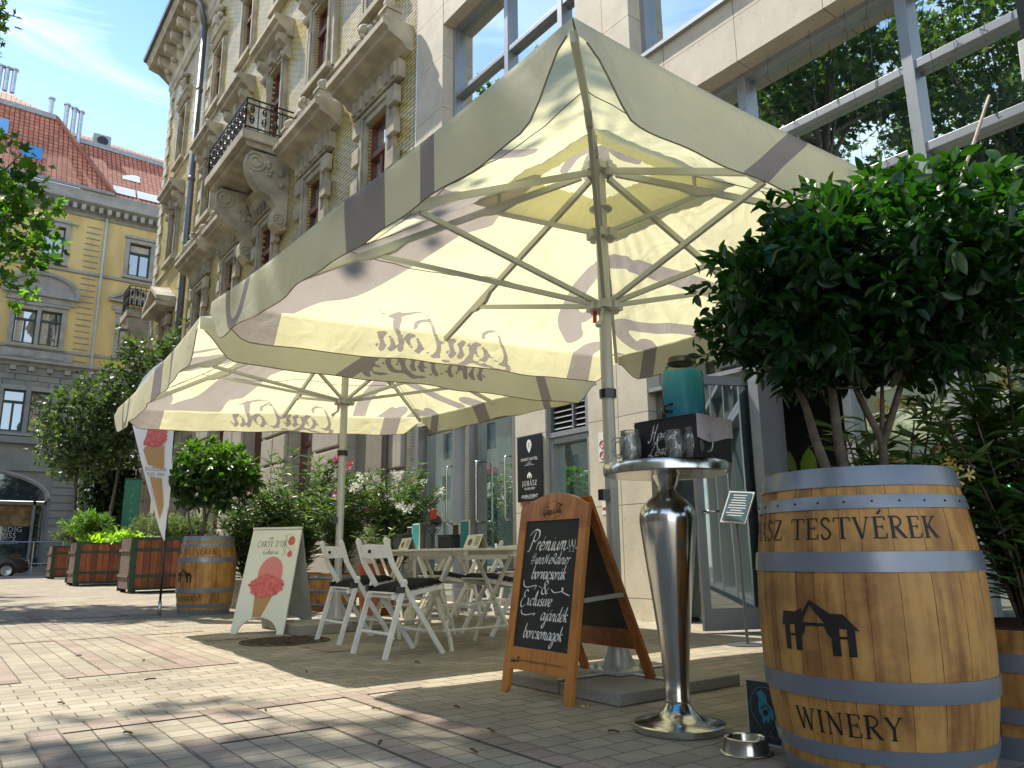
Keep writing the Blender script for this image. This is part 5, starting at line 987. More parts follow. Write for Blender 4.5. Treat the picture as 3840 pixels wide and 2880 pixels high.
# ---- ice-cream A-board ----
ic = thing('ice_cream_board', (2.2675, 7.28, 0), 'white A-board with a pink sorbet cone picture beside the round manhole cover', 'sign', rz=math.atan2(-.41, .335))
W = .53; Hh = .94; dp = .27
def fi(a, b, d): return (a+.03*b*0, dp*b/Hh-d, b)          # local x along board, y inward
M_icw = mat('sign_pale_green', (.76, .76, .66), .5, var=.05, vs=2, col2=(.68, .71, .60)); M_icg = mat('sign_grey_back', (.30, .32, .30), .6)
poly = [(0, 0), (.045, 0)]+[(.265+.20*math.cos(q), .0+.14*math.sin(q)) for q in np.linspace(PI, 0, 14)]+[(.49, 0), (W, 0), (W-.01, Hh), (.01, Hh)]
MBi = MB(); MBi.prism(poly, fi, -.02, 0); pf = MBi.build('front_panel', M_icw, ic, bevel=.003)
g = MB(); g.prism(poly, lambda a, b, d: (a, 2*dp-dp*b/Hh+d, b), -.01, .01); g.build('rear_panel', M_icg, ic)
g = MB(); g.box((.01, dp-.012, Hh-.01), (W-.01, dp+.02, Hh+.008)); g.build('hinge_strip', M_icw, ic)
oi = lambda a, b: fi(a, b, .0015); oi2 = lambda a, b: fi(a, b, .003); oi3 = lambda a, b: fi(a, b, .0045)
M_sorb = mat('sorbet_pink', (.62, .16, .15), .7, var=.4, vs=34, col2=(.47, .07, .07)); M_sorbp = mat('sorbet_pale', (.64, .19, .18), .7, var=.3, vs=20, col2=(.60, .24, .22))
def waffle(name):
    m, t, b = newmat(name); l = t.links.new; tc = N(t, 'ShaderNodeTexCoord'); mp = N(t, 'ShaderNodeMapping'); mp.inputs['Rotation'].default_value = (0, 0, 0); sp = N(t, 'ShaderNodeSeparateXYZ'); l(tc.outputs['Object'], sp.inputs[0])
    fs = []
    for sg in (1, -1):
        a = N(t, 'ShaderNodeMath', operation='MULTIPLY_ADD'); a.inputs[1].default_value = .6*sg; l(sp.outputs['Z'], a.inputs[0]); l(sp.outputs['X'], a.inputs[2]); p = N(t, 'ShaderNodeMath', operation='PINGPONG'); p.inputs[1].default_value = .011; l(a.outputs[0], p.inputs[0]); c = N(t, 'ShaderNodeMath', operation='LESS_THAN'); c.inputs[1].default_value = .0028; l(p.outputs[0], c.inputs[0]); fs.append(c)
    mx_ = N(t, 'ShaderNodeMath', operation='MAXIMUM'); l(fs[0].outputs[0], mx_.inputs[0]); l(fs[1].outputs[0], mx_.inputs[1]); mx = N(t, 'ShaderNodeMix', data_type='RGBA'); mx.inputs['A'].default_value = (.52, .31, .12, 1); mx.inputs['B'].default_value = (.36, .18, .06, 1); l(mx_.outputs[0], mx.inputs['Factor']); l(mx.outputs['Result'], b.inputs['Base Color']); return m
M_waf = waffle('waffle')
def blob(cx, cy, rx, ry, jag, n=60, seed=1, lo=0, hi=2*PI):
    r = random.Random(seed); return [(cx+rx*(1+jag*r.uniform(-1, 1))*math.cos(q), cy+ry*(1+jag*r.uniform(-1, 1))*math.sin(q)) for q in np.linspace(lo, hi, n, endpoint=False)]
def flat(poly, fn, name, m, par):
    c = (sum(p[0] for p in poly)/len(poly), sum(p[1] for p in poly)/len(poly)); k = len(poly); g = MB(); g.add([fn(*p) for p in poly]+[fn(*c)], [(i, (i+1) % k, k) for i in range(k)], .5); return g.build(name, m, par)
flat([(.265-.095, .345), (.265+.095, .345), (.265+.01, .145), (.265-.075, .142)], oi, 'printed_cone', M_waf, pf)
flat(blob(.285, .52, .125, .155, .012, seed=3), oi2, 'printed_scoop', M_sorbp, pf); flat(blob(.27, .415, .175, .10, .10, seed=5), oi3, 'printed_sorbet_skirt', M_sorb, pf); 
M_ink = mat('olive_ink', (.20, .17, .09), .6)
g = MB(); v = serif("CARTE D'OR", .055, .72); g.add([oi(a+.245-v[2]/2, b+.765) for a, b in v[0]], v[1]); ribbon(g, 'Gelateria', .16, .022, .006, .24, .70, oi); put(g, strips([[(.225+.018*math.cos(q), .845+.009*math.sin(q)) for q in np.linspace(0, 2*PI, 20)], [(.21, .847), (.24, .845)]], .005, .7), oi); g.build('lettering', M_ink, pf)
for k, (x, y, r) in enumerate(((.44, .82, .036), (.445, .70, .026))):
    flat([(x+r*math.cos(q)*(1-.15*math.sin(q)), y+r*1.15*math.sin(q)) for q in np.linspace(0, 2*PI, 24, endpoint=False)], oi, 'printed_strawberry', M_sorb, pf)
    g = MB(); put(g, strips([smooth_pts([(x-.08, y+.05), (x-.03, y+.06), (x, y+r), (x+.02, y+.06)], 5), smooth_pts([(x-.09, y-.02), (x-.05, y+.03), (x-.08, y+.05), (x-.05, y), (x-.09, y-.02)], 5)], .004, .6), oi); g.build('printed_sprig', mat('pale_sprig', (.38, .40, .22), .6), pf)
# ---- beach flag ----
fg = thing('beach_flag', (2.24, 9.83, 0), 'white teardrop flag with a pink ice-cream cone on a black pole', 'flag', rz=-.2)
g = MB(); g.box((-.33, -.10, 0), (.33, .10, .022)); g.build('foot_plate', mat('flag_plate', (.16, .155, .15), .5), fg, bevel=.003)
g = MB(); g.tube([(0, 0, .02), (0, 0, .18)], .022, 10); g.build('socket', M_flue, fg, smooth=True)
g = MB(); g.tube([(0, 0, .15), (0, 0, 1.0)], .013, 8); g.tube([(0, 0, 1.0), (.0, 0, 2.3), (-.03, 0, 2.7), (-.12, 0, 2.98), (-.3, 0, 3.1)], .009, 8); g.build('pole', M_blk, fg, smooth=True)
L_ = lambda z: -.02-.48*((z-.86)/1.45)**.9 if z < 2.3 else -.50*max(0, 1-((z-2.3)/.8)**2)**.5-.02
zs = np.linspace(.86, 3.08, 30); g = MB()
g.grid(lambda u, v: ((lambda z: ((L_(z) if z > .861 else -.02)*u+.008+(-.3 if z > 3.05 else -.12*max(0, (z-2.7)/.35)**1.5 if z > 2.7 else 0)*(1-u), .012*math.sin(u*5+z*3), z))(.86+2.2*v)), 8, 40); fl_ = g.build('flag_cloth', mat('white_flag', (.82, .82, .83), .7, var=.04, vs=2), fg, smooth=True)
ff = lambda a, b: (a, .012*math.sin(3*b+1)-.013, b); ff2 = lambda a, b: (a, .012*math.sin(3*b+1)-.016, b)
flat([(-.34, 1.97), (-.10, 2.0), (-.085, 1.72), (-.26, 1.76)], ff, 'printed_cone', M_waf, fl_); flat([(-.23, 1.62), (-.10, 1.60), (-.055, 1.28), (-.08, 1.12)], ff, 'printed_cone_tip', M_waf, fl_); flat(blob(-.24, 2.12, .165, .15, .06, seed=8), ff2, 'printed_sorbet', M_sorb, fl_); flat(blob(-.22, 2.30, .14, .15, .01, seed=9), ff2, 'printed_scoop', M_sorbp, fl_)
g = MB(); put(g, sans('DUZZAN', .055), lambda a, b: ff2(a-.17, b+1.69)); put(g, sans("'OD. PIA", .055), lambda a, b: ff2(a-.17, b+1.63)); g.build('lettering', mat('grey_print', (.2, .2, .2), .6), fl_)
# ---- barrels ----
M_stave = wood('barrel_oak', (.51, .27, .075), (.21, .09, .027), 2, .55, .5, .35)
M_hoop = mat('painted_hoop', (.215, .24, .28), .28, .25, var=.10, vs=4, bump=.05, bs=30, spec=.6)
M_void = bpy.data.materials['dark_interior']; M_soil = mat('potting_soil', (.05, .035, .025), .95, var=.4, vs=40, bump=1, bs=80)
BH, BR0, BR1 = .93, .288, .345
def brad(z, H=BH): q = 2*z/H-1; return BR1-(BR1-BR0)*abs(q)**2.1
def make_barrel(label, loc, rz, H=BH, hoops=((0, .062), (.088, .13), (.255, .315), (.615, .675), (.80, .842), (.868, .93)), ns=26, grp=None, zoff=0):
    t = thing('wine_barrel', loc, label, 'barrel', rz=rz, group=grp)
    g = MB(); r_ = random.Random(5)
    cuts = np.cumsum([0]+[r_.uniform(.7, 1.35) for _ in range(ns)]); cuts *= 2*PI/cuts[-1]
    for i in range(ns): gp = r_.uniform(.0016, .0034); g.lathe([(brad(z+zoff)+r_.uniform(-.0006, .0006), z) for z in np.linspace(.004, H-.004, 22)], 4, r=.3+.4*r_.random(), a0=cuts[i]+gp, a1=cuts[i+1]-gp)
    g.build('stave', M_stave, t, smooth=True)
    g = MB(); g.lathe([(brad(z+zoff)-.004, z) for z in np.linspace(.01, H-.01, 16)], 40); g.lathe([(brad(H+zoff)-.035, H-.06), (brad(H+zoff)-.03, H), (brad(H+zoff)-.004, H-.002)], 40); g.build('stave_gap', M_burn, t, smooth=True)
    g = MB(); g.lathe([(.0001, H-.05), (brad(H+zoff)-.03, H-.055)], 32); g.build('soil', M_soil, t)
    for a, b in hoops:
        g = MB(); g.lathe([(brad(a+zoff)-.002, a), (brad(a+zoff)+.0055, a+.001), (brad((a+b)/2+zoff)+.006, (a+b)/2), (brad(b+zoff)+.0055, b-.001), (brad(b+zoff)-.002, b)], 64); hp = g.build('hoop', M_hoop, t, smooth=True, auto=True)
        if .7 < a < .85:
            g = MB()
            for i in range(ns): q = (i+.5)*2*PI/ns; rr = brad((a+b)/2)+.006; g.ball((rr*math.cos(q), rr*math.sin(q), (a+b)/2), .0035, 4)
            g.build('rivet', M_void, hp)
    return t
def wrap(mb, vf, s0, z0, off=.0022): put(mb, vf, lambda a, b: ((brad(z0+b)+off)*math.cos((s0+a)/brad(z0)), (brad(z0+b)+off)*math.sin((s0+a)/brad(z0)), z0+b))
ang = math.atan2(-1.38, -2.49)
b1 = make_barrel('large oak wine barrel planter with a black gateway mark at the right front', (2.49, 1.38, 0), ang)
g = MB(); v = serif('TESTVÉREK', .064, .93); wrap(g, v[:2], math.radians(1)*.33-v[2]/2, .712); s0 = math.radians(1)*.33-v[2]/2; v2 = serif('JUHÁSZ', .064, .93); wrap(g, v2[:2], s0-.035-v2[2], .712)
v = serif('WINERY', .064, .93); wrap(g, v[:2], math.radians(-17)*.33-v[2]/2, .158); v3 = v
s0 = math.radians(-27)*.345; k = .119
hut = [(-1, -.1), (-.93, .52), (-.50, .52), (-.06, 1.0), (.4, .5), (.72, .5), (1.08, -.12), (1.0, -.12)]
def hq(a, b): return (s0+a*k, .46+b*k*.62)
def wp(a, b, o=.0025): rr = brad(b)+o; return (rr*math.cos(a/.345), rr*math.sin(a/.345), b)
def quadpatch(g, p, n=5):
    P = [np.array(hq(*q)) for q in p]; g.grid(lambda u, v: wp(*((P[0]*(1-u)+P[1]*u)*(1-v)+(P[3]*(1-u)+P[2]*u)*v)), n, n)
for p in (((-.97, -.05), (-.5, .02), (-.5, .52), (-.9, .52)), ((-.5, .02), (-.36, .02), (-.06, .82), (-.06, 1.02)), ((-.5, .02), (-.5, .52), (-.3, .68), (-.3, .15)), ((-.06, .82), (-.06, 1.02), (.5, .45), (.3, .1)), ((-.5, .0), (.62, .0), (.55, .12), (-.5, .12)),
          ((.3, .0), (1.1, -.12), (.75, .5), (.3, .5)), ((-.88, -1.0), (-.72, -1.0), (-.72, .1), (-.88, .1)), ((-.55, -1.0), (-.36, -1.0), (-.36, .1), (-.55, .1)), ((.44, -1.1), (.64, -1.1), (.64, .1), (.44, .1)), ((.82, -1.1), (1.0, -1.1), (1.0, .05), (.82, .05)), ((-.72, -.45), (-.55, -.45), (-.55, -.35), (-.72, -.35)), ((.64, -.45), (.82, -.45), (.82, -.35), (.64, -.35)),
          ((-.36, -.45), (-.28, -.3), (-.2, .05), (-.36, .05)), ((.44, -.45), (.36, -.3), (.26, .05), (.44, .05))): quadpatch(g, p)
lett = g.build('burnt_lettering', mat('black_brand', (.008, .006, .005), .6), b1)
b2 = dup(b1, (2.82, 10.12, 0), math.atan2(-10.2, -2.74)-math.radians(22), 'smaller-looking oak barrel planter behind the white beach flag base')
b3 = make_barrel('low half-barrel planter cut by the right edge of the picture', (3.29, 1.19, 0), .4, H=.41, hoops=((0, .07), (.11, .16), (.27, .33)), zoff=.5)
# ---- steel table ----
M_steel = mat('polished_steel', (.60, .60, .57), .17, 1.0, var=.10, vs=9, bump=.06, bs=10, stretch=(1, 1, .12)); M_steelb = mat('brushed_disk', (.60, .60, .57), .19, 1.0, var=.08, vs=14, bump=.03, bs=30)
st = thing('steel_bar_table', (2.44, 2.18, 0), 'tall polished steel bar table with a vase-shaped leg beside the large barrel', 'table')
g = MB(); g.lathe([(.001, 0), (.175, 0), (.179, .004), (.179, .026), (.173, .031), (.125, .038), (.085, .052), (.062, .075), (.052, .092), (.047, .10)], 48); g.build('base', M_steelb, st, smooth=True, auto=True)
g = MB(); g.lathe([(.047, .10), (.050, .112), (.046, .12), (.050, .2), (.062, .34), (.084, .52), (.106, .70), (.117, .80), (.116, .83), (.104, .865), (.074, .893), (.05, .912), (.038, .93), (.037, .938)], 56); g.build('vase_leg', M_steel, st, smooth=True)
g = MB(); g.lathe([(.037, .938), (.045, .95), (.055, .975), (.06, .992)], 40); g.build('neck_flare', M_steel, st, smooth=True)
g = MB(); g.lathe([(.055, .992), (.22, .994), (.250, .992), (.258, .998), (.260, 1.03), (.256, 1.038), (.001, 1.040)], 72); g.build('table_top', M_steelb, st, smooth=True, auto=True)
zt = 1.0405
# crate with dark faces and cloth
cr_ = thing('lemonade_crate', (2.50, 2.13, zt), 'black crate with white script and a lavender cloth under the glass drink dispenser', 'crate', rz=math.radians(6))
bx, by, bz = .125, .155, .175
g = MB(); g.box((-bx, -by, 0), (bx, by, bz)); g.build('box', mat('black_card', (.012, .011, .014), .6), cr_, bevel=.002)
g = MB(); cl = mat('lavender_cloth', (.60, .57, .66), .85, var=.06, vs=6, bump=.4, bs=60)
g.add([(-bx-.005, -by-.005, bz+.004), (bx+.005, -by-.005, bz+.004), (bx+.005, by+.005, bz+.004), (-bx-.005, by+.005, bz+.004)], [(0, 1, 2, 3)])
g.grid(lambda u, v: (-bx-.005+2*(bx+.005)*u, -by-.006-.004*math.sin(u*9), bz+.004-(.095+.014*math.sin(u*5))*v), 14, 5); g.build('cloth', cl, cr_)
g = MB(); fc = lambda a, b: (-bx-.002, .14-a, b)
ribbon(g, 'Home', .14, .029, .0065, .125, .090, fc); ribbon(g, 'Lemonade', .22, .026, .006, .165, .028, fc); g.build('chalk_lettering', M_chalk, cr_)
ds = thing('drink_dispenser', (2.50, 2.11, zt+bz+.006), 'glass drink dispenser jar full of turquoise lemonade on the black crate', 'jar')
g = MB(); R0 = .088; g.lathe([(.001, 0), (R0-.008, 0), (R0, .008), (R0, .19), (R0-.006, .212), (R0-.016, .232), (.060, .24), (.060, .25)], 40); g.build('glass_body', clearglass('jar_glass'), ds, smooth=True)
mj, t, b = newmat('turquoise_lemonade'); tcj = N(t, 'ShaderNodeTexCoord'); spj = N(t, 'ShaderNodeSeparateXYZ'); crj = N(t, 'ShaderNodeValToRGB'); mrj = N(t, 'ShaderNodeMapRange'); mrj.inputs['From Max'].default_value = .2
t.links.new(tcj.outputs['Object'], spj.inputs[0]); t.links.new(spj.outputs['Z'], mrj.inputs[0]); t.links.new(mrj.outputs[0], crj.inputs[0]); t.links.new(crj.outputs[0], b.inputs['Base Color']); crj.color_ramp.elements[0].color = (.12, .46, .74, 1); crj.color_ramp.elements[1].color = (.28, .82, .80, 1)
b.inputs['Roughness'].default_value = .2; trj = N(t, 'ShaderNodeBsdfTranslucent'); t.links.new(crj.outputs[0], trj.inputs[0]); msj = N(t, 'ShaderNodeMixShader'); msj.inputs[0].default_value = .65; t.links.new(b.outputs[0], msj.inputs[1]); t.links.new(trj.outputs[0], msj.inputs[2]); t.links.new(msj.outputs[0], t.nodes['Material Output'].inputs[0])
g = MB(); g.lathe([(.001, .004), (R0-.006, .004), (R0-.004, .01), (R0-.004, .19), (R0-.009, .207), (.001, .207)], 40); g.build('lemonade', mj, ds, smooth=True, auto=True)
g = MB(); g.lathe([(.001, .272), (.060, .272), (.064, .266), (.064, .246), (.060, .244)], 32); g.build('lid', mat('bronze_lid', (.16, .13, .08), .35, .7), ds, smooth=True, auto=True)
g = MB(); q = math.atan2(-2.11, -2.50)-.75; dx, dy = math.cos(q), math.sin(q); g.tube([(R0*dx, R0*dy, .03), ((R0+.035)*dx, (R0+.035)*dy, .03)], .008, 8); g.tube([((R0+.035)*dx, (R0+.035)*dy, .045), ((R0+.035)*dx, (R0+.035)*dy, .0)], .010, 8); g.tube([((R0+.03)*dx, (R0+.03)*dy, .05), ((R0+.02)*dx+.02, (R0+.02)*dy-.02, .06)], .006, 6); g.lathe([(.001, -.004), (.016, -.004), (.016, .004), (.001, .004)], 14, (R0*dx, R0*dy, .03)); g.build('tap', M_blk, ds, smooth=True)
M_mug = clearglass('mug_glass', (.93, .96, .95), .55)
_t = M_mug.node_tree; _o = _t.nodes['Material Output']; _s = _o.inputs[0].links[0].from_socket; _d = N(_t, 'ShaderNodeBsdfDiffuse'); _d.inputs[0].default_value = (.75, .80, .78, 1); _m = N(_t, 'ShaderNodeMixShader'); _m.inputs[0].default_value = .13; _t.links.new(_s, _m.inputs[1]); _t.links.new(_d.outputs[0], _m.inputs[2]); _t.links.new(_m.outputs[0], _o.inputs[0])
def mug(loc, rz, label, s=1.):
    t = thing('glass_mug', loc, label, 'mug', rz=rz, group='glass jar mugs on the steel table')
    g = MB(); pr = [(.001, .002), (.028, .0), (.032, .004), (.032, .018), (.036, .026), (.0365, .085), (.033, .092), (.034, .096), (.033, .11), (.0355, .112), (.0335, .114), (.030, .11), (.030, .092), (.033, .084), (.0325, .024), (.028, .012), (.001, .012)]
    g.lathe([(a*s, b*s) for a, b in pr], 24); g.build('cup', M_mug, t, smooth=True)
    g = MB(); g.tube(smooth_pts([(.035*s, 0, .09*s), (.06*s, 0, .088*s), (.068*s, 0, .06*s), (.06*s, 0, .03*s), (.036*s, 0, .03*s)], 5), .0045, 8); g.build('handle', M_mug, t, smooth=True)
    g = MB()
    for k2 in range(14):
        q = k2*2*PI/14; g.tube([(.0366*s*math.cos(q+.1*math.sin(z*90)), .0366*s*math.sin(q+.1*math.sin(z*90)), z*s) for z in np.linspace(.03, .082, 8)], .0016, 4)
    g.build('embossed_pattern', M_mug, t, smooth=True)
mug((2.275, 2.215, zt), 2.2, 'glass mug at the left rim of the steel table, nearest the parasol pole', 1.15); mug((2.325, 2.26, zt), 2.0, 'glass mug behind the left rim mug, just before the black crate', 1.1)
mug((2.372, 2.06, zt), 2.4, 'middle glass mug hiding part of the white script', 1.06); mug((2.42, 2.005, zt), -.75, 'right-hand glass mug with its handle towards the barrel', 1.12)
g = MB(); g.grid(lambda u, v: (.09*u, .13*v, .002+.004*math.sin(u*4+v*5)**2), 8, 8); nk = g.build('paper_napkin', mat('napkin_paper', (.75, .75, .72), .8), smooth=True); nk.location = (2.36, 1.97, zt); nk.rotation_euler = (0, 0, .4); tag(nk, 'white paper napkin under the right-hand glass mugs', 'napkin')
# ---- dog bowl and pet sign ----
g = MB(); g.lathe([(.0885, 0), (.091, .003), (.088, .006), (.082, .007), (.070, .046), (.071, .05), (.066, .052), (.060, .048), (.052, .02), (.045, .016), (.001, .016)], 48); bw_ = g.build('dog_bowl', M_steelb, smooth=True, auto=True); bw_.location = (2.35, 1.80, 0); tag(bw_, 'shiny steel dog bowl on the pavers left of the large barrel', 'bowl')
ps = thing('pet_sign', (2.505, 1.82, 0), 'small dark sign with a blue hand and paw, standing by the dog bowl', 'sign', rz=.03)
MB().box((-.003, -.075, .0), (.003, .075, .212)).build('panel', mat('dark_acrylic', (.035, .04, .042), .15, spec=.6), ps, bevel=.001)
g = MB(); g.box((-.012, -.078, 0), (.03, .078, .005)); g.box((-.0045, .0735, .005), (.0045, .0775, .215)); g.box((-.0045, -.075, .2125), (.0045, .0735, .2155)); g.build('acrylic_holder', mat('clear_edge', (.6, .6, .57), .2), ps)
of = lambda a, b: (-.0042, -a, b); g = MB()
pin = [(0, .025)]+smooth_pts([(.035, .065), (.060, .11), (.058, .15), (.03, .188), (0, .195), (-.03, .188), (-.058, .15), (-.060, .11), (-.035, .065)], 5)+[(0, .025)]; put(g, strips([pin], .0025, 1), of)
g.build('pin_outline', mat('sign_blue', (.05, .27, .38), .5), ps)
g = MB(); hand = [(-.035, .172), (-.01, .185), (.008, .165), (.01, .145), (.03, .12), (.035, .10), (.028, .082), (.018, .095), (.014, .08), (.006, .072), (.0, .086), (-.006, .070), (-.014, .074), (-.014, .09), (-.026, .105), (-.03, .135), (-.022, .15)]
g.add([of(*p) for p in hand]+[of(0, .12)], [(i, (i+1) % len(hand), len(hand)) for i in range(len(hand))]); g.build('hand_print', bpy.data.materials['sign_blue'], ps)
g = MB(); of2 = lambda a, b: (-.0052, -a, b)
for x, y, r in ((0, .108, .011), (-.014, .122, .0045), (-.005, .13, .0045), (.006, .13, .0045), (.015, .12, .0045)): put(g, ([(x+r*math.cos(q), y+r*math.sin(q)) for q in np.linspace(0, 2*PI, 12, endpoint=False)], [tuple(range(12))]), of2)
g.build('paw_print', M_slate, ps)
# ---- tilted menu stand ----
ms_ = thing('menu_stand', (4.93, 3.72, 0), 'slim stand holding a tilted black menu sheet in front of the open glass door', 'stand', rz=.25)
g = MB(); g.tube([(0, -.02, 0), (.02, 0, .92)], .012, 8); g.lathe([(.001, 0), (.14, 0), (.14, .008), (.001, .012)], 24); g.build('post', M_alud, ms_)
g = MB(); g.add([(-.05, .11, .90), (-.05, -.09, .88), (.06, -.14, 1.12), (.06, .06, 1.14), (-.035, .11, .893), (-.035, -.09, .873), (.075, -.14, 1.113), (.075, .06, 1.133)], [(0, 1, 2, 3), (7, 6, 5, 4), (0, 1, 5, 4), (1, 2, 6, 5), (2, 3, 7, 6), (3, 0, 4, 7)]); tr_ = g.build('tray', M_alu, ms_)
def om(a, b, o=-.004): p0 = Vector((-.05, .11, .90)); ux = Vector((0, -.2, -.02)); uy = Vector((.11, -.05, .24)); q = p0+ux*a+uy*b; return (q.x+o, q.y, q.z+.002)
g = MB(); g.add([om(.06, .05), om(.94, .05), om(.94, .95), om(.06, .95)], [(0, 1, 2, 3)]); g.build('menu_sheet', mat('menu_blue_black', (.04, .10, .15), .2), tr_)
g = MB()
for i in range(9): y = .85-.08*i; w_ = rnd.uniform(.2, .36); g.add([om(.5-w_, y, -.006), om(.5+w_, y, -.006), om(.5+w_, y+.03, -.006), om(.5-w_, y+.03, -.006)], [(0, 1, 2, 3)])
g.build('printed_lines', M_whited, tr_)
# ---- manhole ----
mh = thing('manhole_cover', (2.43, 6.35, .001), 'round rusty iron manhole cover in the pavers before the folding chairs', 'manhole')
M_rusti = mat('rusty_iron', (.12, .085, .06), .7, .4, var=.4, vs=12, bump=.4)
g = MB(); g.lathe([(.36, 0), (.36, .006), (.33, .007), (.33, .003)], 48); g.build('rim', M_rusti, mh)
g = MB(); g.lathe([(.001, .004), (.325, .004)], 40)
for i in range(-6, 7):
    for j in range(-6, 7):
        if math.hypot(i, j) < 6.2: g.box((i*.047-.014, j*.047-.014, .004), (i*.047+.014, j*.047+.014, .010), rot=PI/4*(i+j))
g.build('lid', M_rusti, mh)
# ---- folding chairs (local: x forward, y across) ----
M_wch = mat('white_paint_wood', (.80, .80, .77), .45, var=.06, vs=9, col2=(.68, .68, .64)); M_cush = mat('black_cushion', (.004, .0045, .006), .85, spec=.25, bump=.4, bs=30)
def make_chair(loc, rz, label):
    t = thing('folding_chair', loc, label, 'chair', rz=rz, group='white folding chairs around the slatted tables'); hw = .2
    for s in (-1, 1):
        y = s*hw; g = MB(); P = [(-.245+.0, y, .785), (-.19, y, .62), (-.02, y, .36), (.235, y, 0)]
        for a, b in zip(P, P[1:]): g.beam(a, b, .022, .036, up=(1, 0, .6))
        g.ball((-.245, y, .785), .017, 8); g.build('front_leg', M_wch, t, bevel=.003)
        y2 = s*(hw+.026); g = MB(); g.beam((-.245, y2, 0), (-.10, y2, .50), .022, .036, up=(1, 0, 0)); g.ball((-.10, y2, .50), .018, 8); g.build('rear_leg', M_wch, t, bevel=.003)
        y3 = s*(hw-.026); g = MB(); g.beam((-.17, y3, .395), (.24, y3, .455), .02, .034); g.build('seat_rail', M_wch, t, bevel=.003)
    g = MB()
    for i in range(7): x = -.14+i*.062; z = .40+.062*i*.14; g.beam((x, -hw+.02, z+.022), (x, hw-.02, z+.022), .045, .012)
    g.build('seat_slats', M_wch, t)
    g = MB(); g.grid(lambda u, v: ((lambda th, zz: (-.232-.030*math.sin(PI*u)+.02*(1-v)+.0, -hw+.005+2*(hw-.005)*u, .66+.085*v+.012*math.sin(PI*u)*(v-.2)))(0, 0)), 12, 3); 
    n = len(g.v); g.add([(x+.014, y, z) for x, y, z in g.v], [tuple(reversed(f)) for f in g.f]); g.build('backrest', M_wch, t, smooth=True)
    g = MB(); g.ball((-.258, 0, .705), .013, 8); g.build('grip_hole', M_void, t)
    g = MB(); g.tube([(-.185, -hw-.02, .155), (-.185, hw+.02, .155)], .011, 8); g.tube([(-.125, -hw-.02, .395), (-.125, hw+.02, .395)], .012, 8); g.build('rear_rung', M_wch, t)
    g = MB(); g.tube([(.135, -hw, .155), (.135, hw, .155)], .011, 8); g.build('front_rung', M_wch, t)
    g = MB(); g.grid(lambda u, v: ((lambda a, b: (.045+.20*a*(1+.03*math.sin(b*8)), .195*b, .455+.03*a+.060*(1-a**6)*(1-b**6)*(.75+.25*math.cos(a*3)*math.cos(b*3))))(2*u-1, 2*v-1)), 16, 16)
    g.grid(lambda u, v: ((lambda a, b: (.045+.20*a, .195*b, .452+.03*a-.012*(1-a**6)*(1-b**6)))(2*u-1, 2*v-1)), 8, 8)
    c = g.build('cushion', M_cush, t, smooth=True)
    g = MB()
    for s in (-1, 1): g.box((-.155, s*(hw+.02)-.022, .425), (-.105, s*(hw+.02)+.022, .465))
    g.build('tie_strap', M_blk, c, bevel=.003)
    return t
ch0 = make_chair((2.745, 5.0, 0), .03, 'nearest white folding chair with black cushion, its back towards the camera')
for loc, rz, lb in (((2.90, 6.02, 0), -.02, 'white folding chair just behind the nearest one, beside the far parasol pole'), ((4.06, 5.66, 0), PI+.1, 'white folding chair across the table with a black cushion, facing the street'), ((4.25, 6.75, 0), PI+.25, 'white folding chair on the house side of the farther slatted table'),
                    ((5.42, 7.55, 0), -1.5, 'white folding chair standing alone near the glass doors')):
    dup(ch0, loc, rz, lb)
# ---- slatted folding tables ----
M_wtb = mat('cream_paint_wood', (.70, .68, .57), .45, var=.05, vs=9)
def make_table(loc, rz, label, L_=.78, W_=.62):
    t = thing('folding_table', loc, label, 'table', rz=rz, group='white slatted folding tables')
    n = 11; g = MB()
    for i in range(n): y = -L_/2+(i+.5)*L_/n; g.box((-W_/2, y-L_/n/2+.004, .705), (W_/2, y+L_/n/2-.004, .722))
    g.build('table_slats', M_wtb, t, bevel=.002)
    g = MB()
    for s in (-1, 1): g.box((s*.22-.015, -L_/2+.03, .672), (s*.22+.015, L_/2-.03, .7045))
    g.box((-.204, -.30, .64), (.204, -.275, .67)); g.build('apron', M_wtb, t)
    for s in (-1, 1):
        for d in (-1, 1):
            x = s*.27+(.014*d); P = [(x, d*.26, .66), (x, d*.05, .40), (x, -d*.20, .10), (x, -d*.235, 0)]; g = MB()
            for a, b in zip(P, P[1:]): g.beam(a, b, .02, .032)
            g.build('leg', M_wtb, t, bevel=.003)
    g = MB(); g.beam((-.27, .0, .31), (.27, .0, .31), .05, .014); g.tube([(-.28, .2, .10), (.28, .2, .10)], .01, 6); g.tube([(-.28, -.16, .14), (.28, -.16, .14)], .01, 6); g.build('stretcher', M_wtb, t)
    return t
tb = make_table((3.34, 5.08, 0), 0, 'nearest slatted folding table, right behind the front chair')
dup(tb, (3.42, 6.02, 0), .03, 'second slatted folding table carrying the left menu card and shaker'); dup(tb, (4.55, 7.15, 0), .1, 'third folding table in the shade near the doors with the fan on it'); dup(tb, (4.5, 7.95, 0), .05, 'fourth folding table farther back with the black box and teal board')
M_card = mat('menu_card_cream', (.72, .70, .55), .6, var=.05); M_teal = mat('teal_board', (.03, .27, .32), .5); M_bbox = mat('black_plastic', (.02, .024, .03), .35)
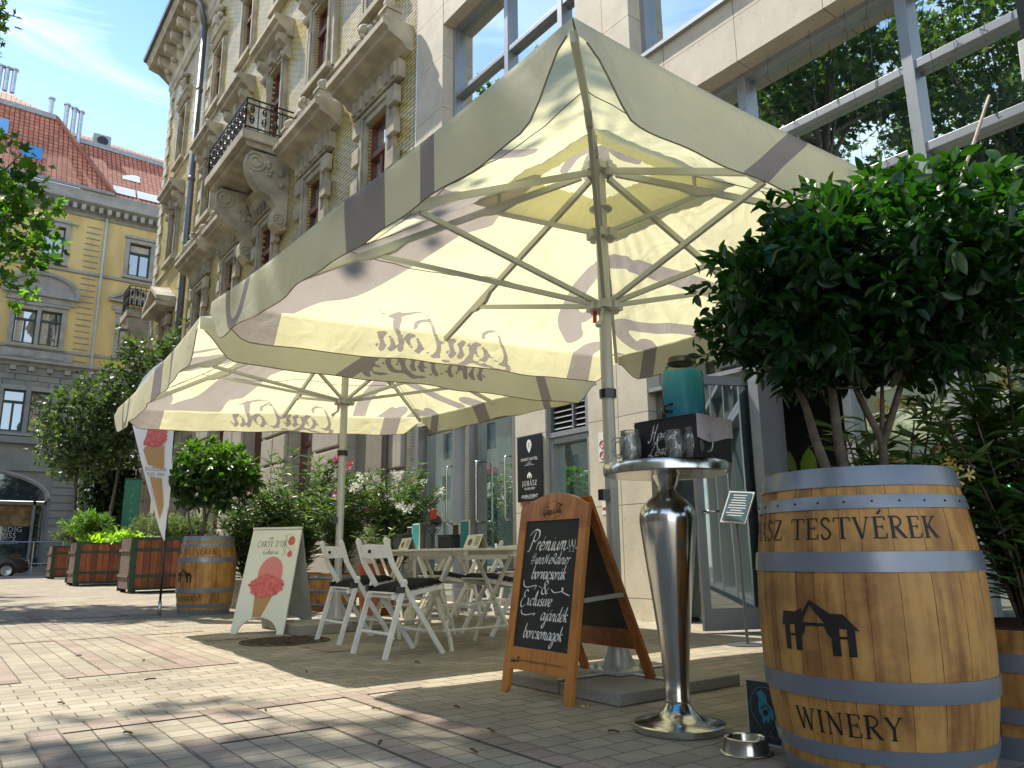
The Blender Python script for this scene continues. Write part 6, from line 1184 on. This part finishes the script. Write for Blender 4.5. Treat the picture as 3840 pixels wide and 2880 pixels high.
for k, (x, y, lb) in enumerate(((3.28, 4.82, 'cream folded menu card with a dessert picture on the nearest slatted table'), (3.36, 6.0, 'cream folded menu card on the second slatted table, left of the other'))):
    t = thing('menu_card', (x, y, .722), lb, 'menu card', rz=-.25); g = MB()
    g.add([(-.05, .17, 0), (-.05, -.17, 0), (-.01, -.17, .10), (-.01, .17, .10)], [(0, 1, 2, 3)]); g.add([(.03, .17, 0), (.03, -.17, 0), (-.009, -.17, .10), (-.009, .17, .10)], [(3, 2, 1, 0)]); g.build('card', M_card, t)
    mm = lambda a, b: (-.052+.4*b, -a, b); g = MB(); 
    for cx, cy, r, sd in ((-.06, .045, .035, 2), (-.05, .055, .022, 4)): put(g, ([(cx+r*1.3*math.cos(q), cy+r*.7*math.sin(q)) for q in np.linspace(0, 2*PI, 14, endpoint=False)], [tuple(range(14))]), mm)
    g.build('printed_dessert', mat('dessert_print', (.42, .2, .12), .6, var=.5, vs=60), t); g = MB()
    for i in range(7): put(g, ([(.04, .02+.01*i), (.14, .02+.01*i), (.14, .024+.01*i), (.04, .024+.01*i)], [(0, 1, 2, 3)]), mm)
    g.build('printed_lines', M_ink, t)
o = MB().lathe([(.001, .10), (.02, .10), (.024, .09), (.026, 0)], 14, cap=True).build('sugar_shaker', M_card, smooth=True, auto=True); o.location = (3.35, 6.36, .722); tag(o, 'small cream sugar shaker left of the left menu card', 'shaker')
for k, (x, y, hb_, lb1, lb2) in enumerate(((4.45, 7.02, .14, 'black box beside the table fan', 'teal framed board right of the table fan'), (4.42, 7.98, .17, 'black box left of the glass doors by the white oleander', 'teal framed board in front of the white oleander'))):
    t = thing('black_box', (x, y, .722), lb1, 'box', rz=-.15); MB().box((-.09, -.16, 0), (.09, .16, hb_)).build('body', M_bbox, t, bevel=.006); MB().box((-.095, -.165, hb_), (.095, .165, hb_+.02)).build('lid', M_bbox, t, bevel=.004)
    t = thing('teal_board', (x-.02, y-.30, .722), lb2, 'board', rz=-.15); MB().box((-.005, -.105, 0), (.005, .105, .30)).build('frame', M_card, t); MB().box((-.009, -.092, .012), (-.006, .092, .288)).build('panel', M_teal, t)
    t = thing('small_board', (x+.12, y+.09, .722), 'small dark framed board behind the '+['box beside the table fan', 'black box near the white oleander'][k], 'board', rz=-.15); MB().box((-.005, -.08, 0), (.005, .08, .28)).build('frame', M_card, t); MB().box((-.009, -.068, .012), (-.006, .068, .268)).build('panel', M_bbox, t)
fan = thing('table_fan', (4.38, 7.30, .722), 'black round table fan with a wire cage and red badge near the glass doors', 'fan', rz=math.radians(200))
g = MB(); g.lathe([(.001, 0), (.10, 0), (.10, .015), (.05, .03), (.018, .05), (.015, .18)], 20); g.build('stand', M_blk, fan, smooth=True)
g = MB()
for r in (.15, .12, .09, .05): g.tube([(.03+.03*(1-r/.15), r*math.cos(q), .30+r*math.sin(q)) for q in np.linspace(0, 2*PI, 24, endpoint=False)], .003, 4, closed=True)
for q in np.linspace(0, 2*PI, 20, endpoint=False): g.tube([(.06, .02*math.cos(q), .30+.02*math.sin(q)), (.045, .1*math.cos(q), .30+.1*math.sin(q)), (.02, .15*math.cos(q), .30+.15*math.sin(q)), (-.03, .12*math.cos(q), .30+.12*math.sin(q))], .0018, 4)
g.build('cage', M_blk, fan)
g = MB()
for k in range(4):
    q0 = k*PI/2; g.grid(lambda u, v: (.02*v-.01, (.02+.1*u)*math.cos(q0+.7*v), .30+(.02+.1*u)*math.sin(q0+.7*v)), 5, 5)
g.build('blade', mat('grey_blade', (.1, .1, .11), .4), fan, smooth=True)
g = MB(); g.tube([(-.03, 0, .30), (-.11, 0, .30)], .05, 14); g.build('motor', M_blk, fan, smooth=True)
g = MB(); g.box((.056, .02, .33), (.064, .11, .43)); g.build('badge', mat('red_badge', (.45, .05, .03), .5), fan)
# ---- jugs on the ground
for k, (x, y) in enumerate(((3.95, 7.0), (4.02, 6.8))):
    o = MB().lathe([(.001, 0), (.05, 0), (.055, .02), (.055, .12), (.03, .15), (.03, .17)], 16).build('white_jug', M_card, smooth=True); o.location = (x, y, 0); tag(o, ['left', 'right'][k]+' white jug on the ground behind the chairs', 'jug', 'white jugs behind the chairs')
# ---- litter: twigs and leaves ----
M_twig = mat('dry_twig', (.11, .05, .025), .8)
tw = None
for k, (px, py) in enumerate(((1.31, 3.62), (.72, 3.50), (1.62, 2.40), (1.85, 2.62), (1.42, 2.72), (2.0, 3.1), (1.1, 4.9), (.95, 6.4), (1.9, 4.6), (2.6, 4.5), (2.2, 2.3), (1.25, 5.8), (1.7, 3.3), (.6, 4.4))):
    g = MB(); a = rnd.uniform(0, 6); L2 = rnd.uniform(.018, .032); g.tube([(-L2*math.cos(a), -L2*math.sin(a), .008), (0, .004, .011), (L2*math.cos(a), L2*math.sin(a), .008)], .004, 5); o = g.build('dry_twig', M_twig); o.location = (px, py, 0)
    tag(o, 'small dry brown twig lying on the pavers', 'twig', 'dry twigs on the pavers')
g = MB()
for k in range(5): q = k*1.26; g.add([(0, 0, .01), (.022*math.cos(q), .022*math.sin(q), .018), (.026*math.cos(q+.5), .026*math.sin(q+.5), .016)], [(0, 1, 2)])
o = g.build('fallen_flower', mat('yellow_petal', (.62, .48, .05), .6)); o.location = (2.42, 2.70, 0); tag(o, 'tiny yellow flower fallen beside the chalkboard foot', 'flower')
# ================= VEGETATION =================
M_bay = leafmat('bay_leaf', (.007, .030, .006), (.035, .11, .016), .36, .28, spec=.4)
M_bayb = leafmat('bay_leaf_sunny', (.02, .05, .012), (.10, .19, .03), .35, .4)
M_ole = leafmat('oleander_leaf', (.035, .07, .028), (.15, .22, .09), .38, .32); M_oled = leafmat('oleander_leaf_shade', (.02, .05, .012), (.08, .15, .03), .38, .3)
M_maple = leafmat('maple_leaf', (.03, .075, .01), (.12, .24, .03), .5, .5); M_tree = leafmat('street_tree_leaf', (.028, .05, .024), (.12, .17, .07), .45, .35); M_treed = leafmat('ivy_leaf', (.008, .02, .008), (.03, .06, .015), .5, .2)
M_plane = leafmat('plane_tree_leaf', (.035, .06, .02), (.11, .16, .05), .5, .45)
M_bark = mat('grey_bark', (.17, .14, .11), .85, var=.3, vs=14, bump=.6, bs=50); M_barkd = mat('brown_bark', (.11, .08, .055), .85, var=.3, vs=14, bump=.6, bs=50)
LV = leafshape(.46, .22, .16, 5); LN = leafshape(.17, .2, .25, 4); LM = mapleleaf(); LS = leafshape(.62, .15, .2, 3)
def cluster_pts(c, rad, n, k, shell=.55, bottom=-.55, jit=.06, updir=.35):
    """n twig tips in a dome-like ellipsoid, k leaves each: positions and directions"""
    d = rng.normal(size=(n*3, 3)); d /= np.linalg.norm(d, axis=1)[:, None]; r = (shell+(1-shell)*rng.random(n*3)**.6)*(1+.14*np.sin(d[:, 0]*5+c[0]*3)*np.cos(d[:, 1]*6+d[:, 2]*4)+.07*rng.normal(size=n*3))
    p = d*r[:, None]; p = p[p[:, 2] > bottom+.1*rng.random(len(p))][:n]; n = len(p)
    pos = p*np.array(rad)+np.array(c); out = p*np.array(rad)/np.linalg.norm(p*np.array(rad), axis=1)[:, None]
    ax = out*.7+np.array([0, 0, updir])+rng.normal(size=out.shape)*.35; ax /= np.linalg.norm(ax, axis=1)[:, None]
    P = np.repeat(pos, k, 0); A = np.repeat(ax, k, 0); j = rng.normal(size=P.shape); D = A*.55+j*.75; D /= np.linalg.norm(D, axis=1)[:, None]
    P = P+A*(rng.random((len(P), 1))-.6)*jit*2+j*jit*.18
    return P, D, pos
def leaves(name, P, D, size, shape, m, parent, root, flat=.6, rv=None):
    sc = size*(.7+.55*rng.random(len(P))); o = cloud(name, shape[0], shape[1], dirmats(D, flat), P, sc, m, parent, org=tuple(root.location), rv=rv); return o
def twigs(mb, base, tips, r0, r1, n=5, mid=.5, lift=.0):
    for t in tips:
        b = Vector(base); t = Vector(t); m1 = b.lerp(t, .35)+Vector((rnd.uniform(-.03, .03), rnd.uniform(-.03, .03), lift)); mb.tube(smooth_pts([tuple(b), tuple(m1), tuple(t)], 4), r0, 5, r1=r1)
def standard_bay(loc, z0, c, rad, n, k, size, m, label, stems, cat='bay tree', seed=0, tw=60):
    t = thing('bay_tree', loc, label, cat); x0, y0, _ = loc
    g = MB()
    for P, r in stems: g.tube(smooth_pts([(x0+a, y0+b, z) for a, b, z in P], 5), r, 8, r1=r*.45)
    P, D, tips = cluster_pts(c, rad, n, k, .3, -.9, .035)
    for i in rng.choice(len(tips), min(tw, len(tips)), replace=False):
        s = stems[rnd.randrange(len(stems))][0][-1]; b = Vector((x0+s[0], y0+s[1], s[2])); tt = Vector(tips[i]); g.tube(smooth_pts([tuple(b), tuple(b.lerp(tt, .5)+Vector((0, 0, -.04))), tuple(tt)], 3), .006 if rad[0] < .9 else .02, 4, r1=.002)
    g.v = [tuple(v) for v in g.v]; g.build('trunk', M_bark, t, smooth=True, world=t)
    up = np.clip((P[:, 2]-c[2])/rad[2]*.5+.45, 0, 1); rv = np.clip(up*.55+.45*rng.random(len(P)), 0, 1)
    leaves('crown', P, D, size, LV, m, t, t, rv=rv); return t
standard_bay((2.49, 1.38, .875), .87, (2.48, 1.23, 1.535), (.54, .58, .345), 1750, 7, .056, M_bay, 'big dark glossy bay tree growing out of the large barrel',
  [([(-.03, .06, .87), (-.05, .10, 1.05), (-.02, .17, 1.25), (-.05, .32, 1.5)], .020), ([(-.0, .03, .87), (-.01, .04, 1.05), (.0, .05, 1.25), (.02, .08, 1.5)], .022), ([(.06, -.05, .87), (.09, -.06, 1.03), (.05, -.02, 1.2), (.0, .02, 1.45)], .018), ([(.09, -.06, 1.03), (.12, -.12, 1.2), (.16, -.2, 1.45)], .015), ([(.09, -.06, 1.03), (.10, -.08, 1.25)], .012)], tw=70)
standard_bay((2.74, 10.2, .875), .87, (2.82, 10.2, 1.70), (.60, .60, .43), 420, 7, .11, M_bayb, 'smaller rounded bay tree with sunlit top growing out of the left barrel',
  [([(0, 0, .87), (.03, 0, 1.1), (.0, 0, 1.5)], .03), ([(-.08, 0, .87), (-.15, .0, 1.1), (-.2, 0, 1.4)], .018), ([(.03, 0, 1.1), (.12, 0, 1.4)], .02)], tw=40)
def flower(n=5):
    vs = [(0, 0, 0)]; fs = []
    for i in range(n):
        a = 2*PI*i/n; b = len(vs); c, s = math.cos(a), math.sin(a)
        for r, w_ in ((.45, -.16), (.5, .16), (1., .26), (1.05, -.18)): vs.append((c*r-s*w_*1.2, s*r+c*w_*1.2, .35*r))
        fs += [(0, b, b+1), (b, b+3, b+2, b+1)]
    return vs, fs
FL = flower()
def oleander(loc, z0, nst, h, spread, label, fm, fcol, nf, leafsize=.11, m=None, root=None, fsize=.028, lean=(0, 0)):
    t = thing('oleander', loc, label, 'oleander'); x0, y0, _ = loc; g = MB(); LP = []; LD = []; FP = []
    for i in range(nst):
        a = rng.random()*2*PI; rr = spread*math.sqrt(rng.random()); hh = h*(.55+.5*rng.random())*(1-.25*(rr/spread)**2); tip = Vector((x0+rr*math.cos(a)+lean[0], y0+rr*math.sin(a)+lean[1], z0+hh)); b = Vector((x0+.04*math.cos(a), y0+.04*math.sin(a), z0))
        pts = smooth_pts([tuple(b), tuple(b.lerp(tip, .4)+Vector((-.1*rr*math.cos(a), -.1*rr*math.sin(a), .1*hh))), tuple(tip)], 8); g.tube(pts, .008, 5, r1=.003)
        k = int(hh/.028); pa = np.array(pts)
        for j in range(k):
            q = .22+.78*j/k; p = pa[min(len(pa)-1, int(q*(len(pa)-1)))]+rng.normal(size=3)*.012; w_ = rng.random()*2*PI; d = np.array([math.cos(w_), math.sin(w_), .25+.9*q*rng.random()]); LP.append(p); LD.append(d)
            if q > .5: LP.append(p+rng.normal(size=3)*.02); LD.append(np.array([math.cos(w_+2), math.sin(w_+2), .5]))
        if i < nf:
            for _ in range(rnd.randint(5, 9)): FP.append(np.array(tip)+rng.normal(size=3)*np.array([.045, .045, .035])+[0, 0, .01])
    g.build('stem', M_barkd, t, smooth=True, world=t); LP = np.array(LP); LD = np.array(LD)
    leaves('foliage', LP, LD, leafsize, LN, m or M_ole, t, t, .5)
    if nf:
        FP = np.array(FP); q = rng.normal(size=FP.shape)*.6+np.array([-.5, -.5, .5]); q /= np.linalg.norm(q, axis=1)[:, None]; x = np.cross(q, rng.normal(size=q.shape)); x /= np.linalg.norm(x, axis=1)[:, None]; y = np.cross(q, x)
        fo = cloud('flowers', FL[0], FL[1], np.stack([x, y, q], 2), FP, fsize*(.7+.6*rng.random(len(FP))), fm, t, org=tuple(t.location))
    return t
def petal(name, a, b): return leafmat(name, a, b, .6, .35, tcol=(1.1, 1.05, 1.0))
M_pink = petal('pink_petal', (.55, .04, .18), (.75, .20, .36)); M_sal = petal('salmon_petal', (.6, .14, .12), (.75, .32, .26)); M_wht = petal('white_petal', (.75, .74, .66), (.8, .8, .75)); M_yelp = petal('yellow_petals', (.70, .52, .10), (.78, .66, .25))
random.seed(3)
oleander((4.15, 10.55, .3), .3, 68, 1.95, .9, 'tall oleander with bright pink flowers between the ice-cream board and parasol pole', M_pink, None, 5, .14, fsize=.05)
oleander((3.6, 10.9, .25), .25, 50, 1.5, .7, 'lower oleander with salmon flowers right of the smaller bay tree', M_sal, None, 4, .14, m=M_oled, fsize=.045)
oleander((4.3, 9.5, .4), .4, 46, 1.4, .6, 'bushy oleander with few salmon buds directly beside the far parasol pole', M_sal, None, 3, .13, fsize=.04)
oleander((4.95, 9.2, .4), .4, 66, 1.6, .72, 'white flowering oleander left of the glass doors', M_wht, None, 15, .13, fsize=.045)
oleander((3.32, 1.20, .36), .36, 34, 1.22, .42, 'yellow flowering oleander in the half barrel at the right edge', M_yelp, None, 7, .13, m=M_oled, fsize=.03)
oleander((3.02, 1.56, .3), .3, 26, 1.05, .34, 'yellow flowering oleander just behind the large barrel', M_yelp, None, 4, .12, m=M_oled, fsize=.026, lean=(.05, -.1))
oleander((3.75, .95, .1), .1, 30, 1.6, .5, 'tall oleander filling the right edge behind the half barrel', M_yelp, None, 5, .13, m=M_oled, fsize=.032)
# pots for them
def pot(loc, r, h, m, label, cat='pot', hoops=False):
    t = thing('half_barrel_pot' if hoops else 'plant_pot', loc, label, cat); g = MB(); g.lathe([(r*.8, 0), (r*.92, h*.5), (r, h), (r*.9, h), (r*.85, h-.05), (.001, h-.06)], 28); g.build('tub', m, t, smooth=True, auto=True)
    if hoops:
        for z in (.12, .5, .85): g = MB(); rr = lambda q: r*(.8+.2*q)+.008; g.lathe([(rr(z)-.004, h*z), (rr(z)+.003, h*z+.002), (rr(z+.09)+.003, h*(z+.09)), (rr(z+.09)-.006, h*(z+.09)+.002)], 28); g.build('hoop', M_hoop, t, smooth=True)
    return t
M_pot = mat('red_brown_glaze', (.22, .06, .03), .3, var=.2, vs=6); M_potg = mat('pale_concrete_pot', (.42, .40, .35), .8, bump=.2)
pot((4.15, 10.5, 0), .33, .45, M_stave, 'oak half barrel tub under the tall pink oleander', 'tub', True); pot((4.25, 9.5, 0), .33, .45, M_stave, 'oak half barrel tub beside the far parasol pole', 'tub', True); pot((4.95, 9.3, 0), .3, .46, M_potg, 'pale round concrete pot under the white oleander'); pot((4.3, 8.4, 0), .24, .58, M_pot, 'red brown glazed pot behind the front chairs'); pot((3.55, 10.9, 0), .28, .36, M_potg, 'pale concrete pot behind the ice-cream board')
pot((3.02, 1.56, 0), .22, .34, M_potg, 'pale pot hidden behind the large barrel'); pot((3.75, .95, 0), .24, .3, M_potg, 'pale pot at the right edge behind the half barrel')
oleander((4.3, 8.4, .55), .55, 12, .5, .3, 'small leafy plant in the red brown glazed pot', M_sal, None, 0, .1)
# broad leaves beside the big trunk
t = thing('canna_plant', (2.66, 1.72, .5), 'plant with broad reddish green leaves behind the left rim of the large barrel', 'plant')
P = np.array([[2.62, 1.70, .90]]*9)+rng.normal(size=(9, 3))*.04; D = rng.normal(size=(9, 3))*.6+[-.3, .4, .5]; leaves('foliage', P, D, .13, LV, leafmat('canna_leaf', (.06, .05, .01), (.07, .12, .03), .4, .4), t, t); g = MB(); g.tube([(2.66, 1.72, .3), (2.62, 1.70, .95)], .01, 6); g.lathe([(.10, 0), (.13, .25), (.12, .25), (.001, .22)], 16, (2.66, 1.72, .06)); g.build('pot', M_pot, t, world=t)
t.location = (2.66, 1.72, .5)
# ---- wooden planter boxes ----
M_slat = wood('red_planter_boards', (.34, .10, .035), (.15, .045, .02), 2, .5, .6); M_grn = mat('dark_green_paint', (.012, .055, .025), .45); M_gry = mat('weathered_board', (.22, .15, .115), .8, var=.3, vs=20)
def planter(x0, y0, x1, y1, h, label):
    t = thing('planter_box', ((x0+x1)/2, (y0+y1)/2, 0), label, 'planter', group='wooden planter boxes with green frames'); a, b = (x1-x0)/2, (y1-y0)/2; f = .045
    for ax in 'xy':
        Ln = a if ax == 'x' else b
        for s in (-1, 1):
            g = MB(); n = int(2*(Ln-.1)/.125); 
            for i in range(n):
                u0 = -Ln+.1+i*2*(Ln-.1)/n+.004; u1 = -Ln+.1+(i+1)*2*(Ln-.1)/n-.004; p = (b if ax == 'x' else a)*s
                if ax == 'x': g.box((u0, min(p, p-s*.025), .08), (u1, max(p, p-s*.025), h-.02))
                else: g.box((min(p, p-s*.025), u0, .08), (max(p, p-s*.025), u1, h-.02))
            g.build('board_panel', M_slat if ax == 'x' else M_gry, t)
    g = MB()
    for sx in (-1, 1):
        for sy in (-1, 1): g.box((sx*a-(.10 if sx > 0 else 0), sy*b-(.03 if sy > 0 else -.0)-.004*(1 if sy < 0 else -1)-.02*0, 0.02), (sx*a+(.10 if sx < 0 else 0), sy*b+(.03 if sy < 0 else 0)+.004, h))
    g.build('corner_post', M_grn, t)
    g = MB()
    for z in (.06, .30, h-.28, h-.06):
        for s in (-1, 1): y = s*(b+.012); g.box((-a+.105, y-.012, z), (a-.105, y+.012, z+.055))
    g.build('green_rail', M_grn, t); g = MB()
    for z in (.30, h-.28):
        for s in (-1, 1): x = s*(a+.012); g.box((x-.012, -b+.03, z), (x+.012, b-.03, z+.055))
    g.build('side_rail', M_gry, t); MB().box((-a+.03, -b+.03, h-.14), (a-.03, b-.03, h-.1)).build('soil', M_soil, t); g = MB()
    for sx in (-1, 1):
        for sy in (-1, 1): g.box((sx*(a-.1)-.05, sy*(b-.1)-.05, 0), (sx*(a-.1)+.05, sy*(b-.1)+.05, .08))
    g.build('foot', M_blk, t); return t
planter(3.2, 16.7, 4.7, 17.8, 1.08, 'nearest wooden planter box with green frame, wispy shrubs in it'); planter(2.98, 22.1, 4.6, 23.2, 1.08, 'middle wooden planter box with lime green trailing leaves'); planter(3.4, 30.5, 4.9, 31.6, 1.1, 'farthest wooden planter box, smallest in the row')
def boxplant(c, rad, n, k, size, shape, m, label, name='shrub'):
    t = thing(name, (c[0], c[1], c[2]), label, 'plant'); P, D, tips = cluster_pts(c, rad, n, k, .1, -.4, .05, .6); leaves('foliage', P, D, size, shape, m, t, t); g = MB(); twigs(g, (c[0], c[1], c[2]-.15), [tuple(q) for q in tips[:14]], .01, .003); g.build('stem', M_barkd, t, world=t)
M_lime = leafmat('lime_leaf', (.25, .36, .03), (.45, .58, .10), .5, .4); M_fern = leafmat('fern_leaf', (.05, .11, .02), (.15, .26, .05), .6, .4); M_wisp = leafmat('wispy_leaf', (.07, .10, .04), (.18, .22, .10), .7, .3)
boxplant((3.95, 17.2, 1.25), (.75, .5, .36), 260, 9, .10, LN, M_wisp, 'wispy green shrub in the nearest planter box'); boxplant((4.5, 17.3, 1.25), (.35, .4, .33), 120, 7, .07, LS, M_wisp, 'small leafy shrub at the right end of the nearest planter box')
boxplant((3.9, 22.5, 1.12), (.78, .55, .17), 130, 4, .22, LS, M_lime, 'lime green trailing plant covering the middle planter box', 'trailing_plant'); boxplant((3.35, 22.8, 1.45), (.6, .4, .42), 170, 10, .16, LN, M_fern, 'feathery fern at the left of the middle planter box', 'fern'); boxplant((4.1, 31, 1.45), (.75, .4, .45), 160, 9, .14, LN, M_wisp, 'grey green shrub in the farthest planter box')
# ---- street trees ----
def street_tree(base, c, rad, n, k, size, shape, m, label, tr=.07, lean=None, kind='street_tree', bark=None, bottom=-.8, twn=30):
    t = thing(kind, (base[0], base[1], 0), label, 'tree'); g = MB(); top = Vector(c)-Vector((0, 0, rad[2]*.35)); b = Vector((base[0], base[1], 0)); g.tube(smooth_pts([tuple(b), tuple(b.lerp(top, .5)+Vector((.06, 0, 0))), tuple(top)], 6), tr, 8, r1=tr*.5)
    P, D, tips = cluster_pts(c, rad, n, k, .25, bottom, size*.9)
    for i in rng.choice(len(tips), min(twn, len(tips)), replace=False):
        s = b.lerp(top, rnd.uniform(.75, 1.)); g.tube(smooth_pts([tuple(s), tuple(s.lerp(Vector(tips[i]), .5)+Vector((0, 0, .1))), tuple(tips[i])], 3), tr*.35, 4, r1=tr*.07)
    g.build('trunk', bark or M_bark, t, smooth=True, world=t); leaves('crown', P, D, size, shape, m, t, t, .8); return t
street_tree((3.35, 26, 0), (3.25, 26, 4.35), (1.15, 1.1, 1.75), 480, 6, .17, LM, M_tree, 'left young street tree with a thin dark trunk behind the planter boxes', .06, bark=M_barkd)
street_tree((4.10, 26.2, 0), (4.5, 26.3, 5.3), (.95, .95, 2.45), 470, 6, .17, LM, M_tree, 'taller young street tree with a pale leaning trunk behind the planter boxes', .06)
street_tree((5.2, 24.6, 0), (5.2, 24.6, 6.2), (.55, .8, 1.5), 260, 6, .17, LM, M_tree, 'slender tree growing against the old brick house', .05)
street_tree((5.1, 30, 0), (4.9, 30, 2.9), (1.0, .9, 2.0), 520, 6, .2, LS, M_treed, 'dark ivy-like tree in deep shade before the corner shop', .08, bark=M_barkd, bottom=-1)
mt = street_tree((-2.4, 15.3, 0), (-.45, 15, 6.3), (1.75, 1.5, 1.45), 330, 6, .21, LM, M_maple, 'maple tree whose bright green branches enter the picture at the left edge', .16, kind='maple_tree')
tw_ = street_tree((-2.6, 18.2, 0), (-.95, 16.5, 10.9), (1.0, .9, 1.1), 200, 6, .22, LM, M_plane, 'taller maple tree whose twig tips show in the upper left corner', .16, kind='maple_tree')
pt = street_tree((-7.5, 6, 0), (-7.5, 6, 11.5), (3.2, 3.2, 4.2), 1500, 8, .22, LM, M_plane, 'big plane tree opposite, seen only as a reflection in the shop glass', .28, kind='plane_tree')
pt['group'] = 'plane trees mirrored in the shop glass'
for k, (x, y, rz, s) in enumerate(((-8, 14.5, 1.1, 1.12), (-7, 24, 2.3, .95), (-12, 19, .6, 1.1), (-13, 1.5, 2.0, 1.0), (-8.5, 26.5, 2.0, 1.5))):
    o = dup(pt, (x, y, 0), rz); o.scale = (s, s, s)

street_tree((-4.2, 9.4, 0), (-3.35, 8.5, 12), (2.9, 2.0, 1.9), 520, 8, .24, LM, M_plane, 'tall plane tree overhead on the left that shades the nearest pavers', .22, kind='plane_tree')
# tiny coloured lamps strung through the right-hand oleander
def lampmat(name, c):
    m, t, b = newmat(name); b.inputs['Base Color'].default_value = rgba(c); b.inputs['Emission Color'].default_value = rgba(c); b.inputs['Emission Strength'].default_value = 3; return m
fx = thing('fairy_lights', (3.3, 1.1, .5), 'string of tiny coloured fairy lights wound through the oleander at the right edge', 'fairy lights')
r4 = random.Random(4); P = [(r4.uniform(3.0, 3.5), r4.uniform(.85, 1.35), .45+.045*i) for i in range(22)]
g = MB(); g.tube(P, .002, 4); g.build('wire', M_wire, fx, world=fx)
for k, (nm, c) in enumerate((('blue', (.1, .15, 1)), ('violet', (.5, .1, 1)), ('green', (.1, 1, .4)), ('white', (1, 1, 1)))):
    g = MB()
    for p in P[k::4]: g.ball(p, .005, 6)
    g.build('lamp', lampmat(nm+'_lamp', c), fx, world=fx)
# ================= CARS, SIGN POST =================
M_cblk = mat('black_car_paint', (.012, .013, .015), .2, .3, var=.02, coat=.6); M_cwht = mat('white_car_paint', (.72, .73, .74), .25, var=.02, coat=.5); M_tyre = mat('tyre_rubber', (.02, .02, .02), .85); M_cgl = glassmat('car_glass', (.02, .02, .025), .3)
def car(loc, rz, paint, label):
    t = thing('parked_car', loc, label, 'car', rz=rz)
    prof = [(-2.15, .28), (-2.2, .55), (-2.12, .82), (-1.95, .92), (-1.55, .98), (-1.0, 1.38), (-.3, 1.47), (.5, 1.42), (1.15, 1.02), (1.9, .86), (2.15, .68), (2.2, .42), (2.1, .26)]
    g = MB(); n = len(prof); ys = [-.86, -.80, .80, .86]; sc = [.93, 1, 1, .93]; vs = []
    for y, s in zip(ys, sc):
        for x, z in prof: vs.append((x*s, y*(1-.22*max(0, z-.95)/.5), .28+(z-.28)*(s if s < 1 else 1)))
    fs = [(j*n+i, j*n+(i+1) % n, (j+1)*n+(i+1) % n, (j+1)*n+i) for j in range(3) for i in range(n)]+[tuple(range(n)), tuple(range(3*n, 4*n))[::-1]]; g.add(vs, fs); g.build('body', paint, t, bevel=.04)
    for s in (-1, 1):
        g = MB(); w_ = [(-1.4, .98), (-.95, 1.32), (-.3, 1.40), (.45, 1.36), (.98, 1.02)]; g.add([(x, s*(.865-.19*max(0, z-.95)/.5), z) for x, z in w_], [tuple(range(5))]); g.build('side_window', M_cgl, t)
        for x in (-1.35, 1.38):
            g = MB(); g.lathe([(.2, -.1), (.32, -.1), (.33, -.05), (.33, .05), (.32, .1), (.2, .1)], 24); g.v = [(x+a, s*.80+c, .33+b) for a, b, c in g.v]; wh_ = g.build('wheel', M_tyre, t, smooth=True); g = MB(); g.lathe([(.001, .06), (.2, .09)], 20); g.v = [(x+a, s*(.80+c), .33+b) for a, b, c in g.v]; g.build('rim', M_flue, wh_)
        g = MB(); g.box((-2.2, s*.72-.1, .62), (-2.08, s*.72+.1, .80)); g.build('tail_light', mat('tail_red', (.25, .01, .02), .2), t); g = MB(); g.box((2.0, s*.66-.12, .60), (2.17, s*.66+.12, .74)); g.build('headlight', M_flue, t)
    g = MB(); g.add([(-1.58, -.62, 1.0), (-1.58, .62, 1.0), (-1.08, .56, 1.37), (-1.08, -.56, 1.37)], [(0, 1, 2, 3)]); g.build('rear_window', M_cgl, t); g = MB(); g.add([(1.18, -.62, 1.04), (1.18, .62, 1.04), (.58, .56, 1.42), (.58, -.56, 1.42)], [(0, 1, 2, 3)]); g.build('windscreen', M_cgl, t)
    for x in (-2.21, 2.2): g = MB(); g.box((x-.01, -.25, .50), (x+.01, .25, .62)); g.build('number_plate', M_white, t)
    return t
car((1.30, 39.0, -.11), 0.0, M_cblk, 'black parked car cut by the left edge with a pale number plate'); car((6.9, 39.6, -.11), 0.0, M_cwht, 'white parked car mostly hidden behind the farthest planter box')
gs = thing('green_sign_post', (4.72, 25.2, 0), 'tall green box sign with small white symbols behind the planter boxes', 'sign', rz=-.35)
g = MB(); g.box((-.22, -.14, .9), (.22, .14, 2.95)); g.build('sign_box', mat('bright_green_sign', (.0, .19, .09), .35), gs, bevel=.01); g = MB(); g.box((-.06, -.06, 0), (.06, .06, .9)); g.build('post', M_grn, gs)
g = MB(); g.box((-.225, -.145, 2.95), (.225, .145, 3.0)); g.build('cap', M_grn, gs)
g = MB()
for k in range(7):
    z = 2.65-.22*k; put(g, strips([[(-.03, z), (.02, z+.09)], [(.02, z+.09), (.03, z+.01)], [(-.02, z+.05), (.04, z+.05)]][:2+k % 2], .02, .8), lambda a, b: (a, -.1425, b))
g.build('lettering', M_whited, gs)
